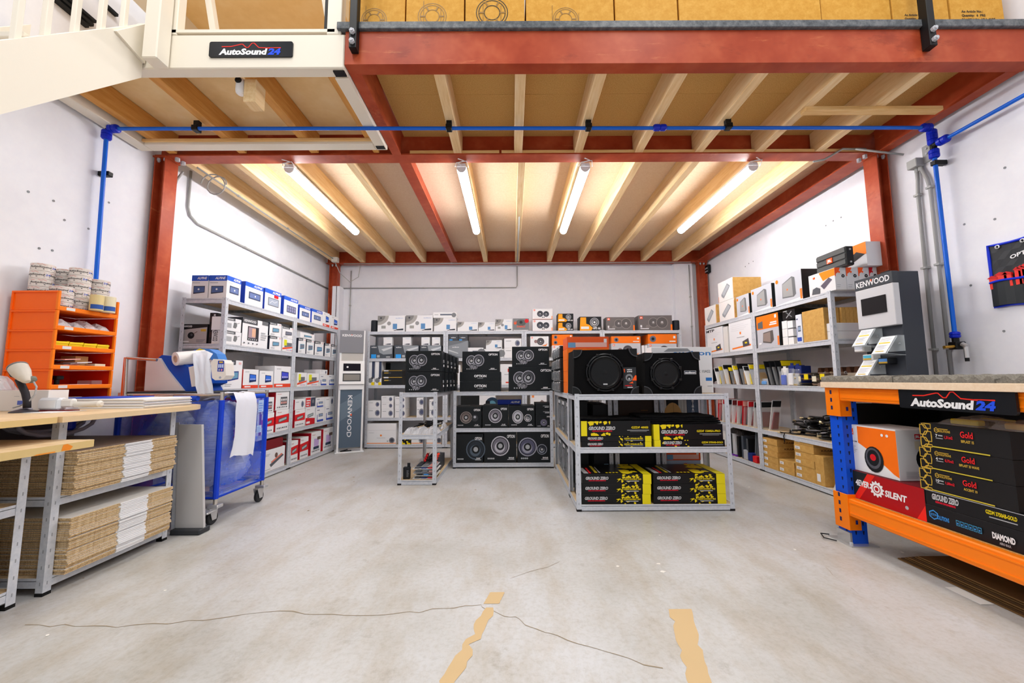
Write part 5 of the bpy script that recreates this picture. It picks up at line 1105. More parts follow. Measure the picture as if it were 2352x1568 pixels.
def bag(name, lab, x0, x1, y0, y1, z, h, m, seed, cat='bag', grp=None, content=None):
    R = random.Random(seed); nx, ny = 10, 8
    top = [[(x0 + (x1 - x0) * (i / nx) + R.uniform(-.006, .006), y0 + (y1 - y0) * j / ny + R.uniform(-.006, .006), z + h * (max(0, math.sin(PI * i / nx)) * max(0, math.sin(PI * j / ny))) ** .45 * R.uniform(.72, 1.05)) for i in range(nx + 1)] for j in range(ny + 1)]
    bot = [[(a, b, z) for a, b, c in r] for r in top]
    t = thing(name, lab, cat, ((x0 + x1) / 2, (y0 + y1) / 2, z), grp)
    part('film', MB().sheet(top, m).sheet([r[::-1] for r in bot], m), t)
    if content:
        mb = MB()
        for k in range(4): mb.box(x0 + (x1 - x0) * (.15 + .18 * k), x0 + (x1 - x0) * (.29 + .18 * k), y0 + (y1 - y0) * .2, y0 + (y1 - y0) * .8, z + .002, z + h * R.uniform(.45, .6), content[k % len(content)], c=.004)
        part('content', mb, t)
    return t
for k in range(3): bag('plastic_bag', 'white crumpled plastic bag on the narrow rack shelf, %s' % ['left', 'middle', 'right'][k], -1.10 + .10 * k, -.95 + .10 * k, 4.05, 4.25, .488, .07, 'film', 50 + k, grp='crumpled bags on the narrow rack', content=['white', 'lgrey', 'ink', 'white'])
solo('hang_tag', MB().box(-.90, -.86, 4.23, 4.235, .56, .6, 'ink'), 'small black and teal hang tag over the white bags', 'tag', None)
bag('plastic_bag', 'blue and white plastic bag at the right of the narrow rack shelf', -.87, -.77, 4.45, 4.75, .488, .09, 'film', 58, content=['teal', 'white', 'lblue', 'white'])
# bottom shelf of the narrow rack: screwdrivers, flat packs, hang box
bxk = thing('hang_box', 'small black box with hanging tab on the narrow rack bottom shelf', 'box', (-1.055, 4.08, .046))
part('body', MB().box(-1.095, -1.03, 4.06, 4.11, .046, .16, (28, 30, 34), c=.002), bxk); part('hanging_tab', MB().box(-1.06, -1.03, 4.083, 4.087, .16, .20, (28, 30, 34)), bxk)
p = face(-1.095, -1.03, 4.06, 4.11, .046, .16, 'f'); p.lines(.55, .2, .9, .8, 5, 'grey'); p.done(bxk)
for k in range(8):
    z = .048 + .013 * k + .012; x0 = -1.0 + .012 * (k % 3); y0 = 4.05 + .02 * (k % 2)
    t = thing('flat_pack', 'flat clear tool pack with grey and red parts in the low pile, narrow rack', 'pack', (x0 + .11, y0 + .1, .0485 + .016 * k), 'flat tool packs piled on the narrow rack')
    part('card', MB().box(x0, x0 + .22, y0, y0 + .24, .0485 + .016 * k, .0515 + .016 * k, ['white', 'lgrey', 'offwhite'][k % 3]), t)
    mb = MB()
    for j in range(3): mb.box(x0 + .02 + .066 * j, x0 + .07 + .066 * j, y0 + .01, y0 + .22, .0517 + .016 * k, .062 + .016 * k, [('dgrey', 'navy', 'red'), ('slate', 'grey', 'pink'), ('ink', 'lblue', 'dgrey')][k % 3][j], c=.003)
    part('tools', mb, t)
for k in range(9):
    zz = .19 + .024 * (k // 3); xx = -.90 + .045 * (k % 3) + .01 * (k // 3)
    t = thing('screwdriver', 'screwdriver with red and black handle lying in the pile, narrow rack bottom shelf', 'screwdriver', (xx, 4.3, zz), 'screwdrivers in the pile')
    part('handle', MB().lathe([(.006, 0), (.013, .006), (.015, .03), (.011, .07), (.014, .10), (.009, .115)], (xx, 4.16 + .01 * (k % 2), zz + .016), (.12 * (k % 3 - 1), 1, 0), ['red', 'ink', (240, 60, 30)][k % 3], 10), t, smooth=True)
    part('shaft', MB().cyl((xx, 4.27, zz + .016), (xx + .014 * (k % 3 - 1), 4.40, zz + .016), .004, SILVER, 6), t); part('band', MB().lathe([(.0155, 0), (.0155, .02)], (xx, 4.18, zz + .016), (0, 1, 0), 'black', 10), t)
carton('carton', 'low support carton under the screwdrivers on the narrow rack', 'carton', None, (-.93, -.79, 4.32, 4.72, .046, .19), (60, 62, 66))
bag('plastic_bag', 'small yellow and clear bag on the tool packs, narrow rack', -1.02, -.93, 4.31, 4.45, .046, .17, 'film', 61, content=['yellow', 'cream', 'yellow', 'lgrey'])
# ============================================================ left wall rack
GL = 'radio cartons on the left rack'
XL = -2.632
wh = {'f': M((40, 84, 190), .5)}
BL = {'f': M((30, 70, 190), .5)}
for k, (pa, pb) in enumerate(((440, 478), (480, 521))):
    a = at(pa, 655, 'y', 3.60); b = at(pb, 655, 'y', 3.60)
    carton('radio_carton', ['white and blue radio carton at the near end of the left top shelf, wall side', 'white and blue radio carton at the near end of the left top shelf, aisle side'][k], 'carton', GL, (a.x, b.x, 3.60, 3.79, 1.794, at(470, 632, 'y', 3.6).z), wt, [('f', s_alpine_end), ('r', s_alpine(0))], rz=.0)
shelf_y([(563, 604, .225, .003, wt, s_alpine(0), 'white radio carton with blue band', BL), (608, 645, .232, .003, wt, s_alpine(1), 'white radio carton with blue band and red sticker', BL), (652, 684, .225, .003, wt, s_alpine(2), 'white radio carton with blue band and grey app screen', BL),
    (688, 713, .185, .003, wt, s_alpine(0), 'lower white radio carton with blue band', BL), (716, 740, .19, .003, wt, s_alpine(0), 'lower white radio carton with blue band', BL), (742, 757, .20, .003, wt, s_sony(0), 'white radio carton with red foot band', None), (760, 777, .19, .003, wt, s_sony(0), 'white radio carton with red foot band', None)], XL, 1.79, 'r', 'left top shelf', GL, .20)
# second shelf
a = at(413, 770, 'y', 3.60); b = at(477, 770, 'y', 3.60)
carton('camera_carton', 'black and grey camera carton at the near end of the left rack second shelf', 'carton', GL, (a.x, b.x, 3.595, 3.75, 1.374, at(440, 744, 'y', 3.595).z), (26, 24, 26), [('f', s_kenblack)])
a = at(480, 770, 'y', 3.60); b = at(497, 770, 'y', 3.60)
def s_blk(p): p.part = 'lettering'; p.rect(.55, .1, .8, .9, 'white'); p.text('KENWOOD', .6, .86, .3, 'ink', vert=True, w=.7) ; p.rect(.1, .4, .4, .75, (60, 40, 40))
zt = at(490, 718, 'y', 3.595).z; zm = (1.374 + zt) / 2
for k in range(2): carton('carton', 'small black carton with white lettering beside the camera carton, %s' % ('upper' if k else 'lower'), 'carton', GL, (a.x, b.x, 3.595, 3.70, 1.374 if k == 0 else zm + .001, zm if k == 0 else zt), (24, 22, 24), [('f', s_blk)])
shelf_y([(516, 554, .125, .003, wt, s_kencam, 'white camera carton with grey header, lower', None, .12), (516, 554, .125, .128, wt, s_kencam, 'white camera carton with grey header, upper', None, .12), (556, 615, .285, .003, wt, s_kenbig, 'big white radio carton with grey header and tablet screen', {'f': M((40, 42, 50), .5)}),
    (619, 646, .15, .003, wt, s_radio(3), 'white radio carton with grey corner, lower left of four', {'f': M((40, 44, 60), .5)}), (619, 646, .15, .154, wt, s_radio(3), 'white radio carton with grey corner, upper left of four', {'f': M((40, 44, 60), .5)}), (649, 675, .15, .003, wt, s_yellowprice, 'white radio carton with yellow price sticker', None), (649, 675, .135, .154, wt, s_radio(0), 'white radio carton with dark screen, upper right of four', None)], XL, 1.37, 'r', 'left rack second shelf', GL, .24)
shelf_y([(685, 702, .19, .003, wt, s_radio(2), 'slim white radio carton with grey header', {'f': M((40, 44, 60), .5)}), (704, 721, .19, .003, wt, s_radio(2), 'slim white radio carton with grey header', {'f': M((40, 44, 60), .5)}), (723, 743, .19, .003, wt, s_radio(1), 'slim white radio carton with grey header', {'f': M((40, 44, 60), .5)}), (746, 760, .19, .003, wt, s_radio(2), 'slim white radio carton with grey header', {'f': M((40, 44, 60), .5)}), (761, 774, .19, .003, wt, s_radio(2), 'slim white radio carton with grey header', {'f': M((40, 44, 60), .5)}),
    (690, 722, .075, .196, wt, s_radio(3, ''), 'flat white carton lying across the slim ones', None)], XL, 1.37, 'r', 'left second shelf', GL, .2)
# third shelf
shelf_y([(512, 556, .27, .003, wt, s_radio(1), 'tall white radio carton with grey header behind the film machine', None), (558, 593, .19, .003, wt, s_sony(0), 'white radio carton with orange foot band', {'f': M((226, 70, 60), .5)}), (596, 627, .18, .003, wt, s_sony(0), 'white radio carton with orange foot band', None), (630, 668, .24, .003, wt, s_sony(1), 'taller white radio carton with orange foot band and violet screen', None),
    (683, 704, .175, .003, wt, s_yellowprice, 'white radio carton with orange flash and yellow tag', None), (706, 732, .17, .003, wt, s_yellowprice, 'white radio carton with orange flash and green tag', None), (735, 752, .155, .003, wt, s_whiteblue, 'white radio carton with blue strips', None), (754, 770, .155, .003, wt, s_whiteblue, 'white radio carton with blue strips', None), (735, 752, .07, .159, wt, s_smallspk, 'small white carton on top of the blue striped one', None)], XL, .955, 'r', 'left rack middle shelf', GL, .22)
# fourth shelf
rs = {'f': M((190, 20, 40), .5)}
shelf_y([(560, 596, .40, .003, wt, s_pioneer(2), 'tall white and red radio carton behind the trolley', rs), (600, 629, .22, .003, wt, s_pioneer(0), 'white and red radio carton, lower behind the trolley', rs), (600, 629, .17, .224, wt, s_pioneer(2), 'white radio carton with app icons, upper behind the trolley', rs),
    (633, 664, .24, .003, wt, s_pioneer(0), 'white and red radio carton with phone picture', rs), (633, 664, .20, .244, wt, s_pioneer(2), 'white radio carton with app icons on the red one', rs),
    (677, 700, .215, .003, wt, s_pioneer(0), 'white and red radio carton with slanted radio', rs), (677, 700, .125, .219, wt, s_smallspk, 'low white carton on the slanted radio one', rs), (702, 723, .225, .003, wt, s_pioneer(1), 'white radio carton with red lower half', None), (702, 724, .13, .229, wt, s_redwhite, 'red and dark carton with white print on top', None), (726, 745, .20, .003, wt, s_whiteblue, 'white radio carton with blue foot', None), (726, 745, .135, .204, wt, s_whiteblue, 'low white carton with blue bar', None), (747, 767, .20, .003, wt, s_whiteblue, 'far white radio carton with blue foot', None), (747, 767, .135, .204, wt, s_smallspk, 'low white carton with dark radio', None)], XL, .46, 'r', 'left rack fourth shelf', GL, .24)
# bottom shelf
def s_tube(p): p.part = 'speaker_picture'; p.poly([(.36, .3), (.9, .62), (.95, .55), (.42, .16)], (90, 92, 98)); p.poly([(.42, .42), (.84, .68), (.9, .62), (.42, .34)], (230, 130, 110)); p.circ(.62, .66, .12, (110, 84, 76)); p.part = 'small_print'; p.lines(.1, .72, .4, .84, 2, 'lgrey'); p.lines(.08, .08, .5, .14, 1, 'lgrey')
shelf_y([(598, 654, .23, .003, wt, s_tube, 'white carton with orange tube speaker picture', None, .26), (610, 650, .1, .236, 'dred', None, 'dark red flat carton on the tube speaker one', None, .24), (667, 684, .25, .003, wt, s_pioneer(0), 'white and red radio carton, nearest', rs), (689, 708, .26, .003, wt, s_pioneer(0), 'white and red radio carton with red spine', rs), (714, 737, .29, .003, wt, s_pioneer(3), 'white carton with violet car screen picture', rs), (742, 764, .30, .003, wt, s_pioneer(3), 'white carton with violet car screen picture', rs)], XL, .055, 'r', 'left rack bottom shelf', GL, .3)
# ============================================================ right wall rack
XR = 2.815
GR = 'cartons on the right rack'
KE = M('cardboard'); 
shelf_y([(1619, 1645, .26, .003, (236, 232, 230), s_amp_white, 'white amplifier carton with kraft end, lowest and farthest', {'f': KE}), (1652, 1687, .255, .003, (236, 232, 230), s_amp_white, 'white amplifier carton with kraft end under another', {'f': KE}, .3), (1650, 1684, .27, .259, (236, 232, 230), s_amp_white, 'white amplifier carton with wide kraft end on top', {'f': KE}, .36),
    (1692, 1721, .25, .003, (196, 198, 206), s_jblamp, 'grey subwoofer carton with black end, smallest', {'f': M((30, 34, 36), .5)}), (1726, 1773, .27, .003, (196, 198, 206), s_jblamp, 'grey subwoofer carton with black end, middle size', {'f': M((30, 34, 36), .5)}), (1780, 1842, .30, .003, (196, 198, 206), s_jblamp, 'grey subwoofer carton with black end, largest', {'f': M((30, 28, 30), .5)})], XR, 1.79, 'l', "right rack's top shelf", GR, .28, 'from the far end')
def s_club(p): p.part = 'orange_panel'; p.poly([(.42, .98), (1, .98), (1, .66), (.86, .66), (.56, .56)], (255, 140, 10)); p.part = 'logo'; p.circ(.3, .62, .32, 'white', .9); p.rect(.18, .76, .27, .86, 'jorange'); p.part = 'amplifier_picture'; p.poly([(.46, .36), (.78, .64), (.9, .5), (.58, .16)], (100, 92, 106)); p.part = 'dark_figure'; p.poly([(.1, .05), (.42, .02), (.44, .25), (.3, .36), (.15, .3)], (90, 92, 98))
def s_jblend(red=False):
    def f(p): c = 'red' if red else 'jorange'; p.part = 'orange_panel'; p.poly([(0, 1), (.5, 1), (.34, .8), (.1, .72), (.08, .6), (0, .62)], c); p.part = 'logo'; p.rect(.32, .76, .48, .84, c); p.part = 'badge'; p.circ(.72, .62, .075, 'ink'); p.rect(.66, .61, .78, .63, 'white'); p.part = 'small_print'; p.rect(.3, .7, .8, .715, 'lgrey'); p.lines(.1, .12, .5, .3, 2, 'lgrey', .2)
    return f
q = at(1858, 655, 'x', XR); ye = at(1919, 650, 'x', XR).y
ex = [at(px, 640, 'y', ye).x for px in (1920, 1944, 1972, 1997, 2016)]
for k in range(4):
    carton('amplifier_carton', ['white and orange amplifier carton at the near end of the right top shelf, aisle side', 'white carton end with orange corner, second from the aisle on the right top shelf', 'white carton end with orange corner, third from the aisle on the right top shelf', 'white carton end with red corner, fourth from the aisle by the red column'][k], 'carton', GR, (ex[k] + .001 if k else XR, ex[k + 1] - .001, ye, q.y, 1.794, 1.99), (226, 226, 228), [('f', s_jblend(k == 3))] + ([('l', s_club)] if k == 0 else []))
# display amplifier and the tilted carton behind it
def s_ampbig(p): p.part = 'orange_panel'; p.poly([(.38, 1), (1, 1), (1, .5), (.92, .48), (.5, .72)], (255, 128, 8)); p.part = 'amplifier_picture'; p.poly([(.42, .3), (.8, .7), (.97, .5), (.5, .12)], (50, 48, 50)); p.rect(.6, .44, .66, .5, 'red')
y0 = at(1992, 600, 'x', 3.06).y; y1 = at(1888, 600, 'x', 3.06).y
carton('amplifier_carton', 'orange and white carton standing behind the display amplifier', 'carton', GR, (3.06, 3.19, y0, y1, 1.992, 2.205), (230, 230, 234), [('l', s_ampbig)])
am = thing('amplifier', 'dark grey finned amplifier with orange badge standing on the white cartons', 'amplifier', (2.9, 3.6, 1.991))
y0 = at(1945, 605, 'x', 2.87).y; y1 = at(1876, 605, 'x', 2.87).y
part('body', MB().box(2.87, 2.93, y0, y1, 1.992, 2.16, M((72, 74, 74), .45), c=.004), am)
for k in range(3): part('fin', MB().box(2.862, 2.87, y0 + .004, y1 - .004, 2.005 + .052 * k, 2.045 + .052 * k, M((86, 88, 88), .4), c=.002), am)
ym = (y0 + y1) / 2; part('badge', MB().box(2.855, 2.862, ym - .03, ym + .03, 2.055, 2.10, 'jorange'), am)
p = Print((2.855, ym + .03, 2.055), (0, -1, 0), (0, 0, 1), .06, .045, 'lettering'); p.text('JBL', .5, .25, .5, 'white', 'c', bold=.04); p.done(am)
part('end_plate', MB().box(2.872, 2.928, y0 - .006, y0, 1.996, 2.156, 'black'), am); part('screw', MB().cyl((2.9, y0 - .006, 2.13), (2.9, y0 - .012, 2.13), .008, 'silver', 6).cyl((2.9, y0 - .006, 2.02), (2.9, y0 - .012, 2.02), .008, 'silver', 6), am)
for k in range(8): part('terminal', MB().box(2.885, 2.905, y1, y1 + .008, 2.0 + .019 * k, 2.012 + .019 * k, (176, 130, 110)), am)
# second shelf
def s_mtp(p): p.part = 'lettering'; p.text('MTP', .06, .86, .09, 'ink', w=.5, bold=.04); s_orange2(p)
def s_orange2(p): p.part = 'orange_stripe'; p.poly([(.12, .06), (.95, .12), (.95, .17), (.12, .11)], (250, 128, 20)); p.part = 'amplifier_picture'; p.poly([(.62, .10), (.9, .13), (.86, .36), (.6, .28)], (80, 78, 84)); p.rect(.7, .2, .8, .25, 'yellow'); p.part = 'logo'; p.rect(.5, .52, .56, .6, (250, 128, 20)); p.part = 'small_print'; p.rect(.36, .42, .7, .44, 'lgrey'); p.lines(.1, .66, .9, .9, 4, (214, 214, 220), .15)
shelf_y([(1621, 1660, .36, .003, (236, 236, 240), s_mtp, 'white carton with bold dark letters and orange stripe', None), (1675, 1726, .385, .003, (236, 236, 240), s_orange2, 'taller white carton with orange stripe and amplifier', None), (1662, 1672, .34, .003, (222, 220, 216), None, 'narrow white pack between the two white cartons', None, .2),
    (1739, 1789, .355, .003, (196, 196, 204), s_jblhalf, 'orange and grey subwoofer carton with black end', {'f': M((30, 30, 32), .5)}), (1829, 1842, .28, .003, (226, 230, 240), s_whiteblue, 'slim white pack with blue foot beside the kraft carton', None, .2), (1844, 1893, .295, .003, 'cardboard', None, 'big kraft carton with small print', None, .14)], XR, 1.37, 'l', "right rack's second shelf", GR, .3, 'from the far end')
ws = 'small white carton in the block beside the orange carton'
for j in range(2):
    for k in range(3):
        ya = at(1797 + 13 * j, 765, 'x', XR + .02).y; yb = at(1809 + 13 * j, 765, 'x', XR + .02).y
        carton('small_carton', '%s, %s %s' % (ws, ['bottom', 'middle', 'top'][k], ['far', 'near'][j]), 'carton', 'small white cartons', (XR + .02, XR + .14, yb, ya, 1.372 + .085 * k, 1.455 + .085 * k - .01 * j), 'white')
def s_x(p): p.part = 'lettering'; p.line([(.3, .2), (.75, .8)], .1, 'lgrey'); p.line([(.75, .2), (.3, .8)], .1, 'grey'); p.rect(.08, .86, .4, .94, 'white')
carton('carton', 'black carton with grey cross print on the small white cartons', 'carton', GR, (XR + .02, XR + .25, at(1822, 730, 'x', XR).y, at(1793, 730, 'x', XR).y, 1.63, 1.73), (24, 22, 24), [('l', s_x)])
yk = at(1893, 760, 'x', XR).y - .0
for k in range(7):
    x0 = XR + .145 + .036 * k; carton('slim_carton', 'slim kraft carton standing in the row above the white flat cartons, %s from the aisle' % ORD[k], 'carton', 'slim kraft cartons', (x0, x0 + .034, yk - .03, yk + .2, 1.522, 1.665), 'cardboard')
def s_redpl(p): p.part = 'red_end'; p.rect(0, 0, .14, 1, (226, 50, 40)); p.part = 'tool_picture'; p.poly([(.3, .3), (.42, .8), (.5, .75), (.42, .2)], (120, 40, 50)); p.rect(.7, 0, .71, 1, 'lgrey')
for k in range(2): carton('flat_carton', 'flat white carton with red end on the right second shelf, %s' % ['lower', 'upper'][k], 'carton', 'flat white cartons', (XR + .02, XR + .37, 3.45, 3.72, 1.372 + .074 * k, 1.444 + .074 * k), 'white', [('l', s_redpl)])
# third shelf: packs and coils
def lean_pack(lab, y, x, z, w, h, tilt, cols, grp, film='clear', name='blister_pack'):
    t = thing(name, lab, 'blister pack', (x, y, z), grp)
    dy = h * math.sin(tilt); dz = h * math.cos(tilt); th = .006
    part('backing_card', MB().prism([(x, y, z), (x + w, y, z), (x + w, y + dy, z + dz), (x, y + dy, z + dz)], (0, th, 0), cols[0]), t)
    part('content', MB().prism([(x + w * .15, y - .004, z + .01), (x + w * .85, y - .004, z + .01), (x + w * .75, y + dy * .6 - .004, z + dz * .6), (x + w * .25, y + dy * .6 - .004, z + dz * .6)], (0, -.02, 0), cols[1]), t)
    part('header', MB().prism([(x + .004, y + dy * .78 - .003, z + dz * .78), (x + w - .004, y + dy * .78 - .003, z + dz * .78), (x + w - .004, y + dy * .98 - .003, z + dz * .98), (x + .004, y + dy * .98 - .003, z + dz * .98)], (0, -.003, 0), cols[2]), t)
    part('clear_shell', MB().prism([(x + .008, y - .005, z + .004), (x + w - .008, y - .005, z + .004), (x + w - .012, y + dy * .75 - .005, z + dz * .75), (x + .012, y + dy * .75 - .005, z + dz * .75)], (0, -.026, 0), film), t)
    return t
yc = [('white', 'yellow', 'ink'), ('lgrey', 'tan', 'yellow'), ('offwhite', 'kraft', 'ink'), ('ink', 'dkraft', 'yellow'), ('white', 'brown', 'yellow'), ('ink', 'kraft', 'ink')]
for k in range(8):
    y = 5.45 - .115 * k; lean_pack('clear cable kit pack leaning on the right middle shelf, %s from far end' % ORD[k], y, XR + .02, .957, .22, .24 + .02 * (k % 3), .35, yc[k % 6], 'yellow and black cable kit packs')
for k in range(4):
    y = 4.40 - .09 * k; lean_pack('black cable kit pack with yellow edge behind the near post, %s from the far end' % ORD[k], y, XR + .05, .957, .22, .28, .3, ('ink', 'black', 'yellow' if k == 3 else 'ink'), 'black cable kit packs')
ys_ = at(1663, 850, 'x', 3.0).y
solo('tilted_plate', MB().prism([(2.83, 5.62, .97), (2.95, 5.62, 1.02), (2.97, 5.62, 1.2), (2.86, 5.62, 1.16)], (0, .02, 0), 'ink'), 'tilted black plate at the far end of the right middle shelf', 'panel', None)
for k, (px, h, c_) in enumerate(((1752, .08, ('lgrey', 'lblue')), (1798, .20, ('offwhite', 'blue')), (1815, .23, ('navy', 'white')), (1828, .22, ('navy', 'lgrey')))):
    y = at(px, 860, 'x', XR + .03).y
    t = thing('clear_box', ['low clear tray with a blue cap on the right middle shelf', 'clear hanging pack with blue flash on the right middle shelf', 'tall clear pack with white and navy card on the right middle shelf', 'clear pack with navy card beside the brown coils'][k], 'pack', (XR + .09, y, .957))
    part('card', MB().box(XR + .05, XR + .15, y - .05, y + .05, .957, .957 + h * .9, c_[0], c=.003), t); part('content', MB().box(XR + .028, XR + .05, y - .035, y + .035, .962, .957 + h * .55, c_[1], c=.008), t); part('clear_shell', MB().box(XR + .02, XR + .052, y - .052, y + .052, .957, .957 + h * .75, 'clear', c=.01), t)
    if k: part('hang_tab', MB().box(XR + .052, XR + .056, y - .02, y + .02, .957 + h * .9, .957 + h, c_[0]), t)
COILB = M((128, 104, 90), .5)
for k in range(12):
    j = k % 4; i = k // 4; y = 3.93 - .125 * j; cable_coil('brown speaker cable coil in the heap on the right middle shelf', (XR + .10 + .03 * (k % 2), y, .957 + .05 * i), .065, 3, .006, COILB if k % 3 else M((60, 54, 44), .5), 'brown cable coils on the right rack', 70 + k, .3)
for k in range(5):
    y = 3.90 - .10 * k; solo('price_tag', MB().box(XR + .03, XR + .034, y, y + .05, 1.0 + .02 * (k % 2), 1.05 + .02 * (k % 2), 'yellow' if k % 2 else 'cream'), 'small yellow pack label on the brown cable coils', 'label', 'pack labels on the brown coils')
clamps = [solo('black_clamp', MB().prism([(XR + .28, 4.0 - .085 * k, 1.08), (XR + .28, 3.94 - .085 * k, 1.08), (XR + .28, 3.955 - .085 * k, 1.135), (XR + .28, 3.985 - .085 * k, 1.135)], (.05, 0, 0), 'brown'), 'dark plastic clip standing in a row behind the brown coils', 'clip', 'dark clips behind the coils') for k in range(6)]
carton('low_carton', 'low beige carton behind the brown coils', 'carton', None, (XR + .25, XR + .38, 3.45, 4.05, .957, 1.078), (196, 180, 160))
# fourth shelf
rc = [('red', 'dgrey', 'pink'), ('white', 'dred', 'red'), ('white', (170, 120, 120), 'ink'), ('white', 'red', (120, 40, 40)), ('offwhite', 'slate', 'red')]
for k in range(8):
    y = 5.50 - .115 * k; lean_pack('red and white blister pack standing on the right fourth shelf, %s from the far end' % ORD[k], y, XR + .02, .462, .24, .30, -.12, rc[k % 5], 'red and white blister packs')
lean_pack('red and white blister pack leaning alone beyond the post', 4.46, XR + .05, .462, .10, .34, -.25, ('white', 'dred', 'ink'), 'red and white blister packs')
for k in range(22):
    j = k % 6; i = k // 6; y = 4.12 - .105 * j - .03 * i; cable_coil('black coiled audio cable with metal plugs in the heap on the right fourth shelf', (XR + .12 + .05 * ((k * 5) % 4), y, .462 + .06 * i * (1 - .12 * abs(j - 4)) + (.02 if i else 0)), .085, 3, .0075, M((20, 20, 23), .3), 'black audio cables on the right rack', 100 + k, .5)
cable_coil('black cable hanging over the front edge of the right fourth shelf', (XR + .02, 4.14, .462), .05, 1, .005, 'black', None, 140, .2)
solo('hanging_cable', MB().tube([(XR + .04, 4.13, .47), (XR - .004, 4.13, .475), (XR - .02, 4.13, .44), (XR - .018, 4.12, .38)], .005, 'black', 6), 'black cable end hanging down over the shelf rail', 'cable', None)
# bottom shelf
labs = 'flat kraft carton with white paper label'
def kstack(nm, y0, y1, x0, x1, n, h, z=.057, st=s_kraftlabel):
    for k in range(n):
        carton('flat_carton', '%s, %s, %s from the bottom' % (labs, nm, ORD[k]), 'carton', 'flat kraft cartons on the right bottom shelf', (x0 + .003 * (k % 2), x1, y0 + .003 * (k % 3), y1, z + h * k, z + h * (k + 1) - .001), 'cardboard', [('l', st)] + ([('f', s_kraftprint)] if k >= n - 2 else []), flap='cardboard' if k == n - 1 else None)
yy = lambda px, py: at(px, py, 'x', XR).y
kstack('far stack', yy(1787, 1050), yy(1753, 1050), XR, XR + .36, 5, .064)
kstack('short stack', yy(1824, 1075), yy(1790, 1075), XR, XR + .36, 2, .066)
kstack('near tall stack', yy(1871, 1060), yy(1826, 1060), XR, XR + .36, 6, .066)
carton('upright_carton', 'upright kraft carton at the near end of the right bottom shelf', 'carton', None, (XR, XR + .32, yy(1893, 1080), yy(1873, 1080), .057, .32), 'cardboard', [('l', lambda p: (setattr(p, 'part', 'paper_label'), p.rect(.15, .12, .55, .38, 'white')))], flap='cardboard')
bag('plastic_bag', 'red and white plastic bag at the near end of the right bottom shelf', XR + .0, XR + .2, 3.45, 3.58, .057, .17, 'film', 66, content=['red', 'white', 'pink', 'red'])
for k in range(6):
    y = 5.35 - .10 * k; carton('upright_pack', 'upright dark pack on the far right bottom shelf, %s from the far end' % ORD[k], 'pack', 'upright packs on the right bottom shelf', (XR + .02, XR + .24, y - .02, y + .02 + .02 * (k == 0), .057, .33 - .02 * (k % 2)), ['white', 'ink', 'white', 'ink', 'slate', 'ink'][k], ms={'l': M(['offwhite', 'ink', 'lgrey', 'black', 'slate', 'dgrey'][k], .5)})
for k in range(5):
    y = 4.76 - .045 * k; solo('grey_tube', MB().cyl((XR + .06, y, .057), (XR + .09, y, .40), .014, M((96, 104, 112), .4), 10), 'grey upright tube in the row beside the right rack post', 'tube', 'grey upright tubes')
for k in range(3): solo('small_pack', MB().box(XR + .01, XR + .13, 4.66 + .09 * k, 4.74 + .09 * k, .057, .13 + .02 * k, ['red', 'navy', 'lgrey'][k], c=.004), ['small red pack on the far right bottom shelf', 'small navy pack on the far right bottom shelf', 'small grey pack on the far right bottom shelf'][k], 'pack', None)
for k in range(2): solo('purple_clip', MB().box(XR + .0, XR + .05, 5.06 + .07 * k, 5.10 + .07 * k, .0565, .075, 'purple', c=.002), 'purple foot of an upright pack, %s' % ['near one', 'far one'][k], 'clip', None)
bag('dark_bag', 'dark glossy bag on top of the upright packs, right bottom shelf', XR + .03, XR + .3, 4.95, 5.35, .335, .09, M((36, 34, 36), .3), 67)
# ============================================================ dark display column on the right
kd = thing('display_column', 'dark display column with white lettered head and embedded screen behind the pallet rack', 'display stand', (2.95, 3.05, 0))
DK = M((58, 62, 70), .5)
part('column', MB().box(2.90, 3.06, 2.895, 3.21, 0, 1.83, DK, c=.003), kd)
part('base_plate', MB().box(2.72, 3.08, 2.86, 3.24, 0, .02, DK, c=.004), kd)
hd = part('head_panel', MB().box(2.852, 2.90, 2.89, 3.212, 1.425, 1.742, M((206, 206, 210), .5), c=.003), kd, 'pale grey head panel')
hb = part('header', MB().box(2.852, 2.90, 2.888, 3.214, 1.743, 1.832, M((64, 68, 74), .5), c=.003), kd, 'dark header with white lettering')
def kenwood(p, a, b, hh, w, vert=False, c='white', tri=(250, 90, 30)):
    p.part = 'lettering'
    if not vert:
        p.text('KENWOOD', a, b, hh, c, w=w, bold=.02); x = a + w * .47; p.poly([(x - .02, b + hh * 1.0), (x + .03, b + hh * 1.0), (x + .005, b + hh * .55)], tri)
    else:
        p.text('KENWOOD', a, b, hh, c, w=w, bold=.01, vert=True); y = b - w * .47; p.poly([(a + hh * p.h / p.w, y + .022), (a + hh * p.h / p.w, y - .022), (a + hh * .55 * p.h / p.w, y)], tri)
p = Print((2.852, 3.214, 1.743), (0, -1, 0), (0, 0, 1), .326, .089); kenwood(p, .05, .24, .5, .88); p.done(hb)
y0 = at(2036, 700, 'x', 2.85).y; y1 = at(1979, 700, 'x', 2.85).y
part('screen', MB().box(2.846, 2.853, y0, y1, 1.53, 1.665, M((24, 22, 24), .12)), hd, 'black glossy screen')
part('remote', MB().box(2.87, 2.89, 2.93, 3.0, 1.832, 1.846, 'black', c=.004), kd)
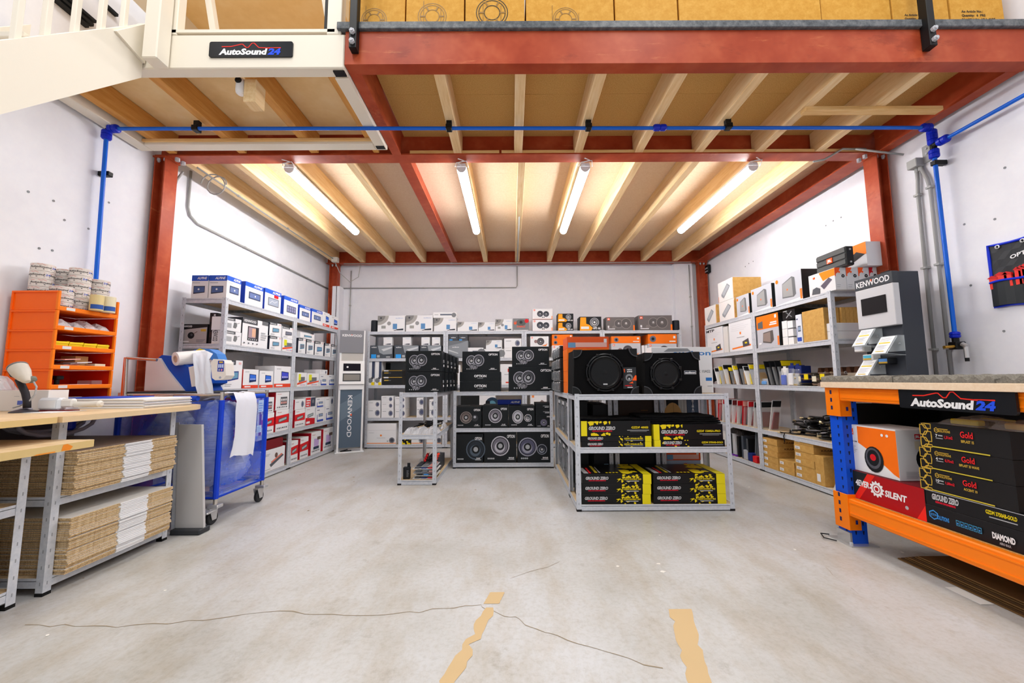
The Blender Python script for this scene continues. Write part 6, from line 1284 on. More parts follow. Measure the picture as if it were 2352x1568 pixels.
for k, (px0, px1, py0, py1) in enumerate(((1960, 2006, 754, 797), (2002, 2058, 770, 815), (1968, 2010, 829, 862))):
    c = at((px0 + px1) / 2, (py0 + py1) / 2, 'x', 2.80); w = .125; h = .155
    t = thing('acrylic_holder', ['clear acrylic holder with printed card, upper left on the dark column', 'clear acrylic holder with printed card, middle right on the dark column', 'clear acrylic holder with printed card, lowest, just above the foam'][k], 'holder', (2.9, c.y, c.z - .09), 'acrylic holders on the dark column')
    lo = (2.755, c.z - h / 2 * .86); hi = (2.845, c.z + h / 2 * .86); ya, yb = c.y - w / 2, c.y + w / 2
    part('front_plate', MB().prism([(lo[0], ya, lo[1]), (lo[0], yb, lo[1]), (hi[0], yb, hi[1]), (hi[0], ya, hi[1])], (.004, 0, -.003), 'acrylic'), t)
    part('back_plate', MB().box(2.893, 2.898, ya, yb, lo[1] + .02, hi[1], 'acrylic').prism([(hi[0], ya, hi[1]), (hi[0], yb, hi[1]), (2.898, yb, hi[1]), (2.898, ya, hi[1])], (0, 0, .003), 'acrylic'), t)
    part('lower_shelf', MB().prism([(lo[0], ya, lo[1]), (lo[0], yb, lo[1]), (2.898, yb, lo[1] - .012), (2.898, ya, lo[1] - .012)], (0, 0, .003), 'acrylic'), t)
    part('screw', MB().cyl((2.893, c.y - .03, c.z + .01), (2.886, c.y - .03, c.z + .01), .006, 'silver', 8), t)
    u = Vector((0, -1, 0)); vv = Vector((hi[0] - lo[0], 0, hi[1] - lo[1])); L = vv.length; vv.normalize()
    p = Print((lo[0] - .001, yb - .006, lo[1] + .004), u, vv, w - .012, L - .008, 'printed_card'); p.rect(0, 0, 1, 1, 'white'); p.lines(.1, .72, .92, .95, 4, 'lgrey', .4); p.rect(.1, .58, .9, .66, (226, 200, 60)); p.lines(.1, .2, .85, .52, 6, (200, 204, 210), .4); p.rect(.2, .1, .8, .14, (220, 190, 60)); p.done(t)
for k, (px, py, c_) in enumerate(((1975, 801, (200, 206, 220)), (2031, 829, (90, 150, 220)), (1995, 821, (90, 190, 220)))):
    c = at(px, py, 'x', 2.84)
    t = thing('phone', ['small pale device under the upper acrylic holder', 'black mini camera with landscape screen under the middle holder', 'yellow and blue card above the lowest holder'][k], 'device', (2.85, c.y, c.z - .03))
    part('body', MB().box(2.83, 2.899, c.y - .045, c.y + .045, c.z - .025, c.z + .025, 'ink' if k == 1 else 'offwhite', c=.006), t); p = Print((2.83, c.y + .035, c.z - .018), (0, -1, 0), (0, 0, 1), .07, .036, 'screen'); p.rect(0, 0, 1, 1, c_); p.rect(0, 0, 1, .35, 'gold' if k else 'white'); p.done(t)
# ============================================================ pallet rack at the right
OR = M((255, 130, 6), .35); UB = M((14, 82, 216), .4)
pr_ = thing('pallet_rack', 'blue and orange pallet rack with chipboard levels at the right', 'rack', (2.55, 2.0, 0))
XP = 2.10
def upright(x, y, lab=None):
    mb = MB(); H_ = .965; t = .003
    mb.box(x, x + .003, y - .045, y + .045, .006, H_, UB).box(x, x + .1, y - .048, y - .045, .006, H_, UB).box(x, x + .1, y + .045, y + .048, .006, H_, UB)
    for k in range(17):
        z = .06 + .054 * k
        mb.add([(x - .0008, y - .02, z + .02), (x - .0008, y - .008, z + .02), (x - .0008, y - .011, z), (x - .0008, y - .016, z)], [(3, 2, 1, 0)], (10, 22, 60))
        for xx in (.028, .075): mb.add([(x + xx - .006, y - .0488, z + .022), (x + xx + .006, y - .0488, z + .022), (x + xx + .003, y - .0488, z), (x + xx - .003, y - .0488, z)], [(3, 2, 1, 0)], (10, 22, 60))
    o = part('upright', mb, pr_, lab); part('foot_plate', MB().box(x - .04, x + .13, y - .09, y + .09, 0, .006, SILVER).box(x - .012, x + .0, y - .05, y + .05, .006, .07, SILVER), o)
    part('anchor_bolt', MB().cyl((x - .025, y - .07, .006), (x - .025, y - .07, .022), .01, 'silver', 6), o)
    return o
upright(XP + .012, 2.605, 'blue upright nearest the aisle'); upright(2.95, 2.605); upright(XP + .012, .2); upright(2.95, .2)
def pbeam(x, z0, z1, s=1):
    o = part('beam', MB().box(x, x + .045, .24, 2.56, z0, z1, OR, c=.006).box(x - .004, x, .26, 2.54, z0 + .018, z0 + .026, OR).box(x - .004, x, .26, 2.54, z1 - .026, z1 - .018, OR), pr_, 'orange load beam')
    cz = (z0 + z1) / 2
    mb = MB().box(x - .006, x + .003, 2.545, 2.655, cz - .14, cz + .075, OR, c=.001).box(x + .0, x + .07, 2.548, 2.555, cz - .14, cz + .075, OR)
    for k in range(4): mb.add([(x - .0068, 2.615, cz - .10 + .05 * k), (x - .0068, 2.60, cz - .10 + .05 * k), (x - .0068, 2.60, cz - .075 + .05 * k), (x - .0068, 2.615, cz - .075 + .05 * k)], [(0, 1, 2, 3)], (30, 30, 80))
    mb.add([(x + .035, 2.5475, cz - .105), (x + .05, 2.5475, cz - .105), (x + .05, 2.5475, cz - .08), (x + .035, 2.5475, cz - .08)], [(0, 1, 2, 3)], (30, 40, 120))
    part('connector', mb, o, 'orange end connector with punched holes'); return o
pbeam(XP, .886, .968); pbeam(XP, .175, .283); pbeam(2.98, .886, .968); pbeam(2.98, .175, .283)
part('chipboard_level', MB().box(XP - .03, 3.06, .2, 2.66, .969, 1.005, 'deckboard', c=.002), pr_, 'thick chipboard top level'); part('chipboard_level', MB().box(XP + .047, 2.975, .24, 2.56, .262, .285, 'chipboard'), pr_)
for z in (.3, .6): part('frame_brace', MB().box(XP + .06, 2.98, 2.598, 2.612, z, z + .03, UB), pr_)
# egg-crate foam on top
def crate_foam(lab, y0, y1, x0, x1, z, seed):
    nx = 40; ny = int((y1 - y0) / .012); R = random.Random(seed)
    top = [[(x0 + (x1 - x0) * i / nx, y0 + (y1 - y0) * j / ny, z + .022 + .011 * math.sin(2 * PI * (y0 + (y1 - y0) * j / ny) / .055) + .008 * math.sin(2 * PI * i / 10)) for i in range(nx + 1)] for j in range(ny + 1)]
    mb = MB().sheet(top, 'foam'); low = [[(a, b, z) for a, b, c in r] for r in top]
    for r, l in ((top[0], low[0]), (top[-1][::-1], low[-1][::-1]), ([t_[0] for t_ in top][::-1], [t_[0] for t_ in low][::-1]), ([t_[-1] for t_ in top], [t_[-1] for t_ in low])):
        for i in range(len(r) - 1): mb.add([l[i], l[i + 1], r[i + 1], r[i]], [(0, 1, 2, 3)], 'foam')
    return solo('foam_mat', mb, lab, 'foam mat', 'egg crate foam mats')
crate_foam('grey egg crate foam mat on the pallet rack, far one by the display column', 2.16, 2.655, XP - .025, 3.05, 1.0055, 1)
crate_foam('grey egg crate foam mat on the pallet rack, long middle one', 1.70, 2.15, XP - .028, 3.05, 1.0055, 2); crate_foam('grey egg crate foam mat on the pallet rack, nearest one at the picture edge', 1.2, 1.695, XP - .025, 3.05, 1.0055, 3)
# sign on the top beam
sy0 = at(2335, 920, 'x', 2.085).y; sy1 = at(2066, 915, 'x', 2.085).y
n = 5; sz0, sz1 = .872, .974; r = .012; pts = []
for cy_, cz, a0 in ((sy1 - r, sz1 - r, 0), (sy0 + r, sz1 - r, 90), (sy0 + r, sz0 + r, 180), (sy1 - r, sz0 + r, 270)):
    for k in range(n): t = math.radians(a0 + 90 * k / (n - 1)); pts.append((XP - .006, cy_ + r * math.cos(t), cz + r * math.sin(t)))
so = solo('shop_sign', MB().prism(pts, (-.012, 0, 0), M('ink', .2)), 'black shop sign with red wave on the orange pallet rack beam', 'sign', None, (XP - .012, (sy0 + sy1) / 2, sz0))
p = Print((XP - .018, sy1, sz0), (0, -1, 0), (0, 0, 1), sy1 - sy0, sz1 - sz0); s_autosound(p); p.done(so)
# goods on the lower level
XG = XP + .05
Yp = lambda px, py, X=XG: at(px, py, 'x', X).y
y1 = Yp(1942, 1120); y0 = Yp(2126, 1160)
carton('silent_carton', 'red and black carton with white gear lettering under the speaker carton', 'carton', None, (XG, XG + .5, y0, y1, .286, .452), (30, 34, 34), [('l', s_4ever)], flap='dred')
y1 = Yp(1932, 1050, XG + .02); y0 = Yp(2064, 1070, XG + .02)
carton('subwoofer_carton', 'white and orange subwoofer carton with red centred speaker, on the red carton', 'carton', None, (XG + .02, XG + .27, y0, y1, .455, .735), (232, 232, 234), [('l', s_stadium), ('f', s_stadium_end)], ms={'t': M((226, 226, 230), .5)}, flap='white')
gy1 = Yp(2128, 1180); gy0 = Yp(2347, 1120)
zz = [(.286, .380), (.381, .455), (.456, .565), (.566, .675), (.676, .795)]
def shelfcart(nm, lab, z, st, col, ya, yb, **k): return carton(nm, lab, 'carton', 'black cartons stacked on the pallet rack', (XG, XG + .5, ya, yb, z[0], z[1]), col, [('l', st)], **k)
shelfcart('mat_carton', 'flat black carton with blue lettering, bottom of the black pile', zz[0], s_diamond, (20, 20, 24), gy0, gy1)
def s_gzp(p): gz_logo(p, .08, .46, .34, .30); p.part = 'title_lettering'; p.text('GZDM 3750AB-GOLD', .93, .5, .22, 'yellow', 'r', w=.28, bold=.03); p.rect(.68, .3, .93, .36, 'lgrey'); p.rect(0, .95, 1, .99, 'lgrey')
shelfcart('mat_carton', 'flat black carton with outlined white lettering, second in the black pile', zz[1], s_gzp, (18, 18, 22), gy0, gy1 - .005)
for k, (a_, b_, c_) in enumerate((('ACCENT 10', '10', '1,88m2'), ('BIPLAST 25 WAVE', '4', '0,75m2'), ('BIPLAST 15', '7', '1,31m2'))):
    o = shelfcart('mat_carton', 'black carton with gold honeycomb and red lettering, %s of three' % ['lowest', 'middle', 'topmost'][k], zz[2 + k], s_gold(a_, b_, c_), (24, 22, 24), gy0 + .02, gy1 + .012 - .012 * k, flap=(28, 26, 28) if k == 2 else None)
bag('foil_bag', 'clear and yellow foil bag lying on the black pile, left one', XG + .02, XG + .3, 1.86, 2.06, .797, .05, 'foil', 71, content=['yellow', 'ink', 'lgrey', 'yellow']); bag('foil_bag', 'clear and yellow foil bag lying on the black pile, right one', XG + .02, XG + .3, 1.60, 1.85, .797, .06, 'foil', 72, content=['gold', 'ink', 'yellow', 'lgrey'])
carton('black_carton', 'large black carton at the back of the pallet rack level', 'carton', None, (2.70, 2.95, 1.60, 2.53, .286, .86), M((8, 8, 10), .5))
part('end_panel', MB().box(XP + .10, 2.94, 2.565, 2.575, .286, .868, M((8, 8, 10), .5)), pr_, 'black sheet closing the far end of the lower level')
pl = thing('sloping_strut', 'pale sloping strut behind the pallet rack sign', 'strut', (2.6, 1.9, .286)); part('strut', MB().tube([(2.66, 1.96, .80), (2.66, 1.78, .90)], .012, 'lgrey', 4), pl)
# cardboard sheets under the pallet rack, browns darkened to imitate the shadow there
for k in range(9):
    solo('cardboard_sheet', MB().box(2.20 + .006 * (k % 4), 2.9, .9 + .01 * (k % 3), 2.36 - .015 * k, .001 + .0075 * k, .0075 + .0075 * k, M((78, 54, 28), .9) if k % 2 else M((110, 80, 44), .9)), 'brown cardboard sheet in the flat pile on the floor under the pallet rack', 'cardboard', 'cardboard sheets under the pallet rack')
solo('paper_scrap', MB().box(2.13, 2.19, 1.9, 2.05, .001, .003, 'offwhite'), 'white paper scrap on the floor by the cardboard pile', 'paper', None)
solo('floor_wire', MB().tube([(2.08, 2.70, .01), (2.02, 2.69, .02), (2.0, 2.64, .012), (2.05, 2.60, .008)], .004, 'black', 6), 'loop of black wire on the floor by the blue upright', 'wire', None)
# ============================================================ tool roll on the right wall
tr = thing('tool_roll', 'black tool roll with blue edging and red pry tools on the right wall', 'tool roll', (WR - .01, 2.4, 1.5))
ya, yb, za, zb = 2.655, 2.08, 1.505, 1.935
NX = 14
back = [[(WR - .008 - .006 * abs(math.sin(i * 1.1 + j)), ya + (yb - ya) * i / NX, za + (zb - za) * j / 8 - .012 * math.sin(PI * i / 7) * (j / 8) + .006 * math.sin(i * .9) * (1 - j / 8)) for i in range(NX + 1)] for j in range(9)]
FB = M((44, 46, 50), .55)
part('back_cloth', MB().sheet(back, FB), tr)
front = [[(WR - .022 - .014 * abs(math.sin(i * .8 + .4)), p[1], za + .004 + .165 * j / 3 + .004 * math.sin(i)) for i, p in enumerate(back[0])] for j in range(4)]
part('pocket_cloth', MB().sheet(front, M((38, 42, 46), .5)), tr)
TB = M((16, 50, 210), .5)
edge = [(WR - .014, p[1], p[2]) for p in back[0]] + [(WR - .014, r[-1][1], r[-1][2]) for r in back[1:]] + [(WR - .014, p[1], p[2]) for p in back[-1][::-1][1:]] + [(WR - .014, r[0][1], r[0][2]) for r in back[::-1][1:-1]]
part('edging', MB().tube(edge, .0085, TB, 6, True), tr, 'blue cloth edging'); part('pocket_edging', MB().tube([(p[0] - .003, p[1], p[2]) for p in front[-1]], .0075, TB, 6), tr)
for px, py in ((2290, 567), (2348, 552)):
    q = at(px, py, 'x', WR - .02); part('grommet', MB().tube([(WR - .018, q.y + .011 * math.cos(2 * PI * k / 12), q.z + .011 * math.sin(2 * PI * k / 12)) for k in range(12)], .004, SILVER, 6, True), tr)
for k, (px, w) in enumerate(((2282, .024), (2302, .028), (2316, .02), (2340, .016), (2349, .016), (2358, .016))):
    q = at(px, 640, 'x', WR - .03); h = [.045, .06, .055, .07, .075, .08][k]
    o = part('pry_tool', MB().prism([(WR - .03, q.y + w, 1.63), (WR - .03, q.y - w, 1.63), (WR - .03, q.y - w * .8, 1.665 + h * .8), (WR - .03, q.y + w * 1.1, 1.665 + h)], (.01, 0, 0), (236, 56, 44)), tr)
    part('hooked_tip', MB().prism([(WR - .032, q.y + w * 1.5, 1.66 + h), (WR - .032, q.y - w, 1.66 + h * .8), (WR - .032, q.y - w * .9, 1.672 + h * .85), (WR - .032, q.y + w * .4, 1.676 + h)], (.014, 0, 0), (206, 20, 20)), o)
q = at(2319, 592, 'x', WR - .02); p = Print((WR - .017, q.y, q.z - .012), (0, -1, .17), (0, 0, 1), .16, .03, 'lettering'); p.text('OPTION', 0, .1, .8, 'white', w=1, bold=.03); p.done(tr)
# ============================================================ white kiosk in the back left corner
ks = thing('display_kiosk', 'white display kiosk with vertical white lettering in the back left corner', 'kiosk', (-2.49, 5.70, 0))
kx, ky = -2.49, 5.70; KW = .345
WK = M((232, 232, 232), .5)
for xx in (kx, kx + KW - .025):
    mb = MB(); prof = [(0, .02), (0, .93), (.03, 1.0), (.08, 1.28), (.08, 1.45), (.02, 1.45 + .33), (.045, 1.78), (.11, 1.45), (.11, 1.28), (.06, 1.0), (.03, .9), (.03, .02)]
    mb.prism([(xx, ky + a, b) for a, b in prof[:5]] + [(xx, ky + .08, 1.78), (xx, ky + .11, 1.78)] + [(xx, ky + a, b) for a, b in prof[7:]], (.025, 0, 0), WK); part('side_frame', mb, ks)
part('base_plate', MB().box(kx - .02, kx + KW + .02, ky - .02, ky + .26, 0, .02, WK, c=.004), ks)
o = part('lower_panel', MB().box(kx + .027, kx + KW - .027, ky + .006, ky + .02, .075, .90, M((84, 100, 116), .3)), ks, 'dark panel with white vertical lettering')
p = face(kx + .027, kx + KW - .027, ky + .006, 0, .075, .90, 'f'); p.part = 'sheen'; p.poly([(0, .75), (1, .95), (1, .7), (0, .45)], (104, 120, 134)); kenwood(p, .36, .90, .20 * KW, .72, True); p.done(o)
cs_ = part('console', MB().prism([(kx + .0, ky - .03, .98), (kx, ky + .08, .98), (kx, ky + .13, 1.32), (kx, ky + .06, 1.32)], (KW, 0, 0), WK), ks)
u = Vector((1, 0, 0)); vv = Vector((0, .09, .34)).normalized()
p = Print((kx + .05, ky - .03 + .0085, .98 + .04), u, vv, KW - .10, .27, 'screen'); p.rect(.02, .58, .98, 1, M((24, 26, 36), .15)); p.circ(.25, .8, .05, 'white'); p.rect(0, .0, 1, .44, (60, 62, 64)); p.rect(.06, .06, .94, .38, (128, 124, 118)); p.done(cs_)
part('white_skirt', MB().box(kx + .01, kx + KW - .01, ky - .01, ky + .05, .90, .98, WK, c=.003), ks)
part('neck', MB().box(kx + .026, kx + KW - .026, ky + .085, ky + .10, 1.32, 1.46, (190, 186, 180)), ks)
o = part('upper_panel', MB().box(kx - .005, kx + KW - .02, ky + .072, ky + .084, 1.44, 1.775, M((132, 132, 138), .4)), ks, 'grey upper panel with white lettering')
p = face(kx - .005, kx + KW - .02, ky + .072, 0, 1.44, 1.775, 'f'); kenwood(p, .1, .72, .10, .82); p.done(o)
part('cable', MB().tube([(kx + .15, ky + .02, .05), (kx + .05, ky + .01, .03), (kx + .2, ky + .03, .028)], .008, 'black', 6), ks)
ks.rotation_euler = (0, 0, .42)
conduit([(-2.30, 6.0, 1.6), (-2.28, 6.02, 1.3), (-2.34, 6.06, 1.0), (-2.33, 6.1, .75)], 'thin black cable hanging beside the back rack and kiosk', .003, (), 'cable')
# ============================================================ packing desk
rack('low galvanised rack of the packing desk holding the flattened cartons', 'packing desk racks', -2.98, -2.27, 2.01, 2.70, [.08, .462], .836, 'y')
rack('low galvanised rack of the packing desk at the picture edge with white tubs', 'packing desk racks', -2.98, -2.30, .95, 1.93, [.08, .462], .718, 'y')
def top_board(lab, x0, x1, y0, y1, z0, z1, r, edge=None):
    pts = [(x0, y0, z0), (x1, y0, z0)]
    for k in range(11): a = PI / 2 * k / 10; pts.append((x1 - r + r * math.cos(a), y1 - r + r * math.sin(a), z0))
    pts.append((x0, y1, z0))
    mb = MB(); q = [(a, b, z1) for a, b, c in pts]; n = len(pts)
    mb.add(pts + q, [(k, (k + 1) % n, n + (k + 1) % n, n + k) for k in range(n)], edge or 'beech_top'); mb.add(pts, [tuple(reversed(range(n)))], 'beech_top'); mb.add(q, [tuple(range(n))], 'beech_top')
    return solo('table_top', mb, lab, 'table top', 'packing desk tops', ((x0 + x1) / 2, (y0 + y1) / 2, z0))
YE = M((218, 190, 130), .5)
top_board('beech table top with rounded end under the orange bins', -3.09, -2.14, 1.905, 2.95, .838, .866, .32, M((222, 196, 156), .5))
top_board('beech table top with yellow edge under the scanner', -3.09, -2.14, .95, 1.90, .838, .866, .03, YE)
top_board('lower beech board with stained yellow edge in front at the left', -2.97, -2.02, .8, 1.955, .7195, .752, .02, YE)
for x, y in ((-3.06, 1.0), (-3.06, 1.85)): solo('desk_leg', MB().box(x - .02, x + .02, y - .02, y + .02, 0, .838, 'galv', c=.002), 'grey desk leg against the left wall, %s' % ('nearer the camera' if y < 1.5 else 'farther'), 'leg', None)
o = bpy.data.objects['table_top.002'] if 'table_top.002' in bpy.data.objects else None
if o:
    p = Print((-2.02, .8, .7195), (0, 1, 0), (0, 0, 1), 1.155, .0325, 'orange_stain'); p.poly([(.87, .1), (.90, .05), (.91, .5), (.89, .95), (.875, .9)], (240, 140, 40)); p.poly([(.78, .0), (.85, .02), (.85, .2), (.79, .16)], (240, 150, 50)); p.done(o)
# flattened cartons
def flat_pile(n, z0, th, lab, grp, seed, topc):  # every sheet its own thing
    R = random.Random(seed); ya, yb = 2.052, 2.652; w0 = 2.30; w1 = 2.468
    for k in range(n):
        z = z0 + th * k; dx = R.uniform(-.007, .006) + .004 * math.sin(k * .4); dy = R.uniform(-.005, .005); X1 = -2.215 + dx
        mb = MB(); t = topc if k == n - 1 else 'white'; e = .0016
        mb.box(-2.93, X1, ya + dy, w0 + dy, z, z + th - e, 'corrugated', {'t': t}); mb.box(-2.93, X1 + .006, w0 + dy, w1 + dy, z, z + th - e, 'offwhite', {'t': t, 'r': 'white'}); mb.box(-2.93, X1 - .002, w1 + dy, yb + dy, z, z + th - e, 'corrugated', {'t': t})
        solo('flattened_carton', mb, lab if 0 < k < n - 1 else ('topmost ' if k else 'lowest ') + lab, 'cardboard', grp, (-2.57, 2.35, z))
flat_pile(30, .082, .0090, 'flattened white topped carton in the lower desk pile', 'flattened cartons in the lower pile', 3, 'offwhite')
flat_pile(24, .464, .0090, 'flattened carton in the upper desk pile', 'flattened cartons in the upper pile', 4, (150, 132, 122))  # topmost sheet toned brown-grey to imitate a reflection on white board
for lev in (.082,):
    for k in range(10):
        z = lev + .024 * k; solo('flattened_carton', MB().box(-2.93, -2.36, 1.0, 1.88 + .006 * (k % 3), z, z + .0225, 'corrugated', {'t': 'offwhite'}), 'flattened carton in the dark %s pile of the rack at the picture edge' % ('lower' if lev < .2 else 'upper'), 'cardboard', 'flattened cartons at the picture edge, %s' % ('lower' if lev < .2 else 'upper'))
for k in range(2):
    t = thing('white_tub', 'stack of white plastic tubs at the picture edge, %s' % ['lower', 'upper'][k], 'tub', (-2.45, 1.72, .464), 'white tubs')
    z = .464 + .112 * k
    part('tub', MB().lathe([(.085, 0), (.10, .10), (.095, .10), (.08, .008)], (-2.42, 1.76, z), (0, 0, 1), (226, 220, 210), 20), t, smooth=True); part('lid', MB().lathe([(.103, 0), (.103, .01), (.09, .012)], (-2.42, 1.76, z + .099), (0, 0, 1), 'cream', 20), t)
solo('yellow_crate', MB().box(-2.5, -2.31, 1.40, 1.62, .464, .66, 'yellow', c=.01), 'yellow crate at the left picture edge', 'crate', None)
# hose and dark goods under the tops
pts = []
for k in range(60): a = 2 * PI * k / 15; pts.append((-2.72 + .06 * math.sin(a * .25), 2.36 + .19 * math.cos(a), .69 + .10 + .075 * math.sin(a) + .002 * k / 4))
hs = thing('hose_coil', 'coil of grey hose with blue cap under the table top', 'hose', (-2.72, 2.36, .69))
part('hose', MB().tube(pts, .011, M((176, 172, 186), .4), 8), hs, smooth=True); part('cap', MB().lathe([(.02, 0), (.03, .01), (.03, .05), (.02, .06)], (-2.70, 2.44, .74), (0, 0, 1), PF, 12), hs)
solo('under_panel', MB().box(-2.99, -2.97, 2.06, 2.66, .50, .83, M((120, 106, 104), .6)), 'dark grey panel behind the upper pile of flattened cartons', 'panel', None)
solo('wall_box', MB().box(-2.34, -2.30, 1.10, 1.65, .795, .83, 'black', c=.003), 'black box under the yellow edged table top', 'box', None)
# grey board standing by the trolley
gb = thing('grey_board', 'grey board with dark foot standing between the desk and the blue trolley', 'board', (-2.26, 2.80, 0))
a = at(410, 975, 'y', 2.80); b = at(463, 975, 'y', 2.80); c = at(402, 1215, 'y', 2.8); d = at(466, 1225, 'y', 2.80)
part('board', MB().prism([(c.x, 2.80, .035), (d.x, 2.80, .035), (b.x, 2.80, b.z), (a.x, 2.80, a.z)], (0, .02, 0), M((192, 190, 190), .6)), gb); part('foot', MB().box(c.x - .005, d.x + .005, 2.76, 2.86, 0, .036, M((52, 54, 58), .6), c=.006), gb); part('edge_strip', MB().prism([(c.x - .03, 2.805, .0), (c.x, 2.805, .0), (a.x + .0, 2.805, a.z + .015), (a.x - .03, 2.805, a.z + .015)], (0, .003, 0), 'galv'), gb)
# ============================================================ blue mesh trolley
tl = thing('bag_trolley', 'blue mesh bag trolley with chrome frame and casters, full of bubble film', 'trolley', (-2.53, 3.22, 0))
tx0, tx1, ty0, ty1 = -2.92, -2.16, 2.965, 3.50
def wall_sheet(p0, p1, z0, z1, bul, nrm, seed):
    R = random.Random(seed); g = []
    for j in range(9):
        row = []
        for i in range(13):
            s_ = i / 12; t_ = j / 8; bb = bul * math.sin(PI * s_) * math.sin(PI * (.15 + .7 * t_)) + R.uniform(-.004, .004)
            row.append((p0[0] + (p1[0] - p0[0]) * s_ + nrm[0] * bb, p0[1] + (p1[1] - p0[1]) * s_ + nrm[1] * bb, z0 + (z1 - z0) * t_ - (.02 * math.sin(PI * s_) if j == 8 else 0)))
        g.append(row)
    return g
bagmb = MB()
for p0, p1, nr, sd in (((tx0, ty0), (tx1, ty0), (0, -1), 1), ((tx1, ty0), (tx1, ty1), (1, 0), 2), ((tx1, ty1), (tx0, ty1), (0, 1), 3), ((tx0, ty1), (tx0, ty0), (-1, 0), 4)): bagmb.sheet(wall_sheet(p0, p1, .19, .895, .03, nr, sd), 'blue_mesh')
bagmb.add([(tx0, ty0, .19), (tx1, ty0, .19), (tx1, ty1, .19), (tx0, ty1, .19)], [(0, 1, 2, 3)], 'blue_mesh')
bo = part('mesh_bag', bagmb, tl, 'blue mesh bag', smooth=True)
BT = M((16, 62, 200), .5)
for x, y in ((tx0, ty0), (tx1, ty0), (tx1, ty1), (tx0, ty1)): part('corner_piping', MB().tube([(x, y, .18), (x, y, .55), (x, y, .89)], .0185, BT, 8), bo)
part('hem', MB().tube([(tx0, ty0, .185), (tx1, ty0, .185), (tx1, ty1, .185), (tx0, ty1, .185)], .008, BT, 6, True), bo)
part('top_sleeve', MB().tube([(tx1, ty0 + .12, .905), (tx1, ty1 - .05, .905)], .022, M((20, 74, 204), .6), 10), bo); part('top_sleeve', MB().tube([(tx0, ty0, .905), (tx1 - .18, ty0, .905)], .020, M((20, 74, 204), .6), 10), bo)
for k, (y, z, w, h) in enumerate(((3.385, .77, .07, .10), (3.375, .60, .065, .06))):
    p = Print((tx1 + .028, y - w / 2, z), (0, 1, 0), (0, 0, 1), w, h, 'white_patch'); p.rect(0, 0, 1, 1, (170, 196, 236)); p.lines(.1, .1, .9, .9, 4, (90, 130, 220), .3); p.done(bo)
R = random.Random(9); wmb = MB()
for c, rx, ry, rz_ in (((-2.31, 3.10, .58), .15, .115, .30), ((-2.5, 3.20, .42), .34, .20, .22), ((-2.33, 3.30, .36), .16, .17, .16), ((-2.62, 3.10, .62), .18, .11, .22), ((-2.27, 3.20, .75), .09, .13, .12)):
    vs = []; nu, nv = 14, 9
    for j in range(nv + 1):
        for i in range(nu):
            th, ph = 2 * PI * i / nu, PI * j / nv; k = R.uniform(.88, 1.06); vs.append((c[0] + rx * k * math.sin(ph) * math.cos(th), c[1] + ry * k * math.sin(ph) * math.sin(th), c[2] + rz_ * k * math.cos(ph)))
    wmb.add(vs, [(j * nu + i, j * nu + (i + 1) % nu, (j + 1) * nu + (i + 1) % nu, (j + 1) * nu + i) for j in range(nv) for i in range(nu)], 'bubble_wrap')
wo = solo('bubble_film', wmb, 'crumpled bubble film filling the blue trolley bag', 'film', None, smooth=True)
for x, y in ((tx0, ty0), (tx1, ty0), (tx1, ty1), (tx0, ty1)):
    o = part('corner_post', MB().cyl((x, y, .14), (x, y, .95), .014, CHROME, 10), tl)
    part('caster_plate', MB().box(x - .04, x + .04, y - .03, y + .03, .118, .142, SILVER, c=.004), o)
    cx = x - (.02 if x > -2.5 else -.02)
    part('caster_fork', MB().prism([(cx - .02, y - .05, .12), (cx - .02, y + .03, .12), (cx - .02, y + .02, .035), (cx - .02, y - .02, .035)], (.004, 0, 0), SILVER).prism([(cx + .018, y - .05, .12), (cx + .018, y + .03, .12), (cx + .018, y + .02, .035), (cx + .018, y - .02, .035)], (.004, 0, 0), SILVER), o)
    part('caster_wheel', MB().lathe([(.02, -.014), (.045, -.014), (.05, -.008), (.05, .008), (.045, .014), (.02, .014)], (cx, y, .05), (1, 0, 0), M((40, 40, 42), .5), 20), o, smooth=True); part('wheel_hub', MB().cyl((cx - .0165, y, .05), (cx + .0165, y, .05), .018, SILVER, 10), o)
part('brake_pedal', MB().box(tx1 - .05, tx1 + .03, ty0 - .11, ty0 - .02, .10, .114, SILVER, c=.004), tl)
for a, b in (((tx1, ty0, .93), (tx1, ty1, .93)), ((tx0, ty0, .93), (tx1, ty0, .93)), ((tx0, ty1, .93), (tx1, ty1, .93)), ((tx0, ty0, .93), (tx0, ty1, .93)), ((tx0, ty0 + .03, .21), (tx1, ty0 + .03, .21)), ((tx1 - .03, ty0, .21), (tx1 - .03, ty1, .21)), ((tx0, ty1 - .03, .21), (tx1, ty1 - .03, .21))):
    part('frame_rail', MB().cyl(a, b, .0125, CHROME, 10), tl)
part('tie_cord', MB().tube([(tx1, ty0, .88), (tx1, ty0 + .06, .93), (tx1, ty0 + .12, .90)], .004, BT, 6), tl)
# white film strip hanging over the rail
ya = at(533, 930, 'x', tx1 + .03).y; yb = at(583, 930, 'x', tx1 + .03).y
R = random.Random(4); g = []
for j, (x, z, sh) in enumerate(((tx1 - .12, .90, -.10), (tx1 - .03, .945, -.04), (tx1 + .03, .94, 0), (tx1 + .042, .88, .02), (tx1 + .05, .8, .02), (tx1 + .055, .7, .015), (tx1 + .06, .62, 0), (tx1 + .062, .54, -.02), (tx1 + .064, .47, -.04))):
    g.append([(x + R.uniform(-.008, .008), ya + (yb - ya) * i / 8 + sh + (.02 if j == 8 else 0) * (i % 2), z + R.uniform(-.008, .008) - (.03 * i / 8 if j > 6 else 0)) for i in range(9)])
solo('film_strip', MB().sheet(g, M((226, 228, 238), .3)), 'white film strip hanging over the trolley rail', 'film', None, smooth=True)
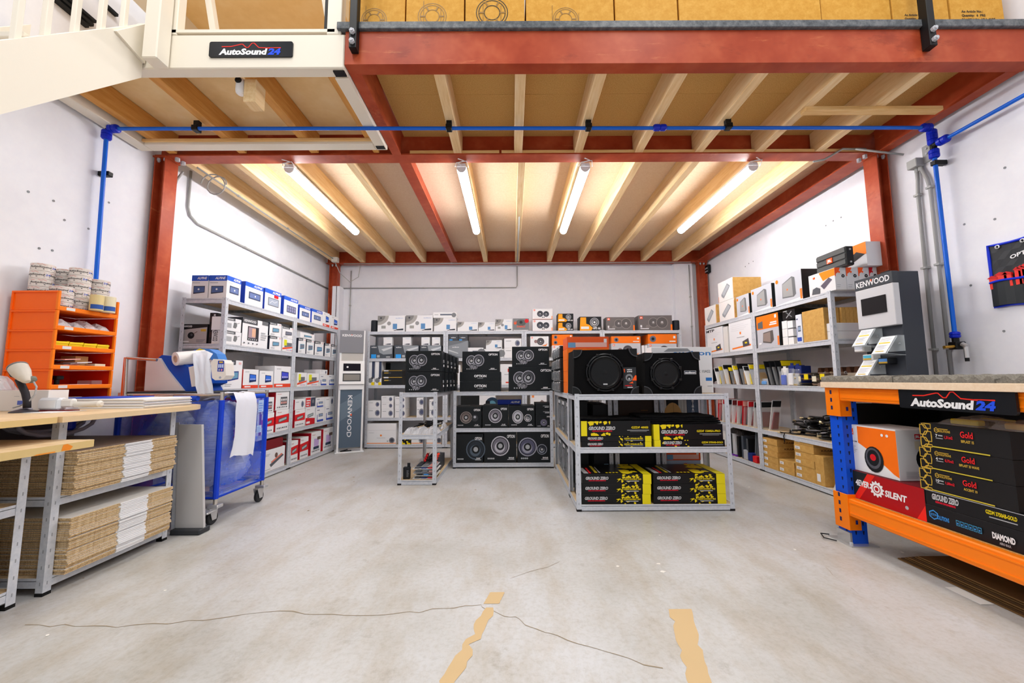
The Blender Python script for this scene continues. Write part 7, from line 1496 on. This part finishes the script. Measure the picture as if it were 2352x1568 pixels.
# ============================================================ air pillow machine on the trolley end
mc = thing('film_machine', 'blue and white air cushion machine with a film roll above the trolley', 'machine', (-2.6, 3.2, .95))
MBL = M((16, 72, 170), .35); MW = M((226, 220, 214), .45)
Ym = 3.02
P_ = lambda px, py, Y=Ym: at(px, py, 'y', Y)
def outline(pix, Y, d, m, name, lab=None):
    return part(name, MB().prism([tuple(P_(a, b, Y)) for a, b in pix], (0, d, 0), m), mc, lab)
outline([(331, 897), (421, 897), (382, 848), (366, 822), (336, 826)], Ym, .30, M((216, 206, 204), .5), 'side_cover', 'pale side cover')
outline([(364, 821), (372, 815), (395, 818), (437, 845), (462, 838), (470, 846), (466, 880), (450, 886), (456, 898), (422, 898), (384, 855)], Ym + .02, .26, MBL, 'blue_body', 'blue moulded body')
outline([(433, 843), (452, 838), (455, 886), (440, 888)], Ym + .015, .1, MW, 'white_trim')
a = P_(403, 824, Ym - .02); b = P_(470, 818, Ym + .16)
rl = part('film_roll', MB().lathe([(.052, 0), (.052, (b - a).length)], a, b - a, M((232, 228, 226), .4), 24), mc, 'white film roll')
dvec = (a - b).normalized()
part('roll_core', MB().lathe([(.028, 0), (.028, .002), (.021, .003), (.021, -.004)], a, dvec, M((206, 170, 146), .6), 20), rl)
outline([(440, 812), (446, 803), (460, 799), (480, 801), (497, 812), (503, 828), (490, 830), (470, 812)], Ym + .2, .10, M((70, 130, 206), .35), 'rear_hood', 'light blue rounded hood'); outline([(446, 806), (458, 800), (470, 803), (468, 809), (450, 810)], Ym + .195, .01, 'yellow', 'yellow_panel')
hd = outline([(484, 832), (490, 824), (512, 826), (517, 834), (519, 862), (512, 871), (494, 873), (487, 868)], Ym - .06, .09, MW, 'control_head', 'white control head')
c0 = P_(499, 853, Ym - .0615); c1 = P_(515, 828, Ym - .0615)
p = Print((c0.x, Ym - .06, c0.z), (1, 0, 0), (0, 0, 1), c1.x - c0.x, c1.z - c0.z, 'keypad'); p.rect(0, 0, 1, 1, (30, 60, 170)); p.rect(.2, .78, .8, .93, 'gold'); [p.rect(.1 + .3 * k, .35, .32 + .3 * k, .68, (200, 214, 244)) for k in range(3)]; p.rect(.18, .06, .42, .24, 'lgrey'); p.rect(.58, .06, .82, .24, (230, 150, 160)); p.done(hd)
p = Print((c0.x, Ym - .06, P_(499, 870).z), (1, 0, 0), (0, 0, 1), c1.x - c0.x, .02, 'badge'); p.circ(.5, .5, .4, (60, 110, 180)); p.circ(.5, .5, .28, 'lgrey'); p.done(hd)
R = random.Random(8); g = []
for j, (pa, pb, py, Y) in enumerate(((440, 478, 806, 3.14), (444, 487, 812, 3.06), (446, 484, 826, 2.99), (448, 484, 845, 2.965), (449, 486, 866, 2.96), (450, 489, 884, 2.955), (452, 492, 904, 2.95))):
    A = at(pa, py, 'y', Y); B = at(pb, py, 'y', Y); g.append([tuple(A.lerp(B, i / 8) + Vector((R.uniform(-.004, .004), R.uniform(-.012, .008), R.uniform(-.004, .004)))) for i in range(9)])
solo('film_web', MB().sheet(g, M((222, 226, 236), .3)), 'white film running from the roll down in front of the machine', 'film', None, smooth=True)
part('base_plate', MB().box(-2.90, -2.30, 2.98, 3.46, .943, .955, M((60, 62, 66), .5), c=.003), mc)
fr_ = thing('chrome_stand', 'chrome square frame standing at the left of the film machine', 'frame', (-2.95, 2.99, .866))
a = P_(287, 912, 2.93); b = P_(291, 822, 2.93); c = P_(352, 826, 2.93)
part('tube', MB().cyl((a.x, 2.93, .867), (b.x, 2.93, b.z), .011, CHROME, 10), fr_); part('tube', MB().cyl((b.x, 2.93, b.z), (c.x, 2.96, c.z), .011, CHROME, 10), fr_); part('tube', MB().cyl((a.x, 2.93, .905), (c.x + .15, 2.96, .925), .011, CHROME, 10), fr_); part('orange_reflection', MB().box(a.x - .035, a.x - .018, 2.93, 2.94, .867, b.z + .005, M((236, 120, 50), .5)), fr_)  # solid orange strip stands in for an orange reflection beside the chrome post
# ============================================================ orange stacking bins
OB = M((255, 106, 8), .4); OI = M((214, 40, 8), .45); OL = M((255, 128, 10), .4)
bx0, bx1, by0, by1, bz, bh = -3.085, -2.80, 2.40, 2.765, .867, .1215
BINC = [('lowest', 'white and red boxes'), ('second', 'black holder and clear box'), ('third', 'loose packs and a small carton'), ('fourth', 'yellow trays'), ('fifth', 'plastic bags'), ('topmost', 'tape rolls')]
for k in range(6):
    z = bz + bh * k
    t = thing('stacking_bin', 'orange open front stacking bin with %s, %s of six' % (BINC[k][1], BINC[k][0]), 'bin', ((bx0 + bx1) / 2, (by0 + by1) / 2, z), 'orange stacking bins')
    mb = MB().box(bx0, bx1, by0, by1, z, z + .006, OB).box(bx0, bx0 + .005, by0, by1, z + .006, z + bh - .002, OI).box(bx0 + .005, bx1, by0 + .0, by0 + .005, z + .006, z + bh - .002, OB, {'k': OI}).box(bx0 + .005, bx1, by1 - .005, by1, z + .006, z + bh - .002, OB, {'f': OI})
    part('shell', mb, t)
    part('front_lip', MB().box(bx1 - .004, bx1 + .010, by0, by1, z - .002, z + .026, OL, c=.004), t)
    part('front_edge', MB().box(bx1 - .008, bx1 + .008, by0 - .006, by0 + .008, z, z + bh - .002, OL, c=.002), t)
    part('front_edge', MB().box(bx1 - .008, bx1 + .008, by1 - .008, by1 + .006, z, z + bh - .002, OL, c=.002), t)
    part('side_rib', MB().box(bx0, bx1, by0 - .008, by0, z + bh - .014, z + bh - .002, OB, c=.003).box(bx0, bx0 + .012, by0 - .006, by0, z, z + bh - .014, OB), t)
    p = Print((bx1 + .010, by0 + .04, z + .004), (0, 1, 0), (0, 0, 1), .05, .018, 'label_strip'); p.rect(0, 0, 1, 1, 'offwhite'); p.done(t)
# bin contents
z = bz + .007
carton('small_carton', 'white box lying in the lowest orange bin', 'carton', None, (-2.98, -2.83, 2.48, 2.62, z, z + .06), 'white'); carton('small_carton', 'flat red box in the lowest orange bin', 'carton', None, (-2.95, -2.85, 2.63, 2.73, z, z + .025), 'red')
z += bh; carton('small_carton', 'low white box in the second orange bin', 'carton', None, (-2.95, -2.82, 2.53, 2.65, z, z + .02), 'white')
t = thing('black_holder', 'black clip holder in the second orange bin', 'holder', (-2.88, 2.48, z)); part('foot', MB().lathe([(.03, 0), (.026, .012), (.012, .02), (.012, .05)], (-2.86, 2.49, z), (0, 0, 1), 'black', 14), t); part('clip', MB().box(-2.885, -2.84, 2.475, 2.515, z + .05, z + .075, 'black', c=.005), t)
solo('clear_box', MB().box(-2.92, -2.82, 2.66, 2.73, z, z + .045, 'clear', c=.003), 'clear empty box in the second orange bin', 'box', None)
z += bh
R = random.Random(21)
for k in range(7): solo('flat_packet', MB().prism([(-2.98 + .02 * k, 2.43 + .03 * (k % 5), z + .002 + .008 * k), (-2.86 + .01 * k, 2.44 + .03 * (k % 5), z + .002 + .008 * k), (-2.86 + .01 * k, 2.53 + .03 * (k % 5), z + .01 + .008 * k), (-2.98 + .02 * k, 2.52 + .03 * (k % 5), z + .008 + .008 * k)], (0, 0, .006), ['white', 'ink', 'pink', 'lgrey'][k % 4]), 'small packet lying in the third orange bin', 'packet', 'packets in the third orange bin')
carton('small_carton', 'small beige carton standing in the third orange bin', 'carton', None, (-3.0, -2.9, 2.62, 2.70, z, z + .085), 'tan'); carton('small_carton', 'low cream box in the third orange bin', 'carton', None, (-2.88, -2.81, 2.66, 2.73, z, z + .035), 'cream')
z += bh
for k in range(4): 
    y = 2.415 + .084 * k; t = thing('small_tray', 'yellow small tray in the row of the fourth orange bin, %s from the left' % ORD[k], 'tray', (-2.88, y + .04, z), 'yellow small trays')
    part('shell', MB().box(-2.94, -2.815, y, y + .078, z, z + .004, 'yellow').box(-2.94, -2.936, y, y + .078, z + .004, z + .05, 'yellow').box(-2.819, -2.815, y, y + .078, z + .004, z + .045, 'yellow').box(-2.936, -2.819, y, y + .003, z + .004, z + .05, 'yellow').box(-2.936, -2.819, y + .075, y + .078, z + .004, z + .05, 'yellow'), t); part('lip', MB().box(-2.815, -2.811, y, y + .078, z + .035, z + .045, (250, 226, 40)), t)
z += bh
for k in range(4): bag('plastic_bag', 'crumpled clear bag with %s contents in the fifth orange bin' % ['pink', 'white', 'orange', 'pale'][k], -2.98, -2.80, 2.42 + .08 * k, 2.51 + .08 * k, z, .08 - .01 * (k % 2), 'film', 80 + k, grp='bags in the fifth orange bin', content=[['pink', 'white'], ['white', 'lgrey'], ['orange', 'pink'], ['white', 'cream']][k])
# tape rolls
z0t = bz + bh * 5 + .0075
def tape_roll(lab, x, y, z, r, h, body, txt=None, dark=False):
    t = thing('tape_roll', lab, 'tape roll', (x, y, z), 'rolls of printed tape on the orange bins')
    part('tape', MB().lathe([(r * .62, 0), (r * .97, 0), (r, .002), (r, h - .002), (r * .97, h), (r * .62, h), (r * .62, h * .5)], (x, y, z), (0, 0, 1), body, 28), t, smooth=False)
    mb = MB()
    def bend(vs, fs, c, a0, zb, sx, sy):
        mb.add([(x + (r + .0008) * math.cos(a0 + vx * sx / r), y + (r + .0008) * math.sin(a0 + vx * sx / r), z + zb + vy * sy) for vx, vy in vs], fs, c)
    if txt:
        for a0 in (-1.9, .35):
            vs, fs, tw = glyphs('AutoSound', .02, .15); bend(vs, fs, 'ink', a0, h * .42, .022, .016); vs, fs, tw2 = glyphs('24', .02, .15); bend(vs, fs, (60, 90, 200), a0 + tw * .022 / r + .04, h * .42, .022, .016)
            wv = [(.1, 0), (.6, .1), (1.4, .5), (1.7, .1), (2.0, .6), (2.4, .1), (3.4, 0)]; n = len(wv)
            bend([(a, b) for a, b in wv] + [(a, b + .14) for a, b in wv], [(i, i + 1, n + i + 1, n + i) for i in range(n - 1)], (214, 90, 80), a0, h * .76, .03, .012)
            bend([(0, 0), (1, 0), (2, 0), (3, 0), (3, .1), (2, .1), (1, .1), (0, .1)], [(0, 1, 6, 7), (1, 2, 5, 6), (2, 3, 4, 5)], 'dgrey', a0, h * .22, .034, .05)
    else: bend([(i * .2, 0) for i in range(10)] + [(i * .2, 1) for i in range(10)], [(i, i + 1, 11 + i, 10 + i) for i in range(9)], (50, 90, 170), -1.6, h * .1, .04, h * .28)
    part('printed_band', mb, t); part('core', MB().lathe([(r * .62, .001), (r * .62, h - .001), (r * .56, h - .001), (r * .56, .001), (r * .62, .001)], (x, y, z), (0, 0, 1), 'tan', 24), t)
    return t
RW = M((224, 216, 210), .35)
stacks = [(-3.01, 2.478, 6, 'wall side near stack'), (-3.01, 2.612, 6, 'wall side second stack'), (-2.885, 2.585, 6, 'front middle stack'), (-2.87, 2.695, 5, 'front far stack'), (-2.865, 2.47, 3, 'short near stack')]
hr = .050; first = None
for x, y, n_, nm in stacks:
    for k in range(n_):
        lab = 'white printed tape roll, %s, %s from the bottom' % (nm, ORD[k]); zz_ = z0t + hr * k
        if first is None: first = tape_roll(lab, x, y, zz_, .0545, hr - .001, RW, True)
        else: twin(first, (x, y, zz_), lab, None, (k * 1.7 + x * 9) % 1.2 - .6)
t1 = tape_roll('tall clear tape roll with blue print at the top bin front, left one', -2.775 + .0, 2.60, bz + bh * 5 + .027, .035, .105, M((226, 206, 150), .3)); t2 = tape_roll('tall clear tape roll with blue print at the top bin front, right one', -2.775, 2.68, bz + bh * 5 + .027, .035, .11, M((232, 222, 190), .3))
# ============================================================ small things on the desk
TT = .8665
q = at(55, 941, 'y', 2.18)
sn = thing('barcode_scanner', 'white and yellow barcode scanner on a black gooseneck stand', 'scanner', (q.x, q.y, TT))
part('base', MB().lathe([(.055, 0), (.052, .006), (.02, .016), (.012, .02)], (q.x, q.y, TT), (0, 0, 1), M((60, 56, 62), .5), 20), sn, smooth=True)
def pz(px, py): return at(px, py, 'y', q.y)
part('gooseneck', MB().tube([pz(62, 937), pz(62, 920), pz(58, 902), pz(50, 885), pz(43, 871)], .0155, M((38, 36, 42), .6), 10), sn, smooth=True)
hd_ = part('head', MB().lathe([(.034, 0), (.04, .01), (.038, .045), (.028, .085), (.018, .11), (.012, .118)], pz(45, 842) + Vector((0, -.01, 0)), Vector((.55, -.1, -.55)), M((214, 208, 198), .4), 20), sn, smooth=True)
part('bezel', MB().lathe([(.035, -.004), (.041, 0), (.041, .006)], pz(45, 842) + Vector((0, -.01, 0)), Vector((.55, -.1, -.55)), 'grey', 20), hd_); part('trigger', MB().box(pz(36, 862).x, pz(52, 862).x, q.y - .02, q.y + .02, pz(40, 866).z, pz(40, 858).z, 'gold', c=.004), hd_); part('cradle', MB().tube([pz(24, 850), pz(30, 862), pz(48, 866), pz(58, 862)], .012, M((44, 44, 46), .6), 8), hd_); part('rear_cap', MB().lathe([(.016, 0), (.022, .006), (.02, .02), (.01, .028)], pz(70, 868), Vector((.5, -.1, -.5)), (120, 122, 112), 14), hd_)
part('cord', MB().tube([pz(75, 873), pz(84, 888), pz(80, 906), pz(68, 920), pz(45, 932), pz(30, 936)], .004, 'lgrey', 6), sn)
qw = at(55, 936, 'z', TT)
a = at(0, 936, 'y', 2.33); b = at(108, 936, 'y', 2.28); c = at(60, 896, 'y', 2.28)
carton('white_carton', 'white carton behind the scanner on the desk', 'carton', None, (-3.09, b.x, 2.28, 2.385, TT, c.z), (232, 228, 226), [('f', lambda p: (setattr(p, 'part', 'printed_mark'), p.rect(.6, .3, .68, .5, (90, 110, 200)), p.rect(.55, .7, .62, .72, 'lgrey')))])
bag('white_bag', 'white crumpled bag on the white carton at the left picture edge', -3.09, -2.95, 2.285, 2.38, c.z + .001, .09, 'film', 91, content=['white', 'offwhite', 'lgrey', 'white'])
pl_ = at(20, 942, 'z', TT)
pt = thing('pliers', 'yellow and black handled pliers on the desk at the picture edge', 'pliers', (pl_.x, pl_.y, TT))
part('handle', MB().tube([(pl_.x - .12, pl_.y - .02, TT + .012), (pl_.x - .05, pl_.y - .012, TT + .014), (pl_.x + .02, pl_.y, TT + .012)], .010, 'gold', 8), pt); part('handle', MB().tube([(pl_.x - .12, pl_.y - .07, TT + .012), (pl_.x - .05, pl_.y - .05, TT + .014), (pl_.x + .02, pl_.y - .02, TT + .012)], .010, 'ink', 8), pt); part('jaw', MB().tube([(pl_.x + .02, pl_.y - .01, TT + .011), (pl_.x + .09, pl_.y, TT + .008)], lambda t_: .010 - .007 * t_, M((60, 60, 62), .4, .6), 8), pt)
def dispenser(lab, px0, px1, py0, py1, dy):
    q0 = at(px0, py1, 'z', TT); Y = q0.y + dy; x0 = at(px0, py1, 'y', Y).x; x1 = at(px1, py1, 'y', Y).x; L = x1 - x0
    t = thing('tape_dispenser', lab, 'dispenser', ((x0 + x1) / 2, Y, TT), 'hand tape dispensers')
    part('body', MB().box(x0, x0 + L * .36, Y - .02, Y + .03, TT + .004, TT + .075, (222, 226, 232), c=.012), t); part('base_strip', MB().box(x0 + .005, x0 + L * .55, Y - .022, Y + .032, TT, TT + .006, 'dred'), t)
    part('neck', MB().box(x0 + L * .34, x0 + L * .55, Y - .012, Y + .022, TT + .02, TT + .07, 'offwhite', c=.01), t); part('handle', MB().lathe([(.010, 0), (.018, .01), (.016, L * .2), (.020, L * .42), (.010, L * .45)], (x0 + L * .54, Y + .005, TT + .036), (1, 0, .02), (216, 212, 204), 12), t, smooth=True)
    part('label', MB().box(x0 + .01, x0 + L * .3, Y - .0212, Y - .0195, TT + .02, TT + .06, 'white'), t)
    return t
dispenser('white hand tape dispenser lying on the desk, front one', 92, 232, 920, 944, 0); dispenser('white hand tape dispenser lying on the desk, rear one', 150, 272, 915, 932, .12)
for k in range(7):
    a = at(300 + 3 * (k % 3), 928, 'x', -2.60); carton('envelope_stack', 'bundle of white envelopes on the desk end, %s from the bottom' % ORD[k], 'envelopes', 'white envelope bundles', (-2.86 + .008 * (k % 3), -2.26 + .01 * (k % 2), 2.44 + .005 * (k % 2), 2.80, TT + .0085 * k, TT + .0085 * k + .008), ['white', 'offwhite', 'white', (206, 206, 214)][k % 4])
solo('blue_folder', MB().box(-2.82, -2.5, 2.48, 2.78, TT + .0605, TT + .066, (30, 70, 190)), 'blue folder on top of the white envelopes', 'folder', None)
solo('flat_sheet', MB().box(-2.60, -2.45, 2.12, 2.30, TT, TT + .0015, 'white'), 'white sheet of paper on the desk by the tape dispensers', 'paper', None)
